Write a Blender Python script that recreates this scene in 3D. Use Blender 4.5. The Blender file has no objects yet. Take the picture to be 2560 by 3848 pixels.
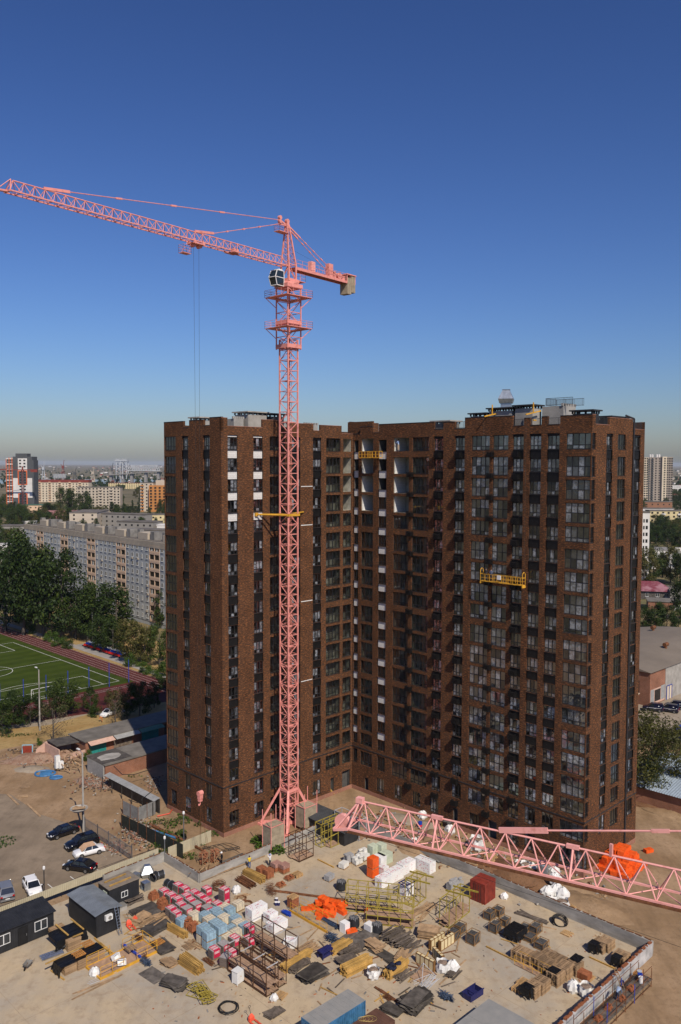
import bpy, math, random
from mathutils import Vector, Matrix
random.seed(7)
R = random.Random(11)
rad = math.radians
sc = bpy.context.scene
COL = sc.collection

# ------------------------------------------------------------------ camera
FPX, PITCH, ROLL, CAMZ = 3126.07, rad(3.3258), rad(0.1582), 54.093
cam_d = bpy.data.cameras.new('camera'); cam = bpy.data.objects.new('camera', cam_d); COL.objects.link(cam)
cam_d.sensor_fit = 'VERTICAL'; cam_d.sensor_height = 36.0; cam_d.lens = FPX / 3848 * 36
cam_d.clip_start = 0.5; cam_d.clip_end = 90000
cam.location = (0, 0, CAMZ)
cam.rotation_euler = (Matrix.Rotation(rad(90) - PITCH, 3, 'X') @ Matrix.Rotation(ROLL, 3, 'Z')).to_euler()
sc.camera = cam

# ------------------------------------------------------------------ sky, sun, exposure
SUN_EL, SUN_X, SUN_Y = rad(44), 0.395, -0.919      # direction towards the sun
SUN_AZ = math.atan2(SUN_X, SUN_Y)                  # clockwise from +Y
w = bpy.data.worlds.new('World'); sc.world = w; w.use_nodes = True
nt = w.node_tree; bg = nt.nodes['Background']
sky = nt.nodes.new('ShaderNodeTexSky'); sky.sky_type = 'NISHITA'; sky.sun_disc = False
sky.sun_elevation = SUN_EL; sky.sun_rotation = SUN_AZ
sky.altitude = 0; sky.air_density = 1.2; sky.dust_density = 0.7; sky.ozone_density = 6.0
gam = nt.nodes.new('ShaderNodeGamma'); gam.inputs[1].default_value = 1.4
tin = nt.nodes.new('ShaderNodeMix'); tin.data_type = 'RGBA'; tin.blend_type = 'MULTIPLY'; tin.inputs[0].default_value = 1; tin.inputs[7].default_value = (.70, .70, .87, 1)
nt.links.new(sky.outputs[0], gam.inputs[0]); nt.links.new(gam.outputs[0], tin.inputs[6]); nt.links.new(tin.outputs[2], bg.inputs[0]); bg.inputs[1].default_value = 0.05
sl = bpy.data.lights.new('sun', 'SUN'); sl.energy = 4.7; sl.angle = rad(0.5); sl.color = (1, 0.90, 0.76)
so = bpy.data.objects.new('sun', sl); COL.objects.link(so); so.location = (40, -80, 150)
_sd = Vector((SUN_X * math.cos(SUN_EL), SUN_Y * math.cos(SUN_EL), math.sin(SUN_EL)))
so.rotation_euler = (_sd).to_track_quat('Z', 'Y').to_euler()
sc.view_settings.view_transform = 'Standard'; sc.view_settings.look = 'None'
sc.view_settings.exposure = 0.0; sc.view_settings.gamma = 1.0
sc.render.engine = 'CYCLES'
cy = sc.cycles
cy.use_denoising = True
cy.max_bounces = 5; cy.diffuse_bounces = 2; cy.glossy_bounces = 3; cy.transmission_bounces = 3
cy.transparent_max_bounces = 12; cy.volume_bounces = 0
cy.caustics_reflective = False; cy.caustics_refractive = False
cy.sample_clamp_indirect = 4

# ------------------------------------------------------------------ geometry helpers
TH = 0.781370                                      # bearing of the street grid
UX, UY = math.cos(TH), math.sin(TH)                # u: away to the right
VX, VY = math.sin(TH), -math.cos(TH)               # v: towards the camera, right
def G(px, py, z=0.0):
 "the point at height z that the photograph shows at full-size pixel (px, py)"
 dx, dy = px - 1280, py - 1924
 cr, sr = math.cos(ROLL), math.sin(ROLL)
 a = (cr * dx + sr * dy) / FPX; b = (sr * dx - cr * dy) / FPX
 c, s = math.cos(PITCH), math.sin(PITCH)
 d = (a, c + b * s, -s + b * c)
 t = (z - CAMZ) / d[2]
 return Vector((d[0] * t, d[1] * t, z))
def GD(px, py, dist):
 "the point at ground distance dist that the photograph shows at (px, py)"
 a = G(px, py, CAMZ - 10.0) if py > 1800 else None
 dx, dy = px - 1280, py - 1924
 cr, sr = math.cos(ROLL), math.sin(ROLL)
 a = (cr * dx + sr * dy) / FPX; b = (sr * dx - cr * dy) / FPX
 c, s = math.cos(PITCH), math.sin(PITCH)
 d = (a, c + b * s, -s + b * c); t = dist / d[1]
 return Vector((d[0] * t, dist, CAMZ + d[2] * t))
def UV(p, a, b, z=0.0):
 "p moved a metres along u and b along v"
 return Vector((p[0] + a * UX + b * VX, p[1] + a * UY + b * VY, z))

class MB:
 def __init__(s): s.v = []; s.f = []; s.m = []; s.k = 0
 def add(s, vs, fs):
  n = len(s.v); s.v += [tuple(p) for p in vs]
  s.f += [tuple(i + n for i in f) for f in fs]; s.m += [s.k] * len(fs)
  return s
 def bx(s, x0, x1, y0, y1, z0, z1):
  return s.add([(x0,y0,z0),(x1,y0,z0),(x1,y1,z0),(x0,y1,z0),(x0,y0,z1),(x1,y0,z1),(x1,y1,z1),(x0,y1,z1)],
     [(0,3,2,1),(4,5,6,7),(0,1,5,4),(1,2,6,5),(2,3,7,6),(3,0,4,7)])
 def box(s, c, d, rz=0, rx=0, ry=0):
  M = Matrix.Translation(c) @ Matrix.Rotation(rz, 4, 'Z') @ Matrix.Rotation(ry, 4, 'Y') @ Matrix.Rotation(rx, 4, 'X')
  h = [x / 2 for x in d]
  vs = [M @ Vector((a*h[0], b*h[1], e*h[2])) for e in (-1, 1) for a, b in ((-1,-1),(1,-1),(1,1),(-1,1))]
  return s.add(vs, [(0,3,2,1),(4,5,6,7),(0,1,5,4),(1,2,6,5),(2,3,7,6),(3,0,4,7)])
 def beam(s, p, q, w, h=None):
  p, q = Vector(p), Vector(q); d = (q - p)
  if d.length < 1e-6: return s
  d.normalize(); h = w if h is None else h
  up = Vector((0,0,1)) if abs(d.z) < 0.95 else Vector((UX, UY, 0))
  a = d.cross(up).normalized() * (w/2); b = a.cross(d).normalized() * (h/2)
  vs = [p-a-b, p+a-b, p+a+b, p-a+b, q-a-b, q+a-b, q+a+b, q-a+b]
  return s.add(vs, [(0,1,2,3),(7,6,5,4),(0,4,5,1),(1,5,6,2),(2,6,7,3),(3,7,4,0)])
 def tube(s, p, q, r, n=6, r2=None, cap=True):
  p, q = Vector(p), Vector(q); d = (q - p).normalized(); r2 = r if r2 is None else r2
  up = Vector((0,0,1)) if abs(d.z) < 0.95 else Vector((1,0,0))
  a = d.cross(up).normalized(); b = a.cross(d)
  vs = [p + (a*math.cos(t) + b*math.sin(t))*r for t in [i*2*math.pi/n for i in range(n)]]
  vs += [q + (a*math.cos(t) + b*math.sin(t))*r2 for t in [i*2*math.pi/n for i in range(n)]]
  fs = [(i, i+n, (i+1) % n + n, (i+1) % n) for i in range(n)]
  if cap: fs += [tuple(range(n)), tuple(range(2*n-1, n-1, -1))]
  return s.add(vs, fs)
 def path(s, pts, r, n=5):
  for a, b in zip(pts[:-1], pts[1:]): s.tube(a, b, r, n)
  return s
 def prism(s, pts, z0, z1):
  n = len(pts)
  vs = [(x, y, z0) for x, y in pts] + [(x, y, z1) for x, y in pts]
  return s.add(vs, [tuple(range(n-1, -1, -1)), tuple(range(n, 2*n))] + [(i, (i+1) % n, (i+1) % n + n, i+n) for i in range(n)])
 def quad(s, *p): return s.add(p, [tuple(range(len(p)))])
 def lathe(s, prof, n=12, c=(0,0,0)):
  vs = [(c[0]+r*math.cos(i*2*math.pi/n), c[1]+r*math.sin(i*2*math.pi/n), c[2]+z) for r, z in prof for i in range(n)]
  fs = [(k*n+i, k*n+(i+1) % n, (k+1)*n+(i+1) % n, (k+1)*n+i) for k in range(len(prof)-1) for i in range(n)]
  fs += [tuple(range(n-1, -1, -1)), tuple(range((len(prof)-1)*n, len(prof)*n))]
  return s.add(vs, fs)
 def ball(s, c, r, n=8, sq=(1,1,1), jit=0, rnd=None):
  vs, fs = [], []
  m = n // 2
  for k in range(m+1):
   for i in range(n):
    a, e = i*2*math.pi/n, math.pi*k/m - math.pi/2
    j = 1 + (jit*(rnd or R).uniform(-1, 1) if jit else 0)
    vs.append((c[0]+r*j*sq[0]*math.cos(e)*math.cos(a), c[1]+r*j*sq[1]*math.cos(e)*math.sin(a), c[2]+r*j*sq[2]*math.sin(e)))
  for k in range(m):
   for i in range(n):
    fs.append((k*n+i, k*n+(i+1) % n, (k+1)*n+(i+1) % n, (k+1)*n+i))
  return s.add(vs, fs)
 def mesh(s, name, mats, smooth=False):
  me = bpy.data.meshes.new(name); me.from_pydata(s.v, [], s.f)
  if not isinstance(mats, (list, tuple)): mats = [mats]
  for m in mats: me.materials.append(m)
  if len(mats) > 1: me.polygons.foreach_set('material_index', s.m)
  if smooth: me.polygons.foreach_set('use_smooth', [True]*len(me.polygons))
  me.update(); return me
 def build(s, name, mats, parent=None, smooth=False, loc=None, rz=0):
  return put(s.mesh(name, mats, smooth), name, parent, loc, rz)
def put(me, name, parent=None, loc=None, rz=0, scale=None):
 o = bpy.data.objects.new(name, me); COL.objects.link(o)
 if parent is not None: o.parent = parent
 if loc is not None: o.location = loc
 if rz: o.rotation_euler = (0, 0, rz)
 if scale is not None: o.scale = scale
 return o
def tag(o, label=None, cat=None, group=None, kind=None):
 if label: o['label'] = label
 if cat: o['category'] = cat
 if group: o['group'] = group
 if kind: o['kind'] = kind
 return o
def thing(name, label, cat, loc=(0,0,0), rz=0, group=None):
 o = bpy.data.objects.new(name, None); COL.objects.link(o); o.empty_display_size = 0.3
 o.location = loc; o.rotation_euler = (0, 0, rz)
 return tag(o, label, cat, group)
def copy_tree(o, parent=None):
 c = o.copy(); COL.objects.link(c); c.parent = parent
 for ch in list(o.children): copy_tree(ch, c)
 return c
def struct(name, mb, m, kind='structure', **k):
 return tag(mb.build(name, m, **k), kind=kind)

# ------------------------------------------------------------------ materials
def _nodes(name):
 m = bpy.data.materials.new(name); m.use_nodes = True
 t = m.node_tree; return m, t, t.nodes['Principled BSDF']
def _lk(t, a, b): t.links.new(a, b)
def _coord(t, scale=(1,1,1), wall=False):
 tc = t.nodes.new('ShaderNodeTexCoord'); out = tc.outputs['Object']
 if wall:
  sp = t.nodes.new('ShaderNodeSeparateXYZ'); _lk(t, out, sp.inputs[0])
  ad = t.nodes.new('ShaderNodeMath'); _lk(t, sp.outputs[0], ad.inputs[0]); _lk(t, sp.outputs[1], ad.inputs[1])
  cb = t.nodes.new('ShaderNodeCombineXYZ'); _lk(t, ad.outputs[0], cb.inputs[0]); _lk(t, sp.outputs[2], cb.inputs[1]); out = cb.outputs[0]
 mp = t.nodes.new('ShaderNodeMapping'); mp.inputs['Scale'].default_value = scale; _lk(t, out, mp.inputs[0])
 return mp.outputs[0]
def _noise(t, vec, scale, detail=4, rough=.6):
 n = t.nodes.new('ShaderNodeTexNoise'); n.inputs['Scale'].default_value = scale
 n.inputs['Detail'].default_value = detail; n.inputs['Roughness'].default_value = rough
 _lk(t, vec, n.inputs['Vector']); return n.outputs['Fac']
def _ramp(t, fac, stops, interp='LINEAR'):
 r = t.nodes.new('ShaderNodeValToRGB'); r.color_ramp.interpolation = interp
 e = r.color_ramp.elements
 while len(e) < len(stops): e.new(0.5)
 for k, (p, c) in enumerate(stops): e[k].position = p; e[k].color = (*c, 1)
 _lk(t, fac, r.inputs[0]); return r.outputs[0]
def _mix(t, a, b, fac, mode='MIX'):
 n = t.nodes.new('ShaderNodeMix'); n.data_type = 'RGBA'; n.blend_type = mode
 for s_, x in ((6, a), (7, b), (0, fac)):
  if hasattr(x, 'links') or hasattr(x, 'is_linked'): _lk(t, x, n.inputs[s_])
  else: n.inputs[s_].default_value = x if s_ == 0 else (*x, 1)
 return n.outputs[2]
def mat(name, col, rough=.8, metal=0, var=.18, scale=1.5, bump=0, col2=None, objvar=.12, spec=.3, stretch=(1,1,1), mid=(.32,.68)):
 m, t, b = _nodes(name)
 vec = _coord(t, stretch)
 f = _noise(t, vec, scale)
 lo = tuple(max(0, c*(1-var)) for c in col); hi = tuple(min(1, c*(1+var)) for c in col)
 if col2: lo, hi = col, col2
 c = _ramp(t, f, [(mid[0], lo), (mid[1], hi)])
 if objvar:
  oi = t.nodes.new('ShaderNodeObjectInfo')
  c2 = _ramp(t, oi.outputs['Random'], [(0, (1-objvar,)*3), (1, (1,)*3)])
  c = _mix(t, c, c2, 1.0, 'MULTIPLY')
 _lk(t, c, b.inputs['Base Color'])
 b.inputs['Roughness'].default_value = rough; b.inputs['Metallic'].default_value = metal
 b.inputs['Specular IOR Level'].default_value = spec
 if bump:
  bp = t.nodes.new('ShaderNodeBump'); bp.inputs['Strength'].default_value = bump; bp.inputs['Distance'].default_value = .05
  _lk(t, _noise(t, vec, scale*4), bp.inputs['Height']); _lk(t, bp.outputs[0], b.inputs['Normal'])
 return m
def brickmat(name, c1, c2, c3, mortar, bw=.25, bh=.075, streak=1.0, mort=.006, bias=0.0, patch=.45):
 m, t, b = _nodes(name)
 vec = _coord(t, wall=True)
 n = t.nodes.new('ShaderNodeTexBrick'); n.inputs['Scale'].default_value = 1
 n.inputs['Color1'].default_value = (*c1, 1); n.inputs['Color2'].default_value = (*c2, 1); n.inputs['Mortar'].default_value = (*mortar, 1)
 n.inputs['Mortar Size'].default_value = mort; n.inputs['Brick Width'].default_value = bw; n.inputs['Row Height'].default_value = bh
 n.inputs['Bias'].default_value = bias
 _lk(t, vec, n.inputs['Vector'])
 mp = t.nodes.new('ShaderNodeMapping'); mp.inputs['Scale'].default_value = (2.2, 9, 1); _lk(t, vec, mp.inputs[0])
 f = _noise(t, mp.outputs[0], 1.0, 3, .7)
 hot = _ramp(t, f, [(.51, (0,0,0)), (.66, (1,1,1))])
 c = _mix(t, n.outputs['Color'], c3, hot)
 if patch:
  big = _noise(t, vec, .33, 3, .6)
  c = _mix(t, c, _ramp(t, big, [(.3, (1-patch,)*3), (.7, (1.1,)*3)]), 1.0, 'MULTIPLY')
 _lk(t, c, b.inputs['Base Color']); b.inputs['Roughness'].default_value = .85; b.inputs['Specular IOR Level'].default_value = .08
 return m
def glassmat(name, tint, refl, bump=0, bscale=1.5, rough=.02, sky_pale=0, sky_pale_col=(.5,.5,.52)):
 m, t, b = _nodes(name); t.nodes.remove(b)
 o = t.nodes['Material Output']
 tr = t.nodes.new('ShaderNodeBsdfTransparent'); tr.inputs[0].default_value = (*tint, 1)
 gl = t.nodes.new('ShaderNodeBsdfGlossy'); gl.inputs['Roughness'].default_value = rough; gl.inputs[0].default_value = (.9,.95,1,1)
 lw = t.nodes.new('ShaderNodeLayerWeight'); lw.inputs[0].default_value = .25
 mr = t.nodes.new('ShaderNodeMapRange'); mr.inputs[3].default_value = refl; mr.inputs[4].default_value = min(1, refl+.5)
 _lk(t, lw.outputs['Fresnel'], mr.inputs[0])
 base = tr.outputs[0]
 vec = _coord(t)
 oi = t.nodes.new('ShaderNodeObjectInfo')
 va = t.nodes.new('ShaderNodeVectorMath'); va.operation = 'ADD'; _lk(t, vec, va.inputs[0])
 cm = t.nodes.new('ShaderNodeVectorMath'); cm.operation = 'SCALE'; cm.inputs[0].default_value = (37, 19, 53); _lk(t, oi.outputs['Random'], cm.inputs['Scale'])
 _lk(t, cm.outputs[0], va.inputs[1]); vec = va.outputs[0]
 if bump:
  bp = t.nodes.new('ShaderNodeBump'); bp.inputs['Strength'].default_value = bump; bp.inputs['Distance'].default_value = .3
  _lk(t, _noise(t, vec, bscale, 2, .5), bp.inputs['Height']); _lk(t, bp.outputs[0], gl.inputs['Normal'])
 if sky_pale:  # diffuse pale share standing in for reflected sky
  df = t.nodes.new('ShaderNodeBsdfDiffuse'); df.inputs[0].default_value = (*sky_pale_col, 1)
  mm = t.nodes.new('ShaderNodeMixShader')
  fac = _ramp(t, oi.outputs['Random'], [(.15, (0,0,0)), (.5, (sky_pale*.5,)*3), (1, (sky_pale,)*3)])
  fac = _mix(t, fac, _ramp(t, _noise(t, vec, 2.2, 2, .5), [(.4, (.35,)*3), (.6, (1,)*3)]), 1.0, 'MULTIPLY')
  _lk(t, fac, mm.inputs[0]); _lk(t, base, mm.inputs[1]); _lk(t, df.outputs[0], mm.inputs[2]); base = mm.outputs[0]
 mx = t.nodes.new('ShaderNodeMixShader'); _lk(t, mr.outputs[0], mx.inputs[0]); _lk(t, base, mx.inputs[1]); _lk(t, gl.outputs[0], mx.inputs[2])
 _lk(t, mx.outputs[0], o.inputs[0]); return m

M = {}
M['brick'] = brickmat('facade_brick', (.050,.029,.019), (.115,.052,.026), (.29,.112,.042), (.06,.042,.03), bias=-.05, patch=.25)
M['plinth'] = brickmat('plinth_brick', (.28,.12,.08), (.33,.15,.10), (.34,.18,.12), (.3,.22,.18), patch=.3)
M['oldbrick'] = brickmat('red_brick', (.25,.10,.06), (.30,.13,.08), (.34,.17,.10), (.30,.22,.17), patch=.35)
M['white_block'] = brickmat('aerated_block', (.60,.59,.57), (.68,.67,.65), (.62,.61,.59), (.34,.33,.32), bw=.6, bh=.26, mort=.014, patch=.1)
M['plaster'] = mat('plaster', (.34,.33,.30), .9, var=.25, scale=.7)
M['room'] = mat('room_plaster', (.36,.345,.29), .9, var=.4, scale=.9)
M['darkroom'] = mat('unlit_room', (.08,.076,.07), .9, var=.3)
M['frame'] = mat('window_frame_grey', (.022,.022,.024), .45, var=.1)
M['spandrel'] = mat('black_spandrel', (.0085,.008,.008), .5, var=.3)
M['belt'] = mat('dark_belt', (.03,.03,.033), .5)
M['glass'] = glassmat('clear_glass', (.60,.63,.62), .12)
M['film'] = glassmat('film_sky_sheen_glass', (.40,.42,.44), .24, bump=.05, bscale=1.2, sky_pale=.8, sky_pale_col=(.40,.43,.48))  # plastic film, with pale sky reflections painted into the pane colour
M['glass_curt'] = glassmat('dim_glass', (.34,.35,.35), .15, bump=.05, bscale=.8)
M['roofing'] = mat('roofing_felt', (.10,.095,.088), .9, var=.3, scale=.4)
M['concrete'] = mat('concrete', (.33,.31,.28), .9, var=.22, scale=.6, bump=.15)
M['concrete_d'] = mat('dark_concrete', (.20,.19,.175), .9, var=.3, scale=.6, bump=.15)
M['block'] = brickmat('grey_block', (.30,.29,.27), (.34,.33,.31), (.33,.32,.30), (.24,.23,.21), bw=.4, bh=.2, mort=.012, patch=.2)
M['galv'] = mat('galvanised_steel', (.42,.46,.50), .38, metal=.85, var=.2, scale=2)
M['pink'] = mat('crane_pink_paint', (.56,.19,.16), .6, scale=2.2, objvar=.06, col2=(.74,.29,.245), mid=(.3,.5))
M['pink2'] = mat('faded_pink_paint', (.60,.24,.20), .5, scale=2.2, objvar=.06, col2=(.80,.37,.33), mid=(.28,.46))
M['yellow'] = mat('yellow_paint', (.62,.33,.035), .55, var=.2)
M['black'] = mat('black_rubber', (.012,.012,.013), .6, var=.3)
M['steel'] = mat('dark_steel', (.06,.055,.05), .55, metal=.4, var=.3)
M['rust'] = mat('rusty_steel', (.15,.06,.025), .85, var=.5, scale=3)
M['white'] = mat('white_paint', (.75,.74,.72), .5, var=.08)
M['counter'] = mat('counterweight_concrete', (.33,.27,.19), .9, var=.2)
M['orange'] = mat('orange_wrap', (.80,.115,.018), .38, var=.16, scale=2.5, bump=.5)
M['wood'] = mat('weathered_wood', (.38,.25,.14), .85, var=.3, scale=2, stretch=(1,1,4), objvar=.35)
M['wood_y'] = mat('yellow_formwork_wood', (.50,.30,.085), .75, var=.25, scale=2, objvar=.4)
M['wood_d'] = mat('dark_old_wood', (.15,.12,.095), .9, var=.45, scale=2, objvar=.5)
M['ply'] = mat('black_plywood', (.12,.105,.09), .6, var=.5, scale=1.2, objvar=.7)
M['tarp'] = mat('black_tarp', (.008,.008,.0085), .45, var=.3, bump=.6, scale=2)

# ------------------------------------------------------------------ ground, soil, deck, lot, street, sports field
M['land'] = mat('far_land', (.060,.062,.030), .95, col2=(.20,.155,.085), scale=.02, objvar=0)
def patchmat(name, c1, c2, c3, s1=.12, s2=1.4, bump=.3, rough=.95, mid=(.4,.62), streak=0):
 m, t, b = _nodes(name); vec = _coord(t)
 a = _ramp(t, _noise(t, vec, s1, 6, .65), [(mid[0], c1), (mid[1], c2)])
 f = _ramp(t, _noise(t, vec, s2, 5, .7), [(.5, (0,0,0)), (.75, (1,1,1))])
 c = _mix(t, a, c3, f)
 if streak:                                       # wheel tracks and drag marks
  for an_, sc_ in ((TH, (.6,.12,1)), (TH-1.2, (.5,.14,1))):
   mp = t.nodes.new('ShaderNodeMapping'); mp.inputs['Rotation'].default_value = (0,0,an_); mp.inputs['Scale'].default_value = sc_; _lk(t, vec, mp.inputs[0])
   c = _mix(t, c, _ramp(t, _noise(t, mp.outputs[0], 1.0, 5, .7), [(.36, (1-streak,)*3), (.5, (1,)*3), (.66, (1+streak*.5,)*3)]), 1.0, 'MULTIPLY')
 _lk(t, c, b.inputs['Base Color'])
 b.inputs['Roughness'].default_value = rough; b.inputs['Specular IOR Level'].default_value = .15
 bp = t.nodes.new('ShaderNodeBump'); bp.inputs['Strength'].default_value = bump; bp.inputs['Distance'].default_value = .15
 _lk(t, _noise(t, vec, s2*2, 5, .7), bp.inputs['Height']); _lk(t, bp.outputs[0], b.inputs['Normal'])
 return m
M['soil'] = patchmat('site_soil', (.24,.155,.085), (.33,.225,.135), (.20,.13,.075), streak=.12)
M['redsoil'] = patchmat('red_soil', (.15,.075,.04), (.22,.12,.065), (.12,.07,.04), s1=.3, s2=2.2, bump=.8)
M['deck'] = patchmat('deck_concrete', (.35,.305,.245), (.45,.355,.235), (.31,.235,.16), s1=.085, s2=.8, bump=.06, mid=(.38,.60), streak=.07)
M['lot'] = patchmat('lot_asphalt', (.20,.155,.11), (.27,.21,.15), (.16,.125,.09), s1=.09, s2=.5, bump=.1, streak=.09)
M['street'] = patchmat('dusty_street', (.27,.22,.165), (.33,.275,.21), (.22,.17,.12), s1=.1, s2=.6, bump=.1)
M['drygrass'] = patchmat('dry_grass', (.30,.19,.075), (.36,.25,.11), (.17,.14,.05), s1=.2, s2=1.2)
M['yardsoil'] = patchmat('yard_soil', (.12,.11,.05), (.25,.18,.09), (.06,.075,.03), s1=.05, s2=.3)
def stripemat(name, c1, c2, w, ang):
 m, t, b = _nodes(name); tc = t.nodes.new('ShaderNodeTexCoord')
 mp = t.nodes.new('ShaderNodeMapping'); mp.inputs['Rotation'].default_value = (0, 0, ang); _lk(t, tc.outputs['Object'], mp.inputs[0])
 wv = t.nodes.new('ShaderNodeTexWave'); wv.inputs['Scale'].default_value = .314/w; wv.inputs['Distortion'].default_value = .3; _lk(t, mp.outputs[0], wv.inputs[0])
 c = _ramp(t, wv.outputs['Fac'], [(.45, c1), (.55, c2)]); n = _noise(t, tc.outputs['Object'], .3)
 _lk(t, _mix(t, c, _ramp(t, n, [(.3, (.8,)*3), (.7, (1.1,)*3)]), 1.0, 'MULTIPLY'), b.inputs['Base Color']); b.inputs['Roughness'].default_value = .95
 b.inputs['Specular IOR Level'].default_value = .1; return m
M['turf'] = stripemat('sports_turf', (.036,.056,.006), (.045,.066,.008), 5.2, TH)
M['track'] = mat('track_red', (.085,.016,.013), .9, var=.15, scale=.4, objvar=0)
M['line'] = mat('line_white', (.62,.62,.58), .8, var=.15, objvar=0)
M['path'] = mat('grey_path', (.29,.27,.25), .9, var=.15, scale=.5)
b = MB(); S_ = 26000
b.quad((-S_, -400, -.04), (S_, -400, -.04), (S_, S_, -.04), (-S_, S_, -.04)); struct('ground', b, M['land'])
def sheet(name, pts, z, m): 
 b = MB(); b.quad(*[(p[0], p[1], z) for p in pts]); return struct(name, b, M[m])
def pxs(*l): return [G(x, y, 0) for x, y in l]
sheet('yard_ground', [(-420,150), (420,150), (420,420), (150,760), (-420,760)], -.025, 'yardsoil')
sheet('site_soil', [(-110,30), (110,30), (110,150), (78,205), (-20,190), (-62,176), (-110,160)], -.005, 'soil')
# deck outline
dW0 = Vector((-23.8, 110.0, 0)); dW1 = UV(dW0, 0, 8.1); dC = UV(dW1, 26.6, 0); dW3 = UV(dC, 0, 47.8)
ZD = .05
b = MB(); b.prism([(p[0], p[1]) for p in (UV(dW0, -75, 0), UV(dW3, -75, 0), dW3, dC, dW1, dW0)], -.6, ZD); struct('deck', b, M['deck'])
b = MB()                                            # expansion joints as thin dark strips
for k in range(1, 8): a = UV(dW3, -9.0*k, 0); c = UV(a, 0, -55.8); b.beam((a[0], a[1], ZD+.002), (c[0], c[1], ZD+.002), .05, .006)
for k in range(1, 5): a = UV(dW1, 24, 10*k); c = UV(a, -70, 0); b.beam((a[0], a[1], ZD+.0025), (c[0], c[1], ZD+.0025), .05, .006)
struct('deck_joints', b, mat('joint_dark', (.32,.25,.17), .9, objvar=0))
sheet('parking_lot', pxs((-500,2960), (40,2985), (150,3060), (245,3090), (330,3140), (470,3225), (520,3262), (375,3320), (0,3440), (-500,3560)), .004, 'lot')
sheet('street', pxs((-500,2790), (-500,2745), (200,2640), (330,2610), (390,2590), (560,2640), (420,2690), (330,2685), (180,2725)), .004, 'street')
b = MB()                                            # parking bay lines
for x, y in ((390,3285), (300,3320), (215,3350)): a = G(x, y, .008); c = UV(a, 0, -2.6); b.beam((a.x,a.y,.009), (c[0],c[1],.009), .1, .002)
struct('bay_lines', b, M['line'])
# sports field
C0 = Vector((-54.9, 204.0, 0))
F = lambda a, bb, z=.012: UV(C0, a, bb, z)            # a along u (outward far side +), bb along v
sheet('dry_verge', [F(-60, 26), F(-60, -110), F(32, -110), F(32, 40)], .002, 'drygrass')
sheet('athletics_track', [F(-60, 9.5), F(8.2, 26), F(8.2, -110), F(-60, -110)], .006, 'track')
sheet('sports_pitch', [F(-60, 3.0), F(2.4, 3.0), F(2.4, -100), F(-60, -100)], .012, 'turf')
sheet('footpath', [F(9.6, 30), F(9.6, -110), F(12.0, -110), F(12.0, 30)], .012, 'path')
sheet('bleacher_pad', [F(11.9, -18), F(11.9, -46), F(15.6, -46), F(15.6, -18)], .014, 'path')
b = MB()
def ln(a0, b0, a1, b1, w=.14, z=.018): b.beam(F(a0, b0, z), F(a1, b1, z), w, .004)
ln(0,0,0,-62); ln(0,0,-45,0); ln(0,-31,-45,-31); ln(-4.2,0,-4.2,-10.8); ln(-4.2,-10.8,-35,-10.8); ln(-10,0,-10,-4); ln(-10,-4,-30,-4); ln(0,-62,-45,-62); ln(-4.2,-62,-4.2,-51); ln(-4.2,-51,-35,-51)
for k in range(40):
 t0, t1 = k*math.pi/20, (k+1)*math.pi/20; ln(-20+6*math.cos(t0), -31+6*math.sin(t0), -20+6*math.cos(t1), -31+6*math.sin(t1))
 if k < 10:
  t0, t1 = -math.pi*.2-k*math.pi*.06, -math.pi*.2-(k+1)*math.pi*.06; ln(-20+9*math.cos(t0), -6+7*math.sin(t0), -20+9*math.cos(t1), -6+7*math.sin(t1))
for k in range(5): ln(2.9+k*1.25, 20, 2.9+k*1.25, -110, .055)
ln(-45,5,1,5,.06); ln(-45,6.2,2,6.2,.06)
struct('pitch_lines', b, M['line'])

# ------------------------------------------------------------------ vegetation
def leafmat(name, c1, c2, c3):
 m, t, b = _nodes(name); o = t.nodes['Material Output']
 geo = t.nodes.new('ShaderNodeNewGeometry'); vec = _coord(t)
 a = _ramp(t, geo.outputs['Random Per Island'], [(0, c1), (.55, c2), (1, c3)])
 oi = t.nodes.new('ShaderNodeObjectInfo'); a = _mix(t, a, _ramp(t, oi.outputs['Random'], [(0, (.7,.75,.6)), (1, (1.15,1.1,1.05))]), 1.0, 'MULTIPLY')
 _lk(t, a, b.inputs['Base Color']); b.inputs['Roughness'].default_value = .6; b.inputs['Specular IOR Level'].default_value = .25
 tl = t.nodes.new('ShaderNodeBsdfTranslucent'); _lk(t, a, tl.inputs[0])
 mx = t.nodes.new('ShaderNodeMixShader'); mx.inputs[0].default_value = .22; _lk(t, b.outputs[0], mx.inputs[1]); _lk(t, tl.outputs[0], mx.inputs[2]); _lk(t, mx.outputs[0], o.inputs[0])
 return m
M['leaf'] = leafmat('leaf_green', (.012,.024,.004), (.034,.062,.010), (.085,.115,.020))
M['leaf_d'] = leafmat('leaf_dark', (.010,.020,.004), (.022,.044,.008), (.050,.078,.014))
M['leaf_o'] = leafmat('leaf_olive', (.030,.032,.008), (.070,.072,.016), (.13,.115,.03))
M['leaf_b'] = leafmat('leaf_bright', (.03,.055,.008), (.055,.105,.014), (.09,.15,.022))
M['twig'] = leafmat('dry_twigs', (.10,.07,.045), (.15,.105,.07), (.19,.14,.10))
M['bark'] = mat('bark', (.10,.085,.07), .95, var=.4, scale=4)
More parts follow.
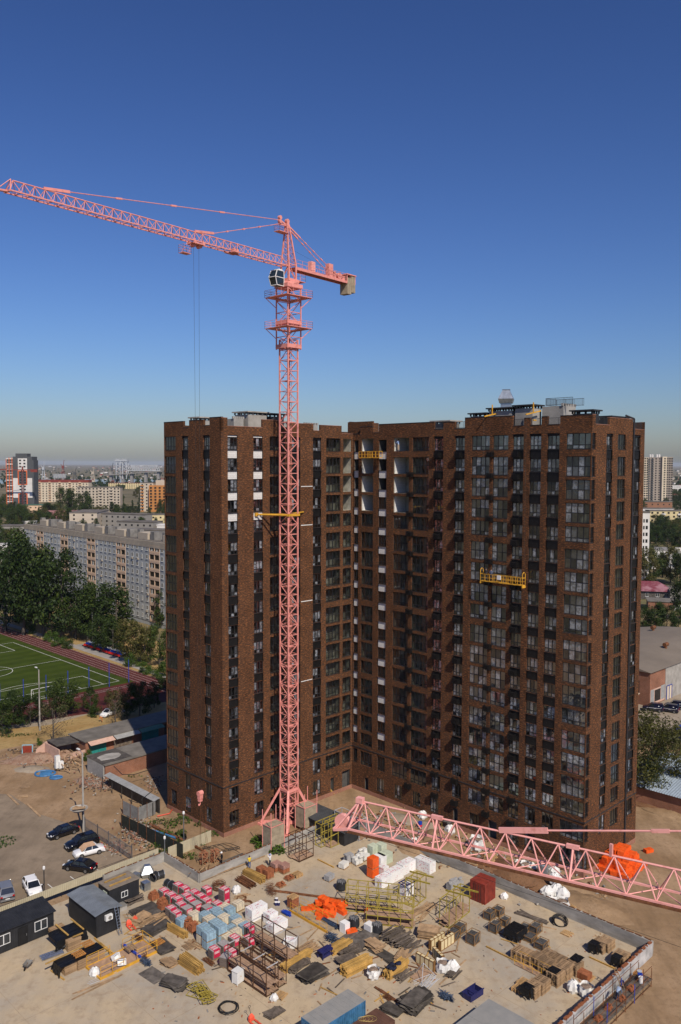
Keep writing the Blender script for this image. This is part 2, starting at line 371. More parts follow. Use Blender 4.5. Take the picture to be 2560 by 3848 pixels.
def crown_mesh(name, m, shape, n, leaf, clumps, seed, spread=1.0):
 "leaf-sized faces spread through clumps in a unit-height crown"
 r = random.Random(seed); b = MB()
 cl = []
 for k in range(clumps):
  t = (k+.5)/clumps
  z = .18 + .80*t if shape != 'bush' else .12 + .7*r.random()
  if shape == 'poplar': rr_ = .13*(1-abs(2*t-.75)**2.2*.55)*spread; cr = .085
  elif shape == 'broad': rr_ = .36*math.sin(math.pi*min(1, .2+.72*t))**.7*spread; cr = .135
  else: rr_ = .52*(1-.5*z)*spread; cr = .22
  a = r.uniform(0, 2*math.pi); d = rr_*math.sqrt(r.uniform(.25, 1))
  cl.append((d*math.cos(a), d*math.sin(a), z*(.97 if shape != 'bush' else 1), cr*r.uniform(.65, 1.25)))
 for i in range(n):
  cx, cy_, cz, cr = cl[i % clumps]
  v = Vector((r.gauss(0,1), r.gauss(0,1), r.gauss(0,1))).normalized() * cr * r.uniform(.35, 1.05)**.6
  p = Vector((cx + v.x, cy_ + v.y, cz + v.z*(.9 if shape != 'poplar' else 1.5)))
  if p.z < .02: p.z = .02 + r.random()*.05
  nn = (v.normalized() + Vector((r.uniform(-.8,.8), r.uniform(-.8,.8), r.uniform(-.3,.9)))).normalized()
  a = nn.orthogonal().normalized(); a.rotate(__import__('mathutils').Quaternion(nn, r.uniform(0, 6.28))); c = nn.cross(a)
  s = leaf*r.uniform(.6, 1.3)
  b.quad(p - a*s - c*s*.5, p + c*s*.15 - a*s*.1 - c*s*.75, p + a*s + c*s*.2, p + c*s*.7)
 return b.mesh(name, m)
def trunk_mesh(shape, seed):
 r = random.Random(seed); b = MB(); h = .75 if shape != 'bush' else .3
 b.tube((0,0,0), (.01,0,h*.45), .022, 7, .016); b.tube((.01,0,h*.45), (0,.01,h), .016, 6, .006)
 for k in range(7 if shape != 'poplar' else 9):
  z = h*(.3+.09*k); a = r.uniform(0, 6.28); L = (.22 if shape == 'broad' else .09)*(1-.06*k)
  b.tube((0,0,z), (L*math.cos(a), L*math.sin(a), z+L*.8), .009, 5, .003)
 return b.mesh('trunk', M['bark'])
CR = {'broad': [crown_mesh('crown', M[m], 'broad', 4600, .0195, 30, s) for m, s in (('leaf', 1), ('leaf_d', 2), ('leaf', 3), ('leaf_o', 4))],
 'poplar': [crown_mesh('crown', M[m], 'poplar', 3200, .015, 26, s) for m, s in (('leaf', 5), ('leaf_d', 6), ('leaf', 7))],
 'bush': [crown_mesh('crown', M[m], 'bush', 2400, .032, 16, s) for m, s in (('leaf_b', 8), ('leaf', 9), ('leaf_d', 10))],
 'fine': [crown_mesh('crown', M[m], 'broad', 9000, .0125, 46, s) for m, s in (('leaf_o', 11), ('leaf', 12))],
 'bare': [crown_mesh('crown', M['twig'], 'broad', 1300, .012, 30, 15)]}
TR = {k: [trunk_mesh(k, s) for s in (1, 2)] for k in ('broad', 'poplar', 'bush')}; TR['fine'] = TR['bare'] = TR['broad']
tree_i = [0]
def tree(p, h, shape, label, w=1.0, var=None, group=None, name=None, rz=None):
 i = tree_i[0]; tree_i[0] += 1
 t = thing(name or {'poplar': 'poplar_tree', 'bush': 'bush'}.get(shape, 'tree'), label, 'bush' if shape == 'bush' else 'tree', (p[0], p[1], 0), rz if rz is not None else (i*2.4) % 6.28, group)
 v = CR[shape][(var if var is not None else i) % len(CR[shape])]
 put(TR[shape][i % 2], 'trunk', t, scale=(h, h, h)); put(v, 'crown', t, scale=(h*w, h*w, h))
 return t

# ------------------------------------------------------------------ the brick apartment tower
P1 = (-16.82, 117.54)
L1, L23, L4, L5 = 14.56, 26.53, 42.46, 14.79
tower = thing('apartment_tower', 'tall L-shaped brown brick apartment tower with black window columns beside the pink crane', 'building', (P1[0], P1[1], 0), TH)
FH = 3.0125
def sill(k): return 7.85 + FH*(k-3) if k >= 3 else (4.52 if k == 2 else 1.07)
SHORT = (19, 15, 11, 7, 3)
FAC = {1: ((0, L1), (0, -1), (-1, 0), L1), 2: ((0, 0), (1, 0), (0, -1), L23),
 4: ((L23, 0), (0, -1), (-1, 0), L4), 5: ((L23, -L4), (1, 0), (0, -1), L5)}
# columns: (s0, s1, kind)  kind: k = window over black panel, g = tall loggia glazing, w = window over white blocks, n = narrow with white blocks
COLS = {1: [(0.12, 3.14, 'g'), (4.84, 6.41, 'k'), (10.23, 11.76, 'k')],
  2: [(1.11, 2.85, 'k'), (5.77, 7.53, 'k'), (8.86, 11.9, 'g'), (13.25, 14.96, 'k'), (17.63, 19.38, 'k'), (20.49, 23.66, 'g'), (24.27, 26.18, 'g')],
  4: [(.21, 1.25, 'n'), (1.89, 4.52, 'g'), (5.68, 7.36, 'w'), (8.85, 12.01, 'g'), (12.67, 15.91, 'g'), (16.90, 18.62, 'k'), (20.77, 22.52, 'k'),
   (23.74, 26.85, 'g'), (27.38, 29.92, 'g'), (30.66, 32.39, 'k'), (33.36, 35.11, 'k'), (36.05, 37.85, 'k'), (38.83, 42.34, 'g')],
  5: [(0.12, 1.08, 'g'), (3.91, 5.55, 'k'), (7.0, 9.28, 'g'), (11.78, 13.55, 'k')]}
# ground floor doors and windows on the inner faces: (s0, s1, z0, z1, kind)
GROUND = {2: [(1.11, 2.85, 1.07, 3.4, 'w'), (5.77, 7.53, 1.07, 3.4, 'w'), (8.86, 11.9, 1.07, 3.4, 'w'), (17.63, 19.38, 1.07, 3.4, 'w'), (21.6, 22.4, .1, 2.9, 'd'), (24.25, 26.1, .1, 3.3, 'd')],
  4: [(2.9, 3.75, .1, 2.6, 'd'), (5.6, 7.2, 1.0, 3.3, 'w'), (9.4, 11.0, 1.0, 3.3, 'w'), (13.2, 14.8, 1.0, 3.3, 'w'), (16.7, 18.3, 1.0, 3.3, 'w'), (21.1, 22.0, .1, 3.0, 'd'),
   (24.1, 25.8, .9, 3.2, 'w'), (27.4, 28.9, .1, 3.1, 'd'), (31.0, 32.6, .9, 3.2, 'w'), (33.4, 35.1, .9, 3.2, 'w'), (38.83, 42.34, .9, 3.3, 'w')],
  5: [(0.12, 1.08, .9, 3.3, 'w')], 1: [(1.0, 2.6, 1.07, 3.4, 'w'), (4.84, 6.41, 1.07, 3.4, 'w'), (10.23, 11.76, 1.07, 3.4, 'w')]}
# parapet profile per face: (s0, s1, top)
TOPS = {1: [(0, 5.2, 60.3), (5.2, 6.7, 59.35), (6.7, 10.3, 60.35), (10.3, 11.8, 59.5), (11.8, 14.56, 60.6)],
  2: [(0, 1.1, 60.5), (1.1, 7.5, 59.35), (7.5, 10.6, 60.5), (10.6, 12.5, 59.5), (12.5, 17.7, 60.2), (17.7, 19.2, 59.2), (19.2, 23.9, 60.1), (23.9, L23, 58.9)],
  4: [(0, 1.6, 58.9), (1.6, 4.4, 60.0), (4.4, 5.7, 59.0), (5.7, 16.9, 60.3), (16.9, 18.6, 59.2), (18.6, 20.8, 60.2), (20.8, 22.5, 59.2), (22.5, 30.6, 60.7), (30.6, 32.4, 59.3),
   (32.4, 33.4, 60.3), (33.4, 35.1, 59.3), (35.1, 36.05, 60.4), (36.05, 37.9, 59.3), (37.9, L4, 60.4)],
  5: [(0, .9, 60.4), (.9, 4.6, 59.2), (4.6, 11.2, 60.2), (11.2, L5, 58.9)]}
def fpt(n, s, z, out=0.0):
 o, d, nn, L = FAC[n]
 return (o[0] + d[0]*s + nn[0]*out, o[1] + d[1]*s + nn[1]*out, z)
_frame_mesh, _pane_mesh = {}, {}
def frame_mesh(w, h, nc, split):
 "dark frame with nc lights across and one transom at height split; local x across, z up, y = 0 the outer face"
 k = (round(w, 2), round(h, 2), nc, round(split, 2))
 if k not in _frame_mesh:
  b = MB(); t = .085
  b.bx(0, w, 0, .09, 0, t); b.bx(0, w, 0, .09, h-t, h); b.bx(0, t, 0, .09, t, h-t); b.bx(w-t, w, 0, .09, t, h-t)
  for i in range(1, nc):
   x = w*i/nc; b.bx(x-.055, x+.055, .003, .087, t, h-t)
  b.bx(t, w-t, .006, .084, split-.05, split+.05)
  b.bx(-.05, w+.05, -.14, -.002, -.06, -.005)
  _frame_mesh[k] = b.mesh('window', M['frame'])
 return _frame_mesh[k]
def pane_mesh(w, h, g):
 k = (round(w, 2), round(h, 2), g)
 if k not in _pane_mesh:
  b = MB(); b.quad((0,0,0), (w,0,0), (w,0,h), (0,0,h)); _pane_mesh[k] = b.mesh('pane', M[g])
 return _pane_mesh[k]
def window(n, s0, s1, z0, z1, kind, glass):
 w, h = s1-s0, z1-z0
 nc = {'k': 3, 'w': 3, 'n': 2, 'g': max(2, round(w/.82))}[kind]
 if kind == 'g': split = h*.5 if h > 2.3 else .55
 else: split = .55
 name = 'loggia_glazing' if kind == 'g' else 'window'
 o, d, nn, L = FAC[n]
 ob = put(frame_mesh(w, h, nc, split), name, tower, fpt(n, s0, z0, -.14), math.atan2(d[1], d[0]))
 t = .085; cw = w/nc
 for i in range(nc):
  for (a, b) in ((t, split-.04), (split+.04, h-t)):
   g = glass() if callable(glass) else glass
   x0 = cw*i + (t if i == 0 else .04); x1 = cw*(i+1) - (t if i == nc-1 else .04)
   put(pane_mesh(x1-x0, b-a, g), 'pane', ob, (x0, .045, a))
 return ob
def facade(n):
 o, d, nn, L = FAC[n]
 ops = []                                       # (s0, s1, z0, z1, kind, state)
 panels = []
 for ci, (s0, s1, kd) in enumerate(COLS[n]):
  for k in range(2, 20):
   z = sill(k); st = 'glazed'
   if k == 2: z0, z1 = z, z + (2.42 if kd != 'g' else 2.3)
   elif kd == 'g':
    z0, z1 = (z, z+2.06) if k in SHORT else (z-.5, z+2.08)
   else: z0, z1 = z, z + (1.8 if k < 19 or n != 4 else 1.85)
   if n == 2 and s0 > 24 and k >= 16: st = 'open'
   if n == 4 and s0 in (1.89, 8.85) and k >= 16: st = 'open'
   if n == 4 and s0 in (5.68, .21) and k >= 17: st = 'open'
   ops.append((s0, s1, z0, z1, kd, st, k))
   if kd in 'kwn' and k >= 3:
    top = z0; bot = sill(k-1) + (1.8 if k > 3 else 2.42)
    white = kd in 'wn' or (n == 2 and s0 < 6 and k >= 16)
    if k > 3: panels.append((s0, s1, bot, top, white))
    if k == 19 and kd == 'k': panels.append((s0, s1, z1, z1+.28, n == 2 and s0 < 6))
 for (s0, s1, z0, z1, kd) in GROUND.get(n, []):
  ops.append((s0, s1, z0, z1, 'g' if s1-s0 > 2.5 else 'k', 'glazed' if kd == 'w' else 'door', 1))
 cut = [(a, b, c, e) for (a, b, c, e, *_r) in ops] + [(a, b, c, e) for (a, b, c, e, _w) in panels]
 # wall shell, strip by strip
 b = MB()
 edges = sorted({0, L} | {round(x, 3) for c in cut for x in c[:2]} | {x for t in TOPS[n] for x in t[:2]})
 def q(s0, s1, z0, z1, out=0): b.quad(fpt(n, s0, z0, out), fpt(n, s1, z0, out), fpt(n, s1, z1, out), fpt(n, s0, z1, out))
 for s0, s1 in zip(edges[:-1], edges[1:]):
  if s1 - s0 < .002: continue
  m = (s0+s1)/2
  top = next(t[2] for t in TOPS[n] if t[0] <= m <= t[1])
  iv = sorted((c[2], c[3]) for c in cut if c[0] < m < c[1])
  z = 0.0
  for a, e in iv:
   if a > z + .01: q(s0, s1, z, a)
   z = max(z, e)
  q(s0, s1, z, top)
 for i, (s0, s1, top) in enumerate(TOPS[n]):      # parapet thickness
  t2 = .35
  b.quad(fpt(n, s0, top), fpt(n, s1, top), fpt(n, s1, top, -t2), fpt(n, s0, top, -t2))
  b.quad(fpt(n, s1, top, -t2), fpt(n, s0, top, -t2), fpt(n, s0, 58.6, -t2), fpt(n, s1, 58.6, -t2))
  for s in (s0, s1): b.quad(fpt(n, s, top), fpt(n, s, top, -t2), fpt(n, s, 58.6, -t2), fpt(n, s, 58.6))
 def reveal(bb, s0, s1, z0, z1, a, c, back=False, skip=None):
  P = lambda s, z, o_: fpt(n, s, z, -o_)
  for e_, (p, r_) in enumerate((((s0, z0), (s1, z0)), ((s1, z0), (s1, z1)), ((s1, z1), (s0, z1)), ((s0, z1), (s0, z0)))):
   if e_ == skip: continue
   bb.quad(P(*p, a), P(*r_, a), P(*r_, c), P(*p, c))
  if back: bb.quad(P(s0, z0, c), P(s1, z0, c), P(s1, z1, c), P(s0, z1, c))
 for (s0, s1, z0, z1, kd, st, k) in ops: reveal(b, s0, s1, z0, z1, 0, .15)
 b.build('brick_wall', M['brick'], tower)
 for (s0, s1, z0, z1, kd, st, k) in ops:
  dp = 1.4 if kd == 'g' else .7
  if st == 'open': dp = 3.0
  lg = kd == 'g' and st != 'door'; t = MB()
  corner = (n == 4 and s1 > 42) or (n == 5 and s0 < .2)
  if corner and n == 5: dp = .5
  reveal(t, s0, s1, z0, z1, .15, dp, n != 5 or not corner, skip=(1 if n == 4 else 3) if corner else None)
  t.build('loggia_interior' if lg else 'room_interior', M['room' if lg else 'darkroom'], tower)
  if st == 'open' and kd == 'g':               # bare block partition seen inside the unfinished loggias
   bb = MB(); P = lambda s, z, o_: fpt(n, s, z, -o_)
   bb.quad(P(s0+.02, z0+.02, .3), P(s0+.02, z0+.02, 2.9), P(s0+.02, z1-.02, 2.9), P(s0+.02, z1-.02, .3)); bb.build('block_partition', M['white_block'], tower)
 rr = random.Random(n*5)
 for (s0, s1, z0, z1, kd, st, k) in ops:
  if st != 'glazed': continue
  if n == 4 and s0 > 19: pick = lambda: rr.choice(('film', 'film', 'film', 'glass')) if k > 3 else rr.choice(('film', 'film', 'glass', 'glass_curt'))
  elif kd == 'k': pick = lambda: rr.choice(('glass_curt', 'film', 'glass', 'film'))
  else: pick = lambda: rr.choice(('glass', 'glass', 'glass_curt'))
  window(n, s0, s1, z0, z1, kd, pick)
 for (s0, s1, z0, z1, white) in panels:
  pb = MB(); w, h = s1-s0-.004, z1-z0-.072
  if white:
   pb.bx(.002, w, .03, .12, .002, h)
   pb.build('block_infill', M['white_block'], tower, loc=fpt(n, s0, z0, -.12), rz=math.atan2(d[1], d[0]))
  else:
   pb.bx(.002, w, .02, .12, .002, h)
   if h > .8:
    for x in (.3, .7): pb.bx(w*x-.04, w*x+.04, -.03, .02, h*.5, h*.5+.08)
   pb.build('spandrel_panel', M['spandrel'], tower, loc=fpt(n, s0, z0, -.10), rz=math.atan2(d[1], d[0]))
 # belt ledge above the second floor, plinth, thin floor lines
 bb = MB(); P0, P1_ = fpt(n, 0, 7.3, 0), fpt(n, L, 7.3, 0)
 q_ = lambda s0, s1, z0, z1, o0, o1: bb.add([fpt(n, s, z, o_) for z in (z0, z1) for s, o_ in ((s0, o0), (s1, o0), (s1, o1), (s0, o1))],
   [(0,3,2,1),(4,5,6,7),(0,1,5,4),(1,2,6,5),(2,3,7,6),(3,0,4,7)])
 q_(-.07, L + (.07 if n in (1, 4) else -.08), 7.22, 7.34, .07, -.02); bb.build('belt_course', M['belt'], tower)
 bb = MB(); q_(-.05, L + (.05 if n in (1, 4) else -.06), 0, .62, .05, -.02); bb.build('plinth', M['plinth'], tower)
 bb = MB()
 for (s0, s1, top) in TOPS[n]: q_(s0+.02, s1-.02, top+.002, top+.07, .04, -.39)
 bb.build('parapet_coping', M['belt'] if n in (1, 4) else M['plinth'], tower)
for n in (1, 2, 4, 5): facade(n)
# hidden sides and roof
b = MB()
X1 = L23 + L5
for a, c in (((0, L1), (X1, L1)), ((X1, L1), (X1, -L4))):
 b.quad((*a, 0), (*c, 0), (*c, 60), (*a, 60))
b.build('brick_wall', M['brick'], tower)
b = MB(); b.quad((0, 0, 58.6), (L23, 0, 58.6), (L23, L1, 58.6), (0, L1, 58.6)); b.quad((L23, -L4, 58.6), (X1, -L4, 58.6), (X1, L1, 58.6), (L23, L1, 58.6))
b.build('roof', M['roofing'], tower)
# corner posts where the loggia glazing wraps a corner
for (x, y) in ((0, L1), (L23, -L4)):
 b = MB()
 for k in range(2, 20):
  z = sill(k); z0, z1 = (z, z+2.06) if k in SHORT or k == 2 else (z-.5, z+2.08)
  b.bx(x-.0+.002, x+.11, y-.11 if y > 0 else y+.002, y-.002 if y > 0 else y+.11, z0, z1)
 b.build('corner_post', M['frame'], tower)
# air conditioner baskets on the long face
def basket_mesh():
 b = MB(); w, h, d = .95, .75, .62
 for x in (0, w):
  for y in (0, -d): b.bx(x-.02, x+.02, y-.02, y+.02, 0, h)
 n = 11
 for i in range(n):
  z = h*i/(n-1); b.bx(0, w, -d-.012, -d+.012, z-.022, z+.022); b.bx(-.012, .012, -d, 0, z-.022, z+.022); b.bx(w-.012, w+.012, -d, 0, z-.022, z+.022)
 for i in range(6): b.bx(w*i/5-.03, w*i/5+.03, -d, 0, -.02, .02)
 b.bx(.1, w-.1, -d+.1, -.1, .05, .6)
 return b.mesh('air_conditioner_basket', M['spandrel'])
bm_ = basket_mesh()
for s, dz in ((12.0, -.95), (17.3, -1.0), (21.1, -1.0), (26.65, -.95), (30.9, -1.0)):
 for k in range(2, 20):
  if s == 12.0 and k > 18: continue
  put(bm_, 'air_conditioner_basket', tower, fpt(4, s, sill(k)+dz if k > 2 else 3.55, .01), -math.pi/2)
# downpipe on the right end
b = MB(); b.tube(fpt(5, 11.25, .4, .14), fpt(5, 11.25, 60.3, .14), .13, 8)
b.tube(fpt(5, 11.25, 60.3, .14), fpt(5, 10.2, 60.75, -.6), .13, 8)
for k in range(1, 20): b.tube(fpt(5, 11.25, 3*k, .14), fpt(5, 11.25, 3*k+.12, .14), .17, 8)
b.build('downpipe', M['belt'], tower)
# roof top boxes, vents and rails
def roofbox(name, x0, x1, y0, y1, z1, m='block', slab=None, teeth=False):
 b = MB(); b.bx(x0, x1, y0, y1, 58.6, z1); o = b.build(name, M[m], tower)
 if slab:
  b = MB()
  n_ = max(2, int(max(x1-x0, y1-y0)/.8))
  for i in range(n_+1):
   for (xa, ya) in ((x0+(x1-x0)*i/n_, y0), (x0+(x1-x0)*i/n_, y1), (x0, y0+(y1-y0)*i/n_), (x1, y0+(y1-y0)*i/n_)):
    b.bx(xa-.09, xa+.09, ya-.09, ya+.09, z1+.002, z1+.32)
  b.bx(x0-.35, x1+.35, y0-.35, y1+.35, z1+.322, z1+.50)
  b.build('vent_cap', M[slab], o)
 if teeth:
  b = MB()
  for i in range(6): b.bx(x0+(x1-x0)*i/5-.14, x0+(x1-x0)*i/5+.14, y0, y0+.3, z1+.002, z1+.35)
  b.build('block_course', M[m], o)
roofbox('vent_shaft', .6, 3.2, 6.0, 8.2, 60.4, 'block', 'concrete')
roofbox('stair_head', 7.2, 10.8, 3.0, 6.2, 61.4, 'concrete', 'concrete')
roofbox('vent_shaft', 11.6, 14.4, 3.2, 5.4, 61.3, 'belt', 'belt')
roofbox('vent_shaft', 5.0, 6.8, 3.6, 6.0, 60.7, 'block', None, True)
roofbox('vent_shaft', 17.8, 20.5, 2.0, 4.0, 60.2, 'block', None, True)
roofbox('vent_shaft', 13.6, 17.0, 5.5, 8.5, 60.4, 'block', 'concrete')
b = MB(); b.bx(27.2, 34, 1.2, 1.6, 58.6, 61.0); b.bx(26.9, 27.25, -4, 1.6, 58.6, 60.9); b.build('brick_upstand', M['brick'], tower)
roofbox('vent_shaft', 28.0, 30.4, -18.6, -15.4, 60.1, 'concrete_d', 'concrete')
for (ya, yb, z1, sl_, mm) in ((-24.6, -22.0, 61.0, 'belt', 'block'), (-29.0, -25.2, 61.6, 'belt', 'block'), (-32.4, -29.6, 61.8, 'belt', 'block')):
 roofbox('vent_shaft', 28.6, 30.8, ya, yb, z1, mm, sl_)
roofbox('lift_head', 30.2, 33.4, -36.2, -32.9, 62.0, 'block', None, True)
roofbox('vent_shaft', 28.4, 30.2, -41.4, -38.6, 60.7, 'belt', 'belt')
roofbox('vent_shaft', 33.4, 38.4, -41.4, -39.2, 60.1, 'belt', 'belt')
b = MB(); b.bx(-.9, .9, -.9, .9, 0, .8)
b.add([(-1.15,-1.15,.8),(1.15,-1.15,.8),(1.15,1.15,.8),(-1.15,1.15,.8),(-1.35,-1.35,1.5),(1.35,-1.35,1.5),(1.35,1.35,1.5),(-1.35,1.35,1.5),(-.6,-.6,3),(.6,-.6,3),(.6,.6,3),(-.6,.6,3)],
 [(0,1,5,4),(1,2,6,5),(2,3,7,6),(3,0,4,7),(4,5,9,8),(5,6,10,9),(6,7,11,10),(7,4,8,11),(8,9,10,11),(3,2,1,0)])
b.bx(-.7, .7, -.7, .7, 3.0, 3.1)
b.build('roof_ventilator', M['galv'], tower, loc=(30.2, -27.0, 62.1), rz=.5).scale = (.78,.78,.85)
def railing(pts, h=1.0, step=.16, m='belt', name='roof_railing', parent=None, z=None):
 b = MB()
 for a, c in zip(pts[:-1], pts[1:]):
  a, c = Vector(a), Vector(c); L = (c-a).length; n = max(1, int(L/step))
  b.beam(a+Vector((0,0,h)), c+Vector((0,0,h)), .05); b.beam(a+Vector((0,0,.1)), c+Vector((0,0,.1)), .04)
  for i in range(n+1):
   p = a + (c-a)*i/n; b.beam(p, p+Vector((0,0,h)), .025 if i % 8 else .05)
 return b.build(name, M[m], parent or tower)
for s0, s1 in ((16.95, 18.55), (20.85, 22.45), (30.65, 32.35), (33.45, 35.05), (36.1, 37.85)):
 railing([fpt(4, s0, 59.25, -.2), fpt(4, s1, 59.25, -.2)], .95)
railing([fpt(5, 1.0, 59.2, -.2), fpt(5, 4.5, 59.2, -.2)], .95)
railing([fpt(5, 11.3, 58.9, -.2), fpt(5, 14.4, 58.9, -.2)], .95)
railing([(30.3, -37.5, 62.1), (30.3, -33.4, 62.1), (33.3, -33.4, 62.1), (33.3, -37.5, 62.1)], 1.0)
# white marks where the scaffold ledges were
b = MB()
for z in (20.0, 32.6, 44.5, 50.5):
 b.bx(15.1, 17.5, -.03, -.002, z, z+.12)
b.build('ledge_strip', M['white_block'], tower)

# ------------------------------------------------------------------ tower cranes
def lattice_mast(b, bb, x, y, z0, z1, w, step, leg=.2, br=.1, rz=TH):
 "square lattice mast: legs into b, bracing into bb"
 c, s = math.cos(rz), math.sin(rz); h = w/2
 C4 = [(x + c*a - s*e, y + s*a + c*e) for a, e in ((-h,-h), (h,-h), (h,h), (-h,h))]
 for (px, py) in C4: b.beam((px, py, z0), (px, py, z1), leg, leg)
 n = max(1, round((z1-z0)/step)); dz = (z1-z0)/n
 for i in range(n):
  za, zb = z0+i*dz, z0+(i+1)*dz
  for k in range(4):
   p, q = C4[k], C4[(k+1) % 4]
   bb.beam((*p, zb), (*q, zb), br, br)
   if (i+k) % 2: bb.beam((*p, za), (*q, zb), br*.9, br*.9)
   else: bb.beam((*q, za), (*p, zb), br*.9, br*.9)
def jib_truss(b, bb, A, D, side, L, n, hgt=1.25, wid=1.15, ch=.11, br=.055, taper=0):
 "triangular jib from A along unit D: lower chords apart by wid along side, upper chord above"
 up = Vector((0,0,1)); lo = [A - side*wid/2, A + side*wid/2]; st = L/n
 for p in lo: b.beam(p, p + D*L, ch, ch)
 b.tube(A + up*hgt + D*st*.5, A + up*hgt + D*(L - st*.5), ch*.55, 6)
 for i in range(n):
  m = A + up*hgt + D*st*(i+.5)
  for p in lo:
   bb.tube(p + D*st*i, m, br*.55, 5); bb.tube(m, p + D*st*(i+1), br*.55, 5)
  bb.tube(lo[i % 2] + D*st*i, lo[(i+1) % 2] + D*st*(i+1), br*.5, 5)
  bb.tube(lo[0] + D*st*i, lo[1] + D*st*i, br*.5, 5)
def rail(b, pts, h=1.0, r=.025, n=3):
 for a, c in zip(pts[:-1], pts[1:]):
  a, c = Vector(a), Vector(c); k = max(1, round((c-a).length/1.2))
  for j in range(n): b.tube(a+Vector((0,0,h*(j+1)/n)), c+Vector((0,0,h*(j+1)/n)), r, 5)
  for i in range(k+1): p = a+(c-a)*i/k; b.tube(p, p+Vector((0,0,h)), r, 5)

CX, CY = -7.6, 122.0
crane = thing('tower_crane', 'tall pink lattice tower crane standing against the brick tower, jib reaching left', 'crane', (CX, CY, 0))
c_, s_ = math.cos(TH), math.sin(TH)
def loc(a, e, z): return Vector((c_*a - s_*e, s_*a + c_*e, z))
b, bb = MB(), MB()
lattice_mast(b, bb, 0, 0, .6, 72.0, 1.85, 1.48, .18, .085); b.build('mast', M['pink'], crane); bb.build('mast_bracing', M['pink'], crane)
b = MB()                                            # ladder inside the mast
for k in range(0, 23):
 z = 3+k*3
 for e in (-.25, .25): b.tube(loc(.35, e, z), loc(.35, e, z+2.9), .03, 5)
 for j in range(8): b.tube(loc(.35, -.25, z+j*.36), loc(.35, .25, z+j*.36), .02, 4)
 b.box(loc(-.2 if k % 2 else .2, 0, z), (1.0, 1.3, .05), TH)
b.build('ladder', M['pink'], crane)
b, bb = MB(), MB()                                  # climbing cage
lattice_mast(b, bb, 0, 0, 70.6, 79.3, 2.5, 1.75, .15, .085)
for z in (71.0, 74.4): 
 for k in range(4):
  a, e = ((-1.3,-1.3),(1.3,-1.3),(1.3,1.3),(-1.3,1.3))[k], ((1.3,-1.3),(1.3,1.3),(-1.3,1.3),(-1.3,-1.3))[k]
  b.beam(loc(*a, z), loc(*e, z), .16, .55)
b.build('climbing_cage', M['pink'], crane); bb.build('cage_bracing', M['pink'], crane)
for z, w in ((73.6, 2.45), (78.0, 2.45)):
 b = MB(); o_ = 1.35
 for (x0, x1, y0, y1) in ((-w, w, -w, -o_), (-w, w, o_, w), (-w, -o_, -o_, o_), (o_, w, -o_, o_)):
  p = loc((x0+x1)/2, (y0+y1)/2, z); b.box(p, (x1-x0-.01, y1-y0-.01, .08), TH)
 for a in ((-1,-1),(1,-1),(1,1),(-1,1)):
  b.beam(loc(a[0]*w*.95, a[1]*w*.95, z-.05), loc(a[0]*1.25, a[1]*1.25, z-1.5), .1)
 pl = b.build('work_platform', M['pink'], crane)
 b = MB(); rail(b, [loc(-w,-w,z), loc(w,-w,z), loc(w,w,z), loc(-w,w,z), loc(-w,-w,z)]); b.build('guard_rail', M['pink'], pl)
JZ = CAMZ + 28.3
JD = Vector((-28.1, -34.4, 0)).normalized(); JS = Vector((JD.y, -JD.x, 0))
ang = math.atan2(JD.y, JD.x)
b = MB()                                            # slewing ring and turntable
b.box((0,0,79.6), (2.9, 2.9, .5), TH); b.lathe([(1.5,79.85),(1.5,80.15),(1.2,80.2)], 20); b.box((0,0,80.4), (2.2,2.2,.4), ang)
b.build('slewing_ring', M['pink'], crane)
b, bb = MB(), MB()                                  # tower head
lattice_mast(b, bb, 0, 0, 80.5, JZ+.3, 1.5, 1.7, .2, .1, ang); b.build('turntable_tower', M['pink'], crane); bb.build('turntable_bracing', M['pink'], crane)
b = MB(); top = Vector((0,0,JZ+6.0)) + JD*.3
base = [JD*a + JS*e + Vector((0,0,JZ+.3)) for a, e in ((-.75,-.75),(.75,-.75),(.75,.75),(-.75,.75))]
tops = [top + JD*a + JS*e for a, e in ((-.18,-.18),(.18,-.18),(.18,.18),(-.18,.18))]
for p, q in zip(base, tops): b.beam(p, q, .17, .17)
for i in range(6):
 f0, f1 = i/6.5, (i+1)/6.5
 for k in range(4):
  p0, q0 = base[k].lerp(tops[k], f0), base[(k+1) % 4].lerp(tops[(k+1) % 4], f1)
  b.tube(p0, q0, .035, 5); b.tube(base[k].lerp(tops[k], f1), q0, .035, 5)
b.beam(top - Vector((0,0,.5)), top + Vector((0,0,.45)), .5, .4); b.tube(top+Vector((0,0,.45))-JS*.2, top+Vector((0,0,.45))+JS*.2, .32, 12)
hd = b.build('tower_head', M['pink'], crane)
b = MB(); p = top + JD*1.2 - Vector((0,0,1.35)); b.box(p, (1.9, 1.1, .08), ang); rail(b, [p-JD*.9+JS*.55, p+JD*.9+JS*.55, p+JD*.9-JS*.55, p-JD*.9-JS*.55], 1.0, .02)
b.build('head_platform', M['pink'], hd)
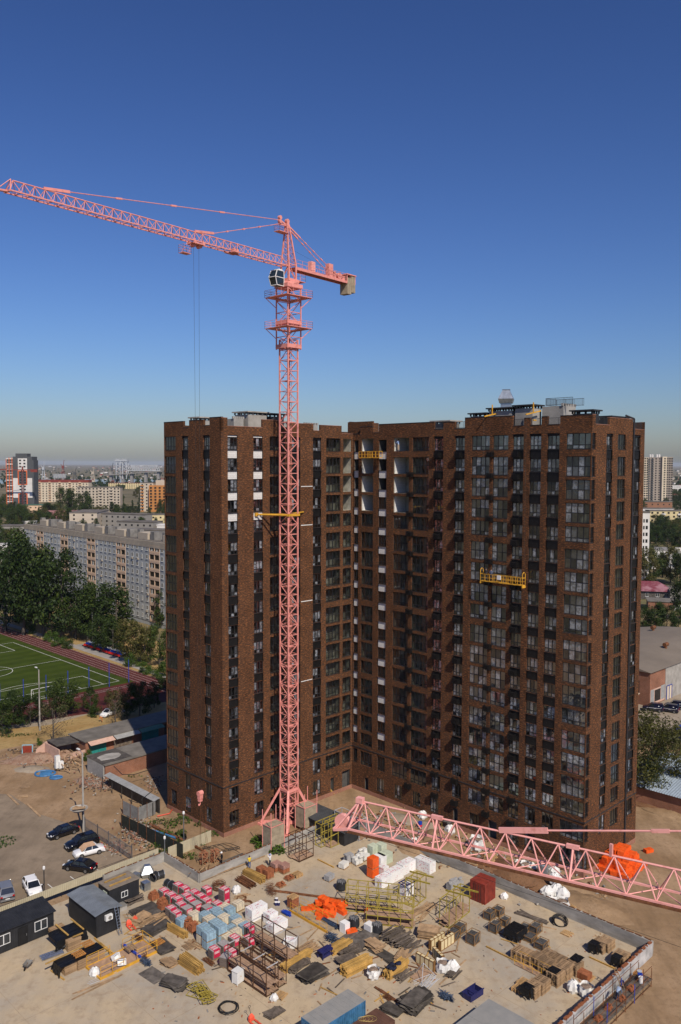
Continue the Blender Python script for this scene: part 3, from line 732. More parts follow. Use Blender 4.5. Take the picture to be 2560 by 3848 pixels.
# jib
A = Vector((0,0,JZ)) + JD*.8
b, bb = MB(), MB(); JL = 42.3
jib_truss(b, bb, A, JD, JS, JL, 34, 1.25, 1.2, .13, .075); jb = b.build('jib', M['pink'], crane); bb.build('jib_bracing', M['pink'], jb)
b = MB(); tip = A + JD*JL
b.beam(tip - JS*.6, tip + JS*.6, .2); b.beam(tip + JD*.1, tip + JD*1.1 - Vector((0,0,.1)), .4, .18); b.tube(tip - JS*.6, tip + Vector((0,0,1.35)) - JD*.4, .05, 5); b.tube(tip + JS*.6, tip + Vector((0,0,1.35)) - JD*.4, .05, 5); b.tube(tip+JD*1.1, tip + Vector((0,0,1.35)) - JD*.4, .05, 5)
b.build('jib_tip', M['pink'], jb)
at = lambda d, h=0, s=0: A + JD*d + Vector((0,0,h)) + JS*s
for (d0, g0) in ((36.5, .5), (15.2, -.4)):           # tie bars
 b = MB(); hp = top + JD*1.5 + Vector((0,0,g0*.6))
 b.beam(at(d0+1.6, 1.35), at(d0-1.6, 1.75), .18, .3)
 e0 = at(d0-1.6, 1.75)
 b.tube(e0, hp, .05, 6)
 for t in (.18, .42, .66): q = e0.lerp(hp, t); q2 = e0.lerp(hp, t+.025); b.beam(q, q2, .16, .2)
 b.beam(hp, top + Vector((0,0,-.2)), .16, .22); b.beam(hp+JS*.25, top+JS*.2, .1, .16); b.tube(hp-JS*.2+Vector((0,0,.35)), hp+JS*.2+Vector((0,0,.35)), .28, 10)
 b.build('tie_bar', M['pink'], crane)
b = MB()                                            # jib platform and pulley blocks
p = at(9.6, .1, .9); b.box(p, (1.7, 1.1, .08), ang); rail(b, [p-JD*.85-JS*.5, p+JD*.85-JS*.5, p+JD*.85+JS*.5, p-JD*.85+JS*.5, p-JD*.85-JS*.5], 1.3, .022, 2); b.box(at(9.6, .3, .2), (1.0, .5, .5), ang)
b.build('trolley_winch', M['pink'], jb)
TD = 16.6
b = MB()                                            # trolley with its basket
b.box(at(TD, -.25), (1.9, 1.3, .18), ang)
for d in (-.7, .7):
 for s in (-.62, .62): b.tube(at(TD+d, -.2, s-.08), at(TD+d, -.2, s+.08), .2, 10); b.beam(at(TD+d, -.3, s), at(TD+d, .25, s), .1)
for d in (-.5, .5): b.tube(at(TD+d, -.45, -.3), at(TD+d, -.45, .3), .28, 12)
p = at(TD+1.7, -1.7, .2); b.box(p, (1.3, .9, .07), ang); rail(b, [p-JD*.65-JS*.45, p+JD*.65-JS*.45, p+JD*.65+JS*.45, p-JD*.65+JS*.45, p-JD*.65-JS*.45], 1.0, .02)
b.tube(p-JD*.6, at(TD+.9, -.2), .03); b.tube(p+JD*.6, at(TD+1.2, .1), .03)
b.build('trolley', M['pink'], crane)
hook = at(TD, 0); hz = 9.2
b = MB()
for d, s in ((-.45, 0), (.45, 0)): b.tube(at(TD+d, -.6, s), Vector((hook.x + JD.x*d*.35, hook.y + JD.y*d*.35, hz+1.0)), .016, 5)
b.build('hoist_rope', M['steel'], crane)
b = MB(); hp = Vector((hook.x, hook.y, 0))
for d in (-.2, 0, .2): b.box(hp + JD*d + Vector((0,0,hz+.7)), (.12, .55, .9), ang)
b.tube(hp-JD*.35+Vector((0,0,hz+1.0)), hp+JD*.35+Vector((0,0,hz+1.0)), .33, 12); b.box(hp+Vector((0,0,hz+.1)), (.5,.4,.4), ang)
b.path([hp+Vector((0,0,hz-.1)), hp+Vector((0,0,hz-.45)), hp+JD*.22+Vector((0,0,hz-.65)), hp+JD*.3+Vector((0,0,hz-.4))], .07)
b.build('hook_block', M['pink'], crane)
b = MB()
for a, e in ((-.5,-.5),(.5,-.5),(.5,.5),(-.5,.5)): b.tube(hp+Vector((0,0,hz-.5)), hp+Vector((a, e+3, 1.3)), .02, 4)
b.build('sling', M['rust'], crane)
# counter jib
ct = lambda d, h=0, s=0: Vector((0,0,JZ)) - JD*d + Vector((0,0,h)) + JS*s
b = MB()
for s in (-.65, .65): b.beam(ct(.7, -.1, s), ct(14.6, -.1, s), .16, .34)
for i in range(9): b.beam(ct(1+i*1.65, -.1, -.65), ct(1+i*1.65, -.1, .65), .1); b.tube(ct(1+i*1.65, -.1, -.65), ct(2.65+i*1.62, -.1, .65), .04)
b.box(ct(7.7, .1), (13.6, 1.25, .05), ang); cj = b.build('counter_jib', M['pink'], crane)
b = MB(); rail(b, [ct(1, .1, -.7), ct(14.6, .1, -.7)], 1.05, .024, 2); rail(b, [ct(1, .1, .7), ct(14.6, .1, .7)], 1.05, .024, 2); b.build('guard_rail', M['pink'], cj)
b = MB(); b.box(ct(5.4, .95, .3), (.9, .7, 1.7), ang); b.box(ct(5.4, .95, -.06), (.7,.06,1.3), ang); b.build('electrical_cabinet', M['pink2'], cj)
b = MB(); b.box(ct(8.9, 1.05, -.2), (1.0, .7, 2.0), ang); b.box(ct(9.9, .6, 0), (.6,1.0,1.0), ang); b.tube(ct(11, .6, -.6), ct(11, .6, .6), .5, 14); b.box(ct(11.9, .4), (.6,1.2,.7), ang); b.build('hoist_winch', M['pink'], cj)
b = MB()
for k in range(4): b.box(ct(12.9+.5*k, -.25 - (.35 if k < 2 else 0), 0), (.46, 1.5, 2.5), ang)
b.build('counterweight', M['counter'], cj)
b = MB(); b.box(ct(13.6, 1.15), (2.3, 1.7, .16), ang); b.box(ct(14.6, .5, -.7), (.12,.12,1.4), ang); b.box(ct(14.6, .5, .7), (.12,.12,1.4), ang); b.box(ct(12.6, .5, .7), (.12,.12,1.4), ang); b.box(ct(12.6, .5, -.7), (.12,.12,1.4), ang); b.build('counterweight_frame', M['pink'], cj)
b = MB()
for s in (-.35, .35):
 a, c = top + JS*s*.6 - Vector((0,0,.2)), ct(11.2, .15, s*1.6)
 b.tube(a, c, .05, 6)
 for t in (.3, .45, .6, .85): b.beam(a.lerp(c, t), a.lerp(c, t+.03), .15)
 b.beam(a, a.lerp(c, .22), .14, .2)
b.build('tie_bar', M['pink'], crane)
b = MB(); b.tube(top.lerp(base[0], .62), ct(11.2, .9), .012, 4); b.build('hoist_rope', M['steel'], crane)
# operator cabin
cb = ct(-2.3, 0, .15); cb.z = 79.4
b = MB(); b.add([cb+JD*x+JS*y+Vector((0,0,z)) for x, y, z in ((-.8,-.6,0),(.6,-.6,0),(.6,.6,0),(-.8,.6,0),(-.8,-.65,1.1),(.95,-.65,1.1),(.95,.65,1.1),(-.8,.65,1.1),(-.8,-.6,2.1),(.55,-.6,2.1),(.55,.6,2.1),(-.8,.6,2.1))],
 [(3,2,1,0),(0,1,5,4),(1,2,6,5),(2,3,7,6),(3,0,4,7),(4,5,9,8),(5,6,10,9),(6,7,11,10),(7,4,8,11),(8,9,10,11)])
cabin = b.build('operator_cabin', mat('cabin_glass_dark', (.02,.03,.035), .12, var=.2, spec=.8), crane)
b = MB()
E8 = [cb+JD*x+JS*y+Vector((0,0,z)) for x, y, z in ((-.8,-.6,0),(.6,-.6,0),(.6,.6,0),(-.8,.6,0),(-.8,-.65,1.1),(.95,-.65,1.1),(.95,.65,1.1),(-.8,.65,1.1),(-.8,-.6,2.1),(.55,-.6,2.1),(.55,.6,2.1),(-.8,.6,2.1))]
for i, j in ((0,1),(1,2),(2,3),(0,4),(1,5),(2,6),(3,7),(4,5),(5,6),(6,7),(4,8),(5,9),(6,10),(7,11),(8,9),(9,10),(10,11),(11,8)): b.beam(E8[i], E8[j], .09)
b.box(cb+Vector((0,0,2.2))-JD*.3, (.8,.9,.25), ang); b.build('cabin_frame', M['white'], cabin)
b = MB(); p = ct(1.6, 0, 0); p.z = 80.5; b.box(p, (1.9, 2.0, .08), ang); rail(b, [p+JD*.2+JS*1, p-JD*.95+JS*1, p-JD*.95-JS*1, p+JD*.2-JS*1], 1.05, .024, 2); b.build('work_platform', M['pink'], crane)
# base frame with struts and ballast
b = MB()
for a, e in ((1,0),(-1,0),(0,1),(0,-1)):
 foot = loc(a*4.2*.7071 - e*4.2*.7071, a*4.2*.7071 + e*4.2*.7071, .3)
 b.beam(Vector((0,0,.35)), foot, .45, .5); b.beam(foot + Vector((0,0,.1)), loc((a-e)*.92, (a+e)*.92, 5.6), .32, .32); b.box(foot - Vector((0,0,.15)), (.9,.9,.3), TH)
b.beam(loc(-.92,-.92,5.5), loc(.92,-.92,5.5), .3, .4); b.beam(loc(.92,-.92,5.5), loc(.92,.92,5.5), .3, .4); b.beam(loc(-.92,.92,5.5), loc(.92,.92,5.5), .3, .4); b.beam(loc(-.92,-.92,5.5), loc(-.92,.92,5.5), .3, .4)
b.build('base_frame', M['pink'], crane)
for (px, py, nb) in ((1017, 3150, 6), (1137, 3105, 6)):
 p = G(px, py, .4) - Vector((CX, CY, 0)) if False else None
def ballast(c, w, d, n):
 for k in range(n):
  b = MB(); b.box((c[0], c[1], .45+.62*k+.3), (w, d, .6), TH); b.build('ballast_block', M['counter'], crane)
 b = MB()
 for a, e in ((-.5,-.5),(.5,-.5),(.5,.5),(-.5,.5)):
  q = loc(a*(w+.06), e*(d+.06), 0); b.tube((c[0]+q.x, c[1]+q.y, 0), (c[0]+q.x, c[1]+q.y, n*.62+2.6), .06, 5)
 q = [loc(a*(w+.06), e*(d+.06), .5+n*.62) for a, e in ((-.5,-.5),(.5,-.5),(.5,.5),(-.5,.5),(-.5,-.5))]
 for a, e in zip(q[:-1], q[1:]): b.beam((c[0]+a.x, c[1]+a.y, a.z), (c[0]+e.x, c[1]+e.y, e.z), .08)
 b.build('ballast_rod', M['pink'], crane)
p = G(1015, 3195, .3); ballast((p.x-CX+.4, p.y-CY+1.2), 2.4, 1.8, 5)
p = G(1150, 3110, .3); ballast((p.x-CX, p.y-CY+.6), 2.4, 2.0, 5)
# yellow wall tie
b = MB(); z = 46.6
for k in range(4):
 a, e = ((-1.1,-1.1),(1.1,-1.1),(1.1,1.1),(-1.1,1.1))[k], ((1.1,-1.1),(1.1,1.1),(-1.1,1.1),(-1.1,-1.1))[k]
 b.beam(loc(*a, z), loc(*e, z), .28, .35)
w0 = Vector(P1+(0,)) + Vector((UX*6.3, UY*6.3, 0)) - Vector((CX, CY, 0)); w1 = Vector(P1+(0,)) + Vector((UX*15.6, UY*15.6, 0)) - Vector((CX, CY, 0))
b.tube(loc(-1.1,-1.1,z), (w0.x, w0.y, z), .12, 8); b.tube(loc(-1.1,1.1,z), (w0.x+.5, w0.y+.5, z), .12, 8); b.tube(loc(1.1,1.1,z), (w1.x, w1.y, z), .12, 8)
b.box((w0.x, w0.y, z), (.5,.3,.5), TH); b.build('wall_tie', M['yellow'], crane)

# ---- the near jib, reaching into the picture from a second crane off to the right
z2 = 37.5
A2, B2 = G(1330, 3005, z2), G(2517, 3262, z2)
D2 = (B2 - A2); D2.z = 0; D2.normalize(); S2 = Vector((D2.y, -D2.x, 0))
crane2 = thing('tower_crane', 'pink crane jib crossing the lower right foreground above the yard, seen from above', 'crane', (A2.x + D2.x*46, A2.y + D2.y*46, 0))
O2 = Vector(crane2.location)
b, bb = MB(), MB(); base0 = A2 - Vector((0,0,1.25)) - O2
jib_truss(b, bb, base0, D2, S2, 45, 38, 1.25, 1.2, .085, .055); jb2 = b.build('jib', M['pink2'], crane2); bb.build('jib_bracing', M['pink2'], jb2)
b = MB()
t0 = base0 + Vector((0,0,1.3)) + D2*.35
for s in (-.6, .6):
 b.tube(base0 + S2*s, t0, .05, 6); b.tube(base0 + S2*s - D2*.75 - Vector((0,0,.2)), t0, .05, 6); b.beam(base0 + S2*s, base0 + S2*s - D2*.8 - Vector((0,0,.2)), .12)
b.beam(base0 - D2*.8 - S2*.6 - Vector((0,0,.2)), base0 - D2*.8 + S2*.6 - Vector((0,0,.2)), .14); b.tube(base0 - D2*.6 - S2*.12, base0 - D2*.6 + S2*.12, .42, 14); b.box(t0, (.35,.3,.25), math.atan2(D2.y, D2.x))
b.build('jib_tip', M['pink2'], jb2)
b = MB(); e0 = base0 + D2*7.4 + Vector((0,0,1.3)); e1 = base0 + D2*9.6 + Vector((0,0,1.75))
b.beam(e0, e1, .1, .24); e2 = base0 + D2*44 + Vector((0,0,9)); b.tube(e1, e2, .045, 6)
for t in (.135, .32): q = e1.lerp(e2, t); b.beam(q - (e2-e1).normalized()*.36, q + (e2-e1).normalized()*.36, .08, .15)
b.beam(base0+D2*12.3+Vector((0,0,1.2)), base0+D2*12.3+Vector((0,0,1.75)), .12)
for k in (4.4, 10.7): b.beam(base0+D2*(k-.28)+Vector((0,0,1.27)), base0+D2*(k+.28)+Vector((0,0,1.27)), .15, .17); b.tube(base0+D2*k+Vector((0,0,1.2)), base0+D2*k-S2*.6, .06, 5); b.tube(base0+D2*k+Vector((0,0,1.2)), base0+D2*k+S2*.6, .06, 5)
b.build('tie_bar', M['pink2'], crane2)
b = MB(); b.beam(base0+S2*.62-Vector((0,0,.12)), base0+S2*.62+D2*45-Vector((0,0,.12)), .12, .1); b.tube(base0-D2*.6-Vector((0,0,.5)), base0+D2*45-Vector((0,0,.5)), .018, 5); b.build('trolley_rail', M['rust'], jb2)  # rust tone paints in the shade on the track angle iron
b, bb = MB(), MB(); lattice_mast(b, bb, 0, 0, 0, z2+9, 1.85, 1.85, .2, .1, 0); b.build('mast', M['pink'], crane2); bb.build('mast_bracing', M['pink'], crane2)

# ------------------------------------------------------------------ vehicles
M['carblack'] = mat('black_car_paint', (.006,.006,.008), .12, var=.1, spec=.7, objvar=0); M['carwhite'] = mat('white_car_paint', (.72,.72,.72), .25, var=.05, spec=.5, objvar=0)
M['carsilver'] = mat('silver_car_paint', (.33,.34,.35), .28, metal=.6, var=.06, objvar=0); M['carnavy'] = mat('navy_car_paint', (.006,.007,.022), .15, var=.1, spec=.7, objvar=0); M['vanblue'] = mat('blue_van_paint', (.012,.035,.36), .25, var=.08, spec=.5, objvar=0)
M['carglass'] = mat('car_glass', (.012,.014,.016), .05, var=.1, spec=.9, objvar=0); M['tyre'] = mat('tyre', (.012,.012,.012), .8); M['rim'] = mat('alloy', (.35,.36,.37), .3, metal=.8); M['lampred'] = mat('tail_lamp', (.45,.01,.01), .2); M['lampw'] = mat('head_lamp', (.7,.72,.74), .1, spec=.8)
CARS = {  # length, half width, wheelbase positions, lower body profile (x, top z), cabin (x at belt rear, roof rear, roof front, belt front, roof z)
 'sedan': (4.4, .86, (-1.32, 1.3), [(-2.2,.62),(-2.05,.92),(-1.35,.98),(.9,.95),(1.6,.86),(2.12,.68),(2.2,.5)], (-1.75,-.95,.35,1.2,1.45)),
 'suv':   (4.6, .93, (-1.35, 1.36), [(-2.28,.7),(-2.2,1.05),(-1.5,1.1),(.85,1.06),(1.65,1.0),(2.2,.78),(2.28,.5)], (-2.15,-1.75,.3,1.15,1.70)),
 'hatch': (4.2, .87, (-1.28, 1.28), [(-2.05,.7),(-2.0,1.0),(-1.4,1.02),(.85,.98),(1.5,.88),(2.02,.68),(2.1,.5)], (-1.95,-1.45,.35,1.2,1.50)),
 'lada':  (4.1, .80, (-1.2, 1.22), [(-2.05,.55),(-2.02,.86),(-1.2,.90),(.95,.88),(1.3,.84),(1.98,.76),(2.05,.5)], (-1.25,-.85,.45,.95,1.38)),
 'van':   (4.5, .92, (-1.4, 1.35), [(-2.2,.7),(-2.18,1.15),(-1.5,1.18),(.8,1.12),(1.5,1.02),(2.1,.8),(2.2,.5)], (-2.16,-2.0,.2,1.05,1.83)),
 'bigvan': (5.6, 1.0, (-1.7, 1.75), [(-2.75,.8),(-2.74,1.4),(-1.8,1.42),(1.2,1.4),(1.9,1.2),(2.7,.95),(2.8,.5)], (-2.73,-2.65,1.0,1.75,2.5))}
def car(p, rz, kind, paint, label, z=.0, sidestripe=False, lettering=False):
 L, hw, wb, prof, cab = CARS[kind]; o = thing('car' if 'van' not in kind else 'van', label, 'van' if 'van' in kind else 'car', (p[0], p[1], z), rz)
 b = MB(); zb = .24; n = len(prof); vs = []
 for x, zt in prof:
  tp = 1 - .10*(abs(x)/(L/2))**4
  for s in (-1, 1): vs += [(x, s*hw*tp*.96, zb), (x, s*hw*tp, zb+.25), (x, s*hw*tp, zt-.16), (x, s*hw*tp*.94, zt-.03), (x, s*hw*tp*.86, zt)]
 fs = []
 for i in range(n-1):
  a, c = i*10, (i+1)*10
  for k in range(4): fs += [(a+k, a+k+1, c+k+1, c+k), (a+5+k, c+5+k, c+5+k+1, a+5+k+1)]
  fs += [(a+4, a+9, c+9, c+4), (a, c, c+5, a+5)]
 for a in (0, (n-1)*10): fs += [(a, a+1, a+6, a+5), (a+1, a+2, a+7, a+6), (a+2, a+3, a+8, a+7), (a+3, a+4, a+9, a+8)]
 b.add(vs, fs); body = b.build('body', M[paint], o, True)
 x0, x1, x2, x3, zr = cab; zt = lambda x: next((za+(zc-za)*(x-xa)/(xc-xa) for (xa, za), (xc, zc) in zip(prof[:-1], prof[1:]) if xa <= x <= xc), .9)
 b = MB(); bw_, rw = hw*.88, hw*.70
 V = [(x0,-bw_,zt(x0)-.03),(x3,-bw_,zt(x3)-.03),(x3,bw_,zt(x3)-.03),(x0,bw_,zt(x0)-.03),(x1,-rw,zr-.05),(x2,-rw,zr-.05),(x2,rw,zr-.05),(x1,rw,zr-.05)]
 b.add(V, [(0,1,5,4),(1,2,6,5),(2,3,7,6),(3,0,4,7),(4,5,6,7)]); b.build('windows', M['carglass'] if not ('van' in kind) else M['carglass'], o)
 b = MB(); e = .035
 b.add([(x1-.06,-rw-e,zr-.07),(x2+.06,-rw-e,zr-.07),(x2+.06,rw+e,zr-.07),(x1-.06,rw+e,zr-.07),(x1+.1,-rw+.1,zr),(x2-.1,-rw+.1,zr),(x2-.1,rw-.1,zr),(x1+.1,rw-.1,zr)], [(3,2,1,0),(0,1,5,4),(1,2,6,5),(2,3,7,6),(3,0,4,7),(4,5,6,7)])
 for s in (-1, 1):
  for (xa, xb) in ((x0, x1), (x3, x2), ((x0+x3)/2-.1, (x1+x2)/2-.1)): b.beam((xa, s*(bw_+.005), zt(xa)-.02), (xb, s*(rw+.02), zr-.05), .07, .05)
 if 'van' in kind:
  for s in (-1, 1): b.add([(x0,s*(bw_+.01),zt(x0)-.05),(-.25 if kind == 'van' else .9,s*(bw_+.01),zt(-.25)-.05),(-.25 if kind == 'van' else .9,s*(rw+.03),zr-.06),(x1,s*(rw+.03),zr-.06)], [(0,1,2,3)])
 b.build('roof', M[paint], o)
 for x in wb:
  for s in (-1, 1):
   b = MB(); b.tube((x, s*(hw-.2), .33), (x, s*(hw+.012), .33), .33, 16); wo = b.build('wheel', M['tyre'], o); b = MB(); b.tube((x, s*(hw+.013), .33), (x, s*(hw+.022), .33), .2, 10); b.build('rim', M['rim'], wo)
 xr, xf = prof[0][0], prof[-1][0]
 for s in (-1, 1):
  b = MB(); b.box((xf-.16, s*hw*.66, .66), (.24, .36, .13)); b.build('headlight', M['lampw'], o); b = MB(); b.box((xr+.06, s*hw*.74, .80), (.16, .24, .16 if 'van' not in kind else .4)); b.build('tail_light', M['lampred'], o)
  b = MB(); b.box((x3-.25, s*(hw+.07), zt(x3)+.03), (.12,.16,.12)); b.build('wing_mirror', M[paint], o)
 for x, m in ((xr-.012, 'pvc'), (xf+.012, 'pvc')): b = MB(); b.box((x, 0, .52), (.015, .5, .11)); b.build('number_plate', M.setdefault('pvc', mat('white_pvc', (.72,.72,.70), .4, var=.06)), o)
 b = MB(); b.bx(xr-.03, xr+.25, -hw*.9, hw*.9, .26, .42); b.bx(xf-.2, xf+.03, -hw*.85, hw*.85, .25, .4); b.build('bumper', M[paint], o)
 if sidestripe:
  b = MB()
  for s in (-1, 1): b.bx(-1.7, 1.0, min(s*(hw+.004), s*(hw+.008)), max(s*(hw+.004), s*(hw+.008)), .88, .93); b.beam((1.0, s*(hw+.006), .905), (1.25, s*(hw+.0), .8), .01, .05)
  for s in (-1, 1): b.add([(-1.35,s*(hw-.07),1.3),(-1.1,s*(hw-.07),1.3),(-1.1,s*(hw-.11),1.45),(-1.22,s*(hw-.1),1.38),(-1.35,s*(hw-.11),1.45)], [(0,1,2,3,4)]); b.bx(-.7,-.2,min(s*(hw+.004), s*(hw+.008)),max(s*(hw+.004), s*(hw+.008)),.76,.8)
  b.build('side_stripe', M['pvc'], body)
 if lettering:
  b = MB()
  for i in range(11):
   if i == 5: continue
   y = -.55+i*.1; b.bx(xr-.012, xr-.004, y, y+.022, 1.32, 1.42); b.bx(xr-.012, xr-.004, y+.045, y+.067, 1.32, 1.42); b.bx(xr-.012, xr-.004, y+.022, y+.045, 1.40 if i % 2 else 1.32, 1.42 if i % 2 else 1.34)
  b.build('rear_lettering', M['pvc'], body)
 return o
def pxcar(x, y, x2, y2, *a, **k):
 "car centred on the ground between two pixels, nose at the second"
 p, q = G(x, y), G(x2, y2); return car((p+q)/2, math.atan2(q.y-p.y, q.x-p.x), *a, **k)
Z3 = lambda x, y: (x*.574, 2500+y*.574)
pxcar(*Z3(495,1085), *Z3(330,1140), 'sedan', 'carblack', 'black hatchback parked nearest the pole in the left lot')
pxcar(*Z3(630,1155), *Z3(440,1215), 'suv', 'carblack', 'black crossover parked between the black hatchback and the white saloon')
lada = pxcar(*Z3(670,1215), *Z3(495,1260), 'lada', 'carwhite', 'old white saloon with a tan cover over its windscreen')
b = MB(); r = random.Random(3)
vs = [(x+r.uniform(-.03,.03), y, 1.42 if x < .5 else 1.42-(x-.5)*.75) for x in (-.75, -.4, 0, .45, .8, 1.15) for y in (-.75, -.3, .2, .75)]
b.add(vs, [(i*4+j, i*4+j+1, (i+1)*4+j+1, (i+1)*4+j) for i in range(5) for j in range(3)]); b.build('sun_cover', mat('tan_cover', (.52,.33,.20), .9, var=.2, bump=.5), lada)
pxcar(*Z3(610,1350), *Z3(440,1325), 'sedan', 'carblack', 'black saloon parked nearest the cabins, red tail lamps to the camera')
pxcar(*Z3(180,1420), *Z3(245,1535), 'hatch', 'carwhite', 'white hatchback by the fence in the left lot')
pxcar(*Z3(55,1565), *Z3(15,1440), 'suv', 'carsilver', 'silver crossover at the left edge of the lot, seen from behind')
pxcar(*Z3(770,305), *Z3(660,350), 'hatch', 'carwhite', 'white car behind the long garage row under the trees')
# ------------------------------------------------------------------ poles, lamps, fences
def lamp(p, h, label, head='led', double=False, m='concrete'):
 o = thing('street_lamp', label, 'lamp post', (p[0], p[1], 0), HV0); b = MB(); b.tube((0,0,0), (0,0,h), .17, 8, .11); b.build('pole', M[m], o)
 if head:
  b = MB(); b.tube((0,0,h-.1), (-1.0,0,h+.25), .04, 6); a = b.build('arm', M['galv'], o); b = MB(); b.box((-1.25,0,h+.25), (.7,.28,.14)); b.build('lamp_head', M['white'], a)
 return o
HV0 = TH - math.pi/2
lamp(G(*Z3(262,428)), 12.5, 'tall concrete street lamp behind the soil yard near the pitch trees')
lp = lamp(G(*Z3(548,1100)), 12.0, 'concrete street lamp with a platform beside the black hatchback')
o = thing('pole_platform', 'round tray of planks fixed on the street lamp pole by the lot', 'platform', (G(*Z3(548,1100)).x-.5, G(*Z3(548,1100)).y-.4, 3.6), 0); b = MB(); b.lathe([(.9,0),(1.3,.35),(1.2,.35),(.85,.06)], 16); b.build('tray', M['concrete'], o); b = MB(); b.box((0,0,.38), (1.8,.9,.05), .3); b.box((0,.1,.45), (1.5,.3,.05), -.4); b.build('plank', M['wood'], o); b = MB(); b.beam((.4,.2,0), (.5,.4,-3.6), .12); b.build('support', M['steel'], o)
for (x, y, h, l) in ((1205, 1215, 5.2, 'short lamp pole with white head at the beige fence'), (1080, 1290, 3.2, 'short lamp pole at the beige fence corner'), (292, 1545, 4.0, 'dark camera post at the left cabin fence')):
 q = G(*Z3(x, y)); o = thing('lamp_post', l, 'lamp post', (q.x, q.y, 0), HV0); b = MB(); b.tube((0,0,0), (0,0,h), .07, 7); b.build('pole', M['galv'] if x > 500 else M['steel'], o); b = MB(); b.lathe([(.09,h),(.17,h+.15),(.15,h+.4),(.05,h+.48)], 10); b.build('lamp_head', M['white'], o)
Z2 = lambda x, y: (x*.4454, 1650+y*.4454)
for (x, y, h, l) in ((783, 1725, 9.5, 'concrete pole behind the left bleacher'), (1245, 1865, 9.5, 'concrete pole left of the brick tower by the footpath'), (390, 1605, 5.5, 'short concrete pole at the pitch fence among trees'), (62, 1500, 7, 'leaning lamp pole at the far left pitch fence')):
 q = G(*Z2(x, y)); lamp(q, h, l, None)
# metal picket fence by the lot
def picket(pts, h, label, m='steel', step=.14, posts=2.5):
 a = Vector(pts[0]); o = thing('picket_fence', label, 'fence', (a.x, a.y, 0), 0)
 for p, q in zip(pts[:-1], pts[1:]):
  p, q = Vector(p)-a, Vector(q)-a; L = (q-p).length; n = max(1, int(L/posts)); b = MB()
  for z in (.25, h-.2): b.beam(p+Vector((0,0,z)), q+Vector((0,0,z)), .04)
  for i in range(int(L/step)): c = p+(q-p)*(i*step/L); b.beam(c+Vector((0,0,.08)), c+Vector((0,0,h)), .022)
  b.build('picket_panel', M[m], o)
  for i in range(n+1): c = p+(q-p)*i/n; b = MB(); b.beam(c, c+Vector((0,0,h+.15)), .09); b.build('post', M[m], o)
 return o
M['fencegrey'] = mat('grey_fence_paint', (.12,.12,.13), .5)
picket([G(*Z3(558,1085)), G(*Z3(640,1135)), G(*Z3(865,1280))], 2.0, 'grey picket fence between the lot and the dirt strip', 'fencegrey')
picket([G(*Z3(935,1320)), G(*Z3(1010,1310))], 1.6, 'short grey picket fence piece by the yard corner', 'fencegrey')
picket([F(17.2, -110), F(17.2, -50)], 2.0, 'dark mesh fence at the far side of the running track, left part', 'steel', .35, 3)
picket([F(15.9, -46.5), F(15.9, -14)], 2.0, 'dark mesh fence behind the bleachers', 'steel', .35, 3)
picket([F(-70, 14.5), F(-14, 14.5)], 2.0, 'dark mesh fence under the trees on the near side of the pitch', 'steel', .35, 3)
M['postblue'] = mat('blue_post', (.02,.045,.30), .5)
ns = thing('ball_stop_net', 'tall blue-posted ball stop net behind the pitch goal line', 'net', tuple(F(-17, 3.2, 0)), TH)
for i in range(8):
 b = MB(); b.tube((17.8-5.3*i, 0, 0), (17.8-5.3*i, 0, 5.8), .09, 6); b.build('post', M['postblue'], ns)
b = MB()
for k in range(1, 12): b.tube((-19.3,0,.5*k), (17.8,0,.5*k), .008, 3)
for k in range(48): b.tube((-19.3+k*.79,0,0), (-19.3+k*.79,0,5.7), .008, 3)
b.build('netting', M['steel'], ns)['kind'] = 'stuff'
gl = thing('football_goal', 'white football goal on the near goal line of the pitch', 'goal', tuple(F(-20, .1, 0)), TH)
b = MB(); b.tube((-2.5,0,0), (-2.5,0,2.1), .06, 6); b.tube((2.5,0,0), (2.5,0,2.1), .06, 6); b.tube((-2.5,0,2.1), (2.5,0,2.1), .06, 6); b.build('frame', M['white'], gl); b = MB(); 
for x in (-2.5, 2.5): b.tube((x,0,2.1), (x,-.9,2.0), .03, 5); b.tube((x,-.9,2.0), (x,-1.4,0), .03, 5)
b.tube((-2.5,-1.4,.03), (2.5,-1.4,.03), .03, 5); b.build('stay', M['white'], gl)
# bleachers
M['seatr'] = mat('red_seat', (.62,.02,.015), .5, var=.05); M['seatb'] = mat('blue_seat', (.012,.05,.36), .5, var=.05)
seat_geo = lambda m, nm: MB().bx(-.2, .2, -.2, .2, 0, .05).bx(-.2, .2, .16, .21, .05, .4).mesh(nm, M[m])
SEATS = [seat_geo(m, 'seat') for m in ('seatr', 'seatb', 'white')]
for i, (vb, lab) in enumerate(((-43.0, 'left bleacher with red, blue and white seat rows by the running track'), (-32.0, 'right bleacher with red, blue and white seat rows by the running track'))):
 o = thing('bleacher', lab, 'bleacher', tuple(F(12.4, vb, .014)), TH-math.pi/2)
 for k in range(3):
  b = MB(); b.bx(0, 10.4, .75*k, .75*k+.7, .35*k+.28, .35*k+.34)
  for j in range(4): b.bx(j*3.4, j*3.4+.08, .75*k+.1, .75*k+.5, 0, .35*k+.28)
  b.build('tier', M['bluep'] if 'bluep' in M else M['steel'], o)
  for j in range(21):
   if k < 2 and j % 7 == 6: continue
   put(SEATS[k], 'seat', o, (.3+j*.49, .75*k+.38, .35*k+.345))
 b = MB(); rail(b, [(0, 2.5, .7), (10.4, 2.5, .7)], .9, .03, 2); b.build('back_rail', M['steel'], o)
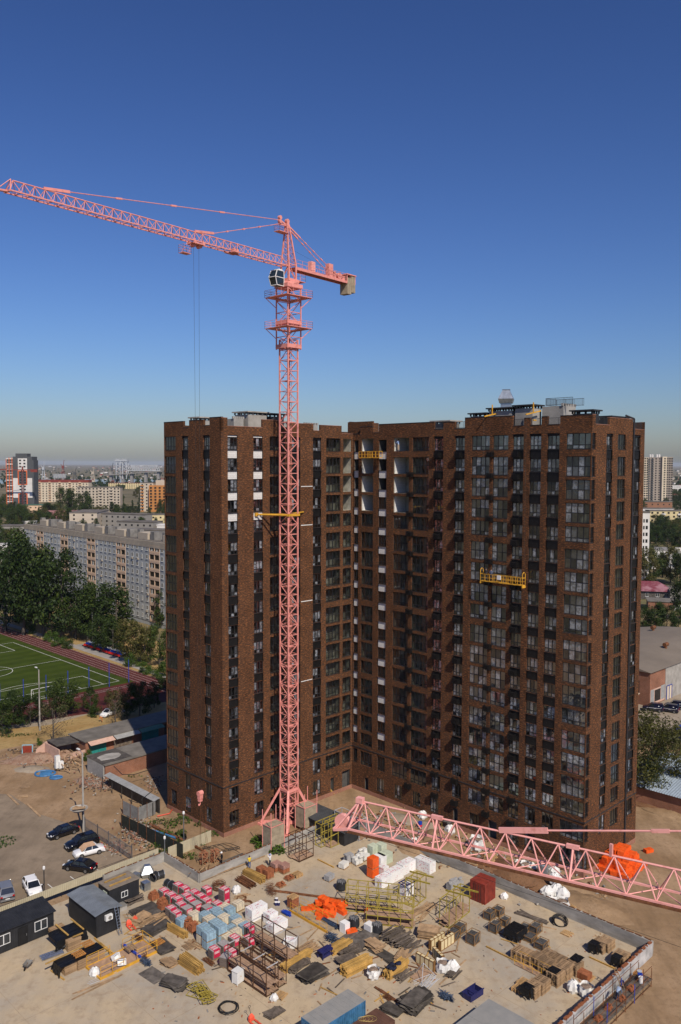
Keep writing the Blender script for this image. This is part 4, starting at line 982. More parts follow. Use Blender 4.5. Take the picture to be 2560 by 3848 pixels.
for (x, y, l) in ((345, 1675, 'small bench on the verge by the running track'), (1330, 1990, 'bench on the verge left of the brick tower')):
 o = thing('park_bench', l, 'bench', tuple(G(*Z2(x, y))), HV0); b = MB(); b.bx(-.9,.9,-.22,.22,.42,.48); b.build('seat', M['wood'], o); b = MB()
 for xx in (-.7,.7): b.bx(xx-.05,xx+.05,-.2,.2,0,.418)
 b.build('leg', M['concrete'], o)
# ------------------------------------------------------------------ garages and soil yard left of the tower
M['felt'] = mat('roof_felt_dusty', (.16,.145,.125), .95, var=.25, scale=.5); M['feltd'] = mat('burnt_roof', (.045,.04,.038), .95, var=.5, scale=.7, col2=(.12,.105,.09)); M['teal'] = mat('teal_gate', (.02,.22,.21), .6, var=.2); M['pinkwall'] = mat('pink_plaster', (.55,.36,.28), .9, var=.12)
def gblock(o, x0, x1, y0, y1, h, wm, rm, over=.3): 
 b = MB(); b.bx(x0, x1, y0, y1, 0, h); b.build('wall', M[wm], o); b = MB(); b.bx(x0-over, x1+over, y0-over, y1+over, h+.003, h+.18); return b.build('roof', M[rm], o)
# rear row: left end of the roof near px (255,2755), runs along u
pr = G(*Z3(560, 500), 2.7)
g1 = thing('garage_row', 'rear garage row with teal gates and grey felt roof beside the brick tower', 'garage', (pr.x, pr.y, 0), TH)
gblock(g1, 0, 34, 0, 6.0, 2.6, 'oldbrick', 'felt')
for (x0, x1, m, nm) in ((.8, 4.2, 'teal', 'gate'), (11.8, 15.6, 'teal', 'gate'), (5.8, 9.6, 'wood_d', 'gate'), (17, 20.5, 'anth' if 'anth' in M else 'steel', 'gate')):
 b = MB(); b.bx(x0, (x0+x1)/2-.02, -.06, -.002, .1, 2.2); b.bx((x0+x1)/2+.02, x1, -.06, -.002, .1, 2.2); b.build(nm, M[m], g1)
for (x0, x1, m) in ((.3, 5.4, 'pinkwall'), (5.6, 10.8, 'zincl'), (11.0, 16.2, 'greenroof')):
 M.setdefault('zincl', mat('pale_sheet', (.30,.30,.29), .5, var=.15)); M.setdefault('greenroof', mat('green_sheet', (.10,.20,.13), .6, var=.2))
 b = MB(); b.add([(x0,-1.5,2.15),(x1,-1.5,2.15),(x1,.1,2.72),(x0,.1,2.72),(x0,-1.5,2.19),(x1,-1.5,2.19),(x1,.1,2.76),(x0,.1,2.76)], [(0,3,2,1),(4,5,6,7),(0,1,5,4),(1,2,6,5),(2,3,7,6),(3,0,4,7)]); b.build('canopy', M[m], g1)
# ruined end room with pink plaster
b = MB(); b.bx(-5.2, -5.0, 0, 5.8, 0, 2.4); b.bx(-5.0, -.02, 5.6, 5.8, 0, 2.5); b.bx(-3.0, -.02, 0, .2, 0, 1.2); b.add([(-7.2,5.6,0),(-5.2,5.6,0),(-5.2,5.6,2.4),(-6.8,5.6,1.6)], [(0,1,2,3)]); b.build('ruined_wall', M['pinkwall'], g1)
b = MB(); b.box((-2.6, 3.6, 2.55), (4.4, 4.2, .14), 0, .03, .06); b.build('broken_roof', M['feltd'], g1)
# front row, brick
pf = G(*Z3(690, 655), 2.6)
g2 = thing('garage_row', 'front brick garage block with burnt black roof patch beside the brick tower', 'garage', (pf.x, pf.y, 0), TH)
gblock(g2, 0, 26, 0, 6.2, 2.5, 'oldbrick', 'felt', .2)
b = MB(); b.bx(-.2, 5.5, .5, 6.2, 2.69, 2.72); b.build('burnt_felt', M['feltd'], g2)
b = MB(); b.add([(2.5+r.uniform(-.3,.3)+2.2*math.cos(t), 3.0+1.4*math.sin(t)+r.uniform(-.3,.3), 2.735) for t in [i*.5236 for i in range(12)]], [tuple(range(12))]); b.build('bare_patch', M['concrete'], g2)
b = MB(); b.bx(-.24, -.02, .3, 5.9, 0, 2.45); b.build('grey_end_wall', M['block'], g2)
# lean-to roof and sheet fence down to the tower
pa, pb = G(*Z3(700, 705), 2.4), G(*Z3(1030, 875), 2.4)
lt = thing('lean_to', 'long grey lean-to roof between the front garage and the tower corner', 'shed', (pa.x, pa.y, 0), math.atan2(pb.y-pa.y, pb.x-pa.x)); LL = (pb-pa).length
b = MB()
for i in range(10): x0, x1 = LL*i/10, LL*(i+1)/10-.02; b.quad((x0,-.6,2.15), (x1,-.6,2.15), (x1,.55,2.4), (x0,.55,2.4))
b.build('roof_sheet', M['zincl'], lt); b = MB(); b.bx(0, LL, .3, .5, 0, 2.2); b.build('back_wall', M['anth'] if 'anth' in M else M['steel'], lt)
for i in range(6): b = MB(); b.bx(LL*i/5-.05, LL*i/5+.05, -.85, -.75, 0, 2.0); b.build('post', M['steel'], lt)
M['greensheet'] = mat('dark_green_sheet', (.018,.024,.022), .5, var=.3); M['greysheet'] = mat('grey_sheet', (.20,.20,.195), .5, var=.2)
def sheetfence(pts, h, label, m):
 a = Vector(pts[0]); o = thing('sheet_fence', label, 'fence', (a.x, a.y, 0), 0)
 for p, q in zip(pts[:-1], pts[1:]):
  p, q = Vector(p)-a, Vector(q)-a; L = (q-p).length; n = max(1, round(L/2.2)); d = (q-p)/L; nn = Vector((d.y,-d.x,0))
  for i in range(n):
   b = MB(); s0 = p+d*(L*i/n+.02); w = L/n-.04; k = 12
   for j in range(k):
    c0, c1 = s0+d*(w*j/k)+nn*(.025*(j % 2)), s0+d*(w*(j+1)/k)+nn*(.025*((j+1) % 2)); b.quad((c0.x,c0.y,.05), (c1.x,c1.y,.05), (c1.x,c1.y,h), (c0.x,c0.y,h))
   b.build('sheet', M[m], o); b = MB(); b.beam(s0, s0+Vector((0,0,h+.2)), .07); b.build('post', M['rust'], o)
 return o
sf = sheetfence([G(*Z3(795,1065)), G(*Z3(1200,1270))], 2.1, 'dark green sheet fence with faded posters beside the tower weeds', 'greensheet')
for i, (x, y) in enumerate(((840, 1010), (935, 1065), (1035, 1120), (1140, 1180))):
 q = G(*Z3(x, y+45)) - Vector(sf.location); b = MB(); dr = G(*Z3(1200,1270)) - G(*Z3(795,1065)); an_ = math.atan2(dr.y, dr.x); b.box((q.x+.06, q.y-.1, 1.1), (.8,.02,1.1), an_); b.build('poster', mat('faded_poster', (.16,.15,.14), .7, var=.6, scale=3) if 'poster' not in M else M['poster'], sf)
M['poster'] = mat('faded_poster', (.16,.15,.14), .7, var=.6, scale=3)
sheetfence([G(*Z3(805,975)), G(*Z3(905,1025)), G(*Z3(1020,975))], 2.2, 'grey corrugated pen by the tower corner with black cable on top', 'greysheet')
# rubble heaps, planks, cabinet, pool rings in the soil yard
def mound(p, rx, ry, h, label, m, seed, rz=0, name='soil_mound', n=20, rough=.25):
 r = random.Random(seed); b = MB(); rings = 8; vs = [(0,0,h)]; fs = []
 for k in range(1, rings+1):
  t = k/rings; z = h*(math.cos(t*math.pi)+1)/2
  for i in range(n): a = i*2*math.pi/n; j = 1+r.uniform(-.12,.12); vs.append((rx*t*j*math.cos(a), ry*t*j*math.sin(a), max(-.05, z+(r.uniform(-1,1)*h*rough*(1-t) if k < rings else -.05))))
 for i in range(n): fs.append((0, 1+i, 1+(i+1) % n))
 for k in range(rings-1):
  for i in range(n): a = 1+k*n; fs.append((a+i, a+n+i, a+n+(i+1) % n, a+(i+1) % n))
 b.add(vs, fs); o = b.build(name, M[m], None, True, (p[0], p[1], 0), rz); return tag(o, kind='structure')
M['rubblem'] = patchmat('brick_rubble', (.26,.15,.10), (.36,.25,.18), (.16,.10,.07), s1=.8, s2=4, bump=1)
mound(G(*Z3(230,610)), 7.5, 3.6, .9, '', 'rubblem', 1, .2, 'rubble_heap'); mound(G(*Z3(420,600)), 3.5, 2.5, 1.2, '', 'rubblem', 2, 0, 'rubble_heap'); mound(G(*Z3(620,770)), 5, 2, .35, '', 'rubblem', 3, -.5, 'rubble_heap'); mound(G(*Z3(210,680)), 3.4, 2.0, .35, '', 'street', 4, 0, 'gravel_heap')
mound(G(*Z3(150,600)), 5, 2, .6, '', 'soil', 5, .4)
b = MB(); r = random.Random(31)
for (cx, cy_, sx, sy, n) in ((230,600,150,60,500),(430,610,90,60,300),(630,780,150,50,350),(900,1100,120,90,420),(750,1200,120,60,200),(1000,780,60,60,150)):
 for k in range(n):
  q = G(*Z3(cx+r.gauss(0,sx/2), cy_+r.gauss(0,sy/2))); s = r.uniform(.05,.22); b.k = r.randrange(3); b.box((q.x,q.y,.06+r.random()*.35*(n > 250)), (s*1.6,s,s*.7), r.uniform(0,3), r.uniform(-.5,.5), r.uniform(-.5,.5))
tag(b.build('rubble', [mat('rubble_brick', (.28,.14,.09), .9, var=.4), mat('rubble_grey', (.30,.27,.23), .9, var=.3), mat('rubble_dark', (.12,.09,.07), .9, var=.3)]), kind='stuff')
def board(p, L, w, rz, label, m='wood', z=.05, rx=0, ry=0):
 b = MB(); b.bx(-L/2,L/2,-w/2,w/2,0,.05); b.bx(-L/2+.05,-L/2+.1,-w/2-.004,w/2+.004,.004,.046); o = b.build('plank', M[m], None, loc=(p[0],p[1],z)); o.rotation_euler = (rx, ry, rz); tag(o, label, 'plank', 'loose planks on the soil yard')
for (x, y, L, w, a, l) in ((85,880,5.5,.3,HV0-.1,'long pale plank lying at the left of the soil yard'), (220,950,6,.3,HV0-.1,'long pale plank lying before the parking lot'), (150,860,1.6,.9,.3,'broken board pile on the soil yard'), (165,800,1.4,1.0,.5,'small slatted board on the soil yard'), (30,640,3,.3,.1,'grey plank at the far left of the rubble heap'), (180,570,5,.25,.15,'upper timber beam on the rubble heap'), (150,600,4,.25,.3,'lower timber beam on the rubble heap'), (230,555,4,.2,.1,'timber beam under the red gate sheet'), (130,560,3.2,.5,.05,'stacked board left of the rubble heap')): board(G(*Z3(x,y)), L, w, a, l, z=.5 if 500 < y < 620 else .05)
for k in range(26):
 q = G(*Z3(430+R.uniform(-40,110), 630+R.uniform(-30,75))); board(q, R.uniform(1.5,2.6), .14, R.uniform(0,3), 'splintered board in the collapsed fence by the front garage', 'wood', .6+R.uniform(-.3,.5), R.uniform(-.6,.6), R.uniform(-.7,.7))
o = thing('gate_sheet', 'red gate sheet with blue frame propped on the rubble', 'gate', tuple(G(*Z3(180,590))), .1); b = MB(); b.box((0,0,1.0),(1.6,.06,1.7),0,.25); b.build('panel', mat('red_sheet', (.30,.05,.03), .6), o); b = MB(); b.beam((-.9,-.2,0),(-.9,.25,1.9),.14); b.beam((.9,-.2,0),(.9,.25,1.9),.14); b.beam((-.9,.25,1.9),(.9,.25,1.9),.14); b.build('frame', mat('pale_blue_frame', (.25,.42,.50), .6), o)
for (x, y, h, l) in ((377, 690, 2.2, 'tall white meter cabinet standing on the soil yard'), (400, 690, 1.2, 'small white meter box beside the tall one on the soil yard')):
 o = thing('meter_cabinet', l, 'cabinet', tuple(G(*Z3(x,y))), TH); b = MB(); b.bx(-.4,.4,-.3,.3,.5,.5+h); b.build('body', M['pvc'] if 'pvc' in M else M['white'], o); b = MB(); b.bx(-.35,-.28,-.2,.2,0,.498); b.bx(.28,.35,-.2,.2,0,.498); b.build('leg', M['steel'], o); b = MB(); b.bx(-.34,.34,-.325,-.302,.58,.42+h); b.build('door', M['white'], o)
M['poolblue'] = mat('blue_plastic', (.05,.17,.36), .5, var=.2)
for (x, y, r0, l) in ((293, 712, 1.7, 'larger blue plastic ring with a frame on the soil yard'), (366, 738, 1.05, 'smaller flat blue tarp disc on the soil yard')):
 o = thing('plastic_pool', l, 'pool ring', tuple(G(*Z3(x,y))), 0); b = MB(); b.path([(r0*math.cos(a*.35)*(1+.08*math.sin(a*1.1)), r0*.8*math.sin(a*.35), .12) for a in range(19)], .16 if r0 > 1.5 else .1, 6); b.build('ring', M['poolblue'], o)
 if r0 > 1.5: b = MB(); b.box((.2,.3,.2),(1.9,.16,.3),.3); b.box((.3,-.5,.2),(1.9,.16,.3),.25); b.box((-.6,-.2,.2),(.16,.9,.3),.3); b.box((1.1,.1,.2),(.16,.9,.3),.3); b.build('folded_sides', M['poolblue'], o)
 else: b = MB(); b.lathe([(r0-.1,.05),(.3,.09),(.02,.1)], 16); b.build('tarp_disc', M['poolblue'], o)
# weeds
def weeds(name, spots, n, leaf, seed, m='leaf_b', hmax=.7):
 r = random.Random(seed); b = MB()
 for (p, rx, ry) in spots:
  for k in range(int(n*rx*ry)):
   a = r.uniform(0,6.28); d = math.sqrt(r.random()); x, y = p[0]+rx*d*math.cos(a), p[1]+ry*d*math.sin(a); z = r.uniform(.02, hmax)*(1-.6*d); t = r.uniform(0,6.28); s = leaf*r.uniform(.5,1.3); u_ = Vector((math.cos(t), math.sin(t), r.uniform(-.2,.9))).normalized()*s; w_ = Vector((-math.sin(t), math.cos(t), r.uniform(-.3,.5)))*s*.5; c = Vector((x,y,z)); b.quad(c-w_, c+u_*.6-w_*.2, c+u_, c+w_)
 return tag(b.build(name, M[m]), kind='stuff')
weeds('weeds', [(G(*Z3(x,y)), a, c) for x, y, a, c in ((1065,1030,1.6,1.0),(1200,1020,1.5,1.4),(1230,985,1.5,1.2),(1100,1120,2.8,.8),(1060,1100,1.6,.8),(1295,1170,1.2,.9),(1385,1110,1.4,.8),(1250,1255,1.1,.9),(1010,1190,1.4,.7),(1080,1230,1.6,.8),(1160,1165,1.8,.6),(1120,1060,1.0,.7),(975,1045,1.2,.6),(1310,1050,.9,.7),(1190,1100,1.0,.8))], 95, .26, 3, 'leaf_b', .7)
weeds('weeds', [(G(x,y), a, c) for x, y, a, c in ((1010,3185,2.0,1.0),(985,3165,1.6,1.0),(1040,3205,1.2,.8))], 190, .36, 4, 'leaf_b', 1.3)
weeds('weeds', [(G(*Z3(x,y)), a, c) for x, y, a, c in ((100,460,3,.8),(180,455,2,.5),(30,1160,1.5,2),(885,730,1.2,.6),(330,520,1.0,1.0),(20,470,3,.5))], 40, .28, 5, 'leaf_b', .5)
# pipes, cable and bricks at the tower foot
b = MB(); b.tube(G(*Z3(980,1040),.25), G(*Z3(1290,1190),.25), .2, 8); b.tube(G(*Z3(1240,1160),.2), G(*Z3(1330,1215),.1), .15, 8); tag(b.build('steel_pipe', M['rust']), 'long rusty steel pipe among the weeds beside the tower', 'pipe')
b = MB(); b.tube(G(*Z3(1000,1080),.2), G(*Z3(1150,1130),.2), .16, 8); tag(b.build('plastic_pipe', M['poolblue']), 'blue plastic pipe among the weeds beside the sheet fence', 'pipe')
b = MB(); b.path([G(*Z3(1030+i*9, 988-2*i if i < 9 else 970-(i-9)*14), .15) for i in range(12)], .09, 6); tag(b.build('hose', mat('red_hose', (.6,.09,.05), .5)), 'red hose lying at the tower corner', 'hose')
b = MB(); r = random.Random(12)
for k in range(7):
 q = [G(*Z3(1330+i*30+r.uniform(-8,8), 1180+k*6+18*math.sin(i*.9+k)), .05) for i in range(9)]; b.path(q, .03, 4)
b.path([G(*Z3(840,880), 2.3), G(*Z3(900,900), 2.0), G(*Z3(1000,820), 2.6)], .05); b.path([G(*Z3(745,660), 2.9), G(*Z3(800,715), 2.0), G(*Z3(880,715), 2.0), G(*Z3(990,680), 2.2)], .06); tag(b.build('cables', M['black']), kind='stuff')
for i, (x, y, l) in enumerate(((1335,1300,'left stack of bricks in wooden cage under the crane hook'), (1405,1285,'right stack of bricks in wooden cage under the crane hook'))):
 o = thing('brick_cage', l, 'brick pallet', tuple(G(*Z3(x,y))), TH+.2*i)
 BHc = MB(); rr_ = random.Random(i)
 for lv in range(18):
  for j in range(7): BHc.box((rr_.uniform(-.5,.5), rr_.uniform(-.45,.45), .1+lv*.09), (.26,.13,.07), rr_.uniform(0,3), rr_.uniform(-.2,.2))
 h_ = BHc.build('brick_heap', mat('hook_brick', (.30,.12,.06), .9, var=.35), o); h_['kind'] = 'stuff'
 b = MB()
 for (xx, yy) in ((-.6,-.55),(.6,-.55),(.6,.55),(-.6,.55)): b.beam((xx,yy,0),(xx*.9,yy*.9,1.7),.07)
 b.beam((-.7,-.6,.05),(.7,-.6,.05),.1); b.beam((-.7,.6,.05),(.7,.6,.05),.1); b.beam((-.6,-.6,.5),(.6,-.7,1.4),.06); b.build('frame', M['wood'], o)
for k in range(7):
 board(UV(G(*Z3(1480,1345)), R.uniform(-3,4), R.uniform(-.5,.6)), R.uniform(3.5,5), .2, TH+R.uniform(-.04,.04), 'pale plank lying along the outside of the left parapet', 'planks' if 'planks' in M else 'wood', .06+k*.03)
board(G(*Z3(1530,1275)), 4, 1.4, TH, 'dark sheet lying on the dirt strip behind the parapet', 'ply', .06)
for k in range(9):
 q = G(*Z3(1255+k*14, 1385-k*5+R.uniform(-10,10))); board(q, R.uniform(1.0,2.2), .1, R.uniform(0,3), 'pale formwork stick by the parapet corner', 'wood', .4+R.uniform(-.2,.4), R.uniform(-.3,.3), R.uniform(-.9,.9))
# ------------------------------------------------------------------ grey-blue panel block behind the pitch
M['pgrey'] = mat('grey_blue_panel', (.38,.40,.405), .9, var=.12, scale=.25, objvar=.16); M['pcream'] = mat('cream_parapet', (.42,.36,.28), .9, var=.1, scale=.6); M['pbalc'] = mat('peach_balcony', (.58,.42,.30), .9, var=.1); M['proof'] = mat('old_roof', (.13,.115,.10), .95, var=.3, scale=.15)
M['winwhite'] = mat('white_window_frame', (.62,.62,.60), .5, var=.08); M['winglass'] = mat('old_window_glass', (.018,.02,.022), .2, var=.5, scale=.8, spec=.35, objvar=.5)
def win_mesh(w, h, m='winwhite'):
 b = MB(); t = .075; b.bx(0,w,-.07,0,0,t); b.bx(0,w,-.07,0,h-t,h); b.bx(0,t,-.07,0,t,h-t); b.bx(w-t,w,-.07,0,t,h-t); b.bx(w*.52-.05,w*.52+.05,-.065,0,t,h-t); b.bx(-.08,w+.08,-.2,-.072,-.1,-.02); return b.mesh('window', M[m])
def pane1(w, h, m='winglass'): b = MB(); b.quad((.08,-.03,.08),(w-.08,-.03,.08),(w-.08,-.03,h-.08),(.08,-.03,h-.08)); return b.mesh('pane', M[m])
pr0 = GD(621, 2045, 268.0); pl0 = GD(91, 1970, 352.0)
HB = 27.0
pb_o = thing('apartment_block', 'long grey-blue panel apartment block with peach balconies behind the big trees', 'building', (pl0.x, pl0.y, 0), math.atan2(pr0.y-pl0.y, pr0.x-pl0.x))
LB = (pr0-pl0).length + 16; fl = 2.85; nb = int(LB/3.2); bwid = LB/nb
b = MB(); b.bx(0, LB, .12, 12, 0, HB+.8); b.build('wall_core', M['pgrey'], pb_o)
b = MB(); b.bx(-.2, LB+.2, -.1, 12.2, HB+.803, HB+1.0); b.build('roof', M['proof'], pb_o)
pm = MB().bx(.03, bwid-.03, 0, .118, .03, fl-.03).mesh('wall_panel', M['pgrey']); pc = MB().bx(.03, bwid-.03, -.1, .118, 0, 2.1)
for k in range(6): pc.bx(.05, bwid-.05, -.13, -.102, .2+k*.3, .36+k*.3)
pc = pc.mesh('parapet_panel', M['pcream'])
wm_, wp_ = win_mesh(1.35, 1.45), pane1(1.35, 1.45); wn_, wnp = win_mesh(.8, 1.45), pane1(.8, 1.45)
bal = MB().bx(.1, bwid-.1, -.12, .1, 0, .95)
for k in range(5): bal.box((.3+(bwid-.6)*k/4, -.14, .47), (.3,.05,.5), 0, 0, .4)
bal = bal.mesh('balcony', M['pbalc']); bfr = MB().bx(0,.14,-.13,.118,0,fl).bx(bwid-.14,bwid,-.13,.118,0,fl).bx(.14,bwid-.14,-.13,.118,fl-.2,fl).mesh('balcony_frame', M['pbalc']); bdk = MB().quad((.14,.1,.95),(bwid-.14,.1,.95),(bwid-.14,.1,fl-.2),(.14,.1,fl-.2)).mesh('balcony_recess', M['winglass'])
acm = MB().bx(0,.8,-.4,-.1,0,.5).mesh('air_conditioner', M['pcream'])
z0b = HB-9*fl; r = random.Random(6)
npan = 0
for i in range(nb):
 isb = (i % 7) in (4, 5) and i > 2
 for f in range(9):
  z = z0b + f*fl
  if f < 3 and i < nb*.45: continue               # hidden behind the trees
  if isb:
   put(bfr, 'balcony_frame', pb_o, (bwid*i,0,z)); bo = put(bal, 'balcony', pb_o, (bwid*i,0,z)); put(bdk, 'balcony_recess', pb_o, (bwid*i,0,z))
   if r.random() < .6: w_ = put(wn_, 'window', bo, (1.0,.08,1.0)); put(wnp, 'pane', w_)
  else:
   put(pm, 'wall_panel', pb_o, (bwid*i,0,z)); npan += 1
   w_ = put(wm_ if i % 5 else wn_, 'window', pb_o, (bwid*i+(bwid*.5-.65 if i % 5 else bwid*.5-.4),0,z+.85)); put(wp_ if i % 5 else wnp, 'pane', w_)
   if r.random() < .14: put(acm, 'air_conditioner', pb_o, (bwid*i+bwid*.5+.1*r.randrange(-5,5),0,z+.15))
 put(pc, 'parapet_panel', pb_o, (bwid*i,0,HB-.9))
for i in range(7):
 x = 8+i*16.5; b = MB(); b.bx(x, x+6.5, 3.5, 8, HB+1.0, HB+3.2); ro = b.build('roof_hut', M['pcream'], pb_o); [MB().bx(*c).build('vent_stack', M['concrete_d'], pb_o) for c in ((x+7.5, x+10, 4, 7, HB+1.0, HB+3.8), (x-3, x-1.4, 5, 6.6, HB+1.0, HB+3.9))]
# ------------------------------------------------------------------ trees on the left
def ptree(x, y, top, shape, label, w=1.0, var=None):
 p = G(x, y); h = (y-top)/FPX*math.hypot(p.x, p.y)*(.96 if shape == 'broad' else 1.0); return tree(p, h, shape, label, w*(.86 if shape == 'broad' else 1), var)
for (x, y, t_, sh, w, v, l) in ((20,2370,2090,'broad',1.0,1,'big dark tree at the left edge before the panel block'), (90,2385,2035,'broad',.95,1,'tallest dark tree left of centre before the panel block'), (165,2390,2060,'broad',.95,0,'big tree in the middle of the left clump'), (235,2400,2070,'broad',.9,1,'big tree at the right of the left clump'), (130,2350,2120,'broad',1.0,2,'tree half hidden in the left clump'), (285,2400,2220,'broad',1.1,0,'round tree between the clump and the poplars'),
  (330,2405,2235,'broad',1.1,1,'dark round tree behind the left bleacher'), (355,2410,2195,'poplar',1.3,0,'left poplar before the panel block'), (402,2420,2200,'poplar',1.4,1,'middle poplar before the panel block'), (440,2430,2205,'poplar',1.6,2,'right wide poplar before the panel block'), (425,2455,2320,'broad',1.2,0,'bushy tree behind the right bleacher'), (490,2490,2325,'broad',1.1,3,'olive tree right of the right bleacher'), (545,2500,2350,'broad',1.0,3,'olive tree by the concrete pole'), (600,2500,2340,'broad',.9,0,'tree close to the brick tower edge'), (612,2360,2215,'poplar',1.5,2,'poplar touching the brick tower edge'),
  (380,2440,2310,'broad',1.2,1,'dark tree between the poplars and the bleachers'), (300,2380,2260,'broad',1.2,3,'olive tree behind the dark round tree'), (40,2290,2000,'broad',.9,0,'tree at the left end of the panel block'), (55,2080,1985,'broad',1.3,3,'olive tree before the left end of the panel block'),
  (50,2735,2600,'broad',1.25,1,'dark tree at the lower left before the pitch'), (115,2725,2610,'broad',1.2,1,'dark tree beside the tall street lamp'), (250,2690,2545,'broad',1.15,0,'broad tree hiding the pitch corner'), (205,2700,2580,'broad',1.2,2,'tree left of the broad pitch corner tree'), (340,2680,2580,'broad',.9,0,'small tree right of the broad pitch corner tree'), (425,2690,2590,'broad',1.0,3,'thin olive tree beside the white car'), (478,2700,2565,'broad',1.0,0,'green tree at the edge of the tower shadow'), (525,2690,2555,'broad',1.0,1,'tree standing in the tower shadow'), (580,2660,2560,'broad',1.0,1,'shaded tree beside the tower'), (10,2760,2640,'broad',1.2,0,'tree at the left edge before the pitch')):
 ptree(x, y, t_, sh, l, w, v)
ptree(200,2800,2625,'bare','bare twiggy tree by the ruined garage',.9,0); ptree(435,2735,2590,'bare','bare thin tree beside the rear garage roof',.6,0); ptree(565,2470,2400,'bare','bare small tree beside the tower',1.0,0)
for (x, y, t_, w, v, l) in ((110,2380,2325,.9,0,'round bush by the path at the left'), (180,2410,2368,1.0,0,'left bush of the group by the path'), (222,2425,2370,1.0,0,'middle bush of the group by the path'), (258,2435,2390,1.0,1,'right bush of the group by the path'), (495,2505,2450,1.0,0,'bush right of the bleachers'), (550,2530,2478,1.1,0,'left bush by the tower'), (600,2545,2482,1.1,0,'right bush by the tower'), (615,2590,2530,.9,1,'bush touching the tower edge'), (360,2690,2640,1.0,1,'bush below the small tree'), (330,2860,2815,.9,0,'small bush by the ruined garage'), (150,2800,2770,.8,0,'low bush on the soil yard edge')):
 ptree(x, y, t_, 'bush', l, w, v)

# ------------------------------------------------------------------ far blocks, trees, bridge
def far_block(label, corner_px, D, W, dep, H, rz, m, wm='winglass', rows=9, cols=10, roofm='proof', name='apartment_block', cat='building', fh=None, wsz=(1.6,1.5), bays=(), balm='pbalc', skip_lo=0, side=True, hx=None):
 "box block whose front left base stands below corner_px at distance D; windows are parts"
 p = GD(corner_px[0], corner_px[1], D); o = thing(name, label, cat, (p.x, p.y, 0), rz)
 M.setdefault(m, None); b = MB(); b.bx(0, W, 0, dep, 0, H); b.build('wall', M[m], o); b = MB(); b.bx(-.3, W+.3, -.3, dep+.3, H+.01, H+.6); b.build('roof', M[roofm], o)
 fh = fh or H/rows; wm0 = MB().bx(0,wsz[0],-.12,-.01,0,wsz[1]).bx(wsz[0]/2-.08,wsz[0]/2+.08,-.16,-.125,0,wsz[1]).mesh('window', M[wm])
 for i in range(cols):
  x = W*(i+.5)/cols
  for f in range(skip_lo, rows):
   z = H - (rows-f)*fh + .9
   if i in bays:
    put(MB().bx(-1.6,1.6,-1.1,-.005,-.9,.2).mesh('balcony', M[balm]), 'balcony', o, (x,0,z)) if False else put(_bal(balm), 'balcony', o, (x,0,z)); 
   put(wm0, 'window', o, (x-wsz[0]/2,0,z))
 if side:
  for j in range(max(1, int(dep/5))):
   for f in range(skip_lo, rows):
    z = H - (rows-f)*fh + .9; put(wm0, 'window', o, (W+.0, dep*(j+.3)/max(1, int(dep/5)), z), math.pi/2)
 return o
_bm = {}
def _bal(m):
 if m not in _bm: _bm[m] = MB().bx(-1.7,1.7,-1.2,-.2,-.95,.25).mesh('balcony', M[m])
 return _bm[m]
for nm, c in (('f_white', (.62,.60,.57)), ('f_dark', (.075,.08,.085)), ('f_orange', (.62,.12,.025)), ('f_cream', (.56,.48,.36)), ('f_beige', (.44,.38,.30)), ('f_redroof', (.20,.04,.03)), ('f_peach', (.60,.42,.28)), ('f_orb', (.46,.20,.06)), ('f_grey', (.25,.235,.215)), ('f_green', (.06,.13,.09)), ('f_pinkroof', (.40,.19,.19)), ('f_yellow', (.60,.50,.28)), ('f_brick', (.24,.12,.07)), ('f_taupe', (.30,.255,.215)), ('f_tan', (.50,.43,.34))):
 M[nm] = mat(nm + '_wall', c, .85, var=.1, scale=.15, objvar=.08)
# orange, white and grey tower
D0 = 930.0; q0 = GD(52, 1917, D0); ow = thing('tower_block', 'tall white and grey tower with orange frames at the far left', 'building', (q0.x, q0.y, 0), 0)
s_ = D0/FPX; HT = 61.0
b = MB(); b.bx(0, 21.5, 0, 16, 0, HT); b.build('wall', M['f_dark'], ow)
for (x0, x1, z0, z1, m) in ((5.8,16,1,HT-2,'f_white'), (.05,5.75,15,37,'f_white'), (16.05,21.4,15,37,'f_white')): b = MB(); b.bx(x0, x1, -.35, -.02, z0, z1); b.build('cladding', M[m], ow)
for (z0, z1) in ((29.5,45.5), (5,20)): 
 b = MB(); b.bx(5.5,6.5,-.6,-.37,z0,z1); b.bx(15.0,16.0,-.6,-.37,z0,z1); b.bx(6.5,15.0,-.6,-.37,z0,z0+.9); b.bx(6.5,15.0,-.6,-.37,z1-.9,z1); b.build('orange_frame', M['f_orange'], ow); b = MB(); b.bx(6.5,15.0,-.45,-.36,z0+.9,z1-.9); b.build('dark_cladding', M['f_dark'], ow)
ww = MB().bx(0,2.2,-.5,-.37,0,1.6).mesh('window', M['winglass'])
for z in (23.5, 27, 49, 52.5, 56): 
 for x in (7.2, 12.0): put(ww, 'window', ow, (x,0,z))
for z in range(7, 20, 3): 
 for x in (8,12): put(ww, 'window', ow, (x,-.1,z))
for z in range(31, 44, 3): 
 for x in (8,12): put(ww, 'window', ow, (x,-.1,z))
for f in range(20):
 b = MB(); b.bx(-7.8, -.05, .5, 10, 1+f*3.0, 1.25+f*3.0); b.build('balcony_slab', M['f_white'], ow)
 b = MB(); b.bx(-7.8, -.05, .52, .7, 1.26+f*3.0, 2.2+f*3.0); b.build('balcony_rail', M['f_white' if f % 2 else 'f_dark'], ow)
for x in (-7.9, -4.6, -1.4): b = MB(); b.bx(x, x+.7, .2, .48, 0, HT-1 if x > -7 else HT-3); b.build('orange_fin', M['f_orange'], ow)
b = MB(); b.bx(-7.0, -.02, 1, 12, 0, HT-2); b.build('recess', M['f_dark'], ow)
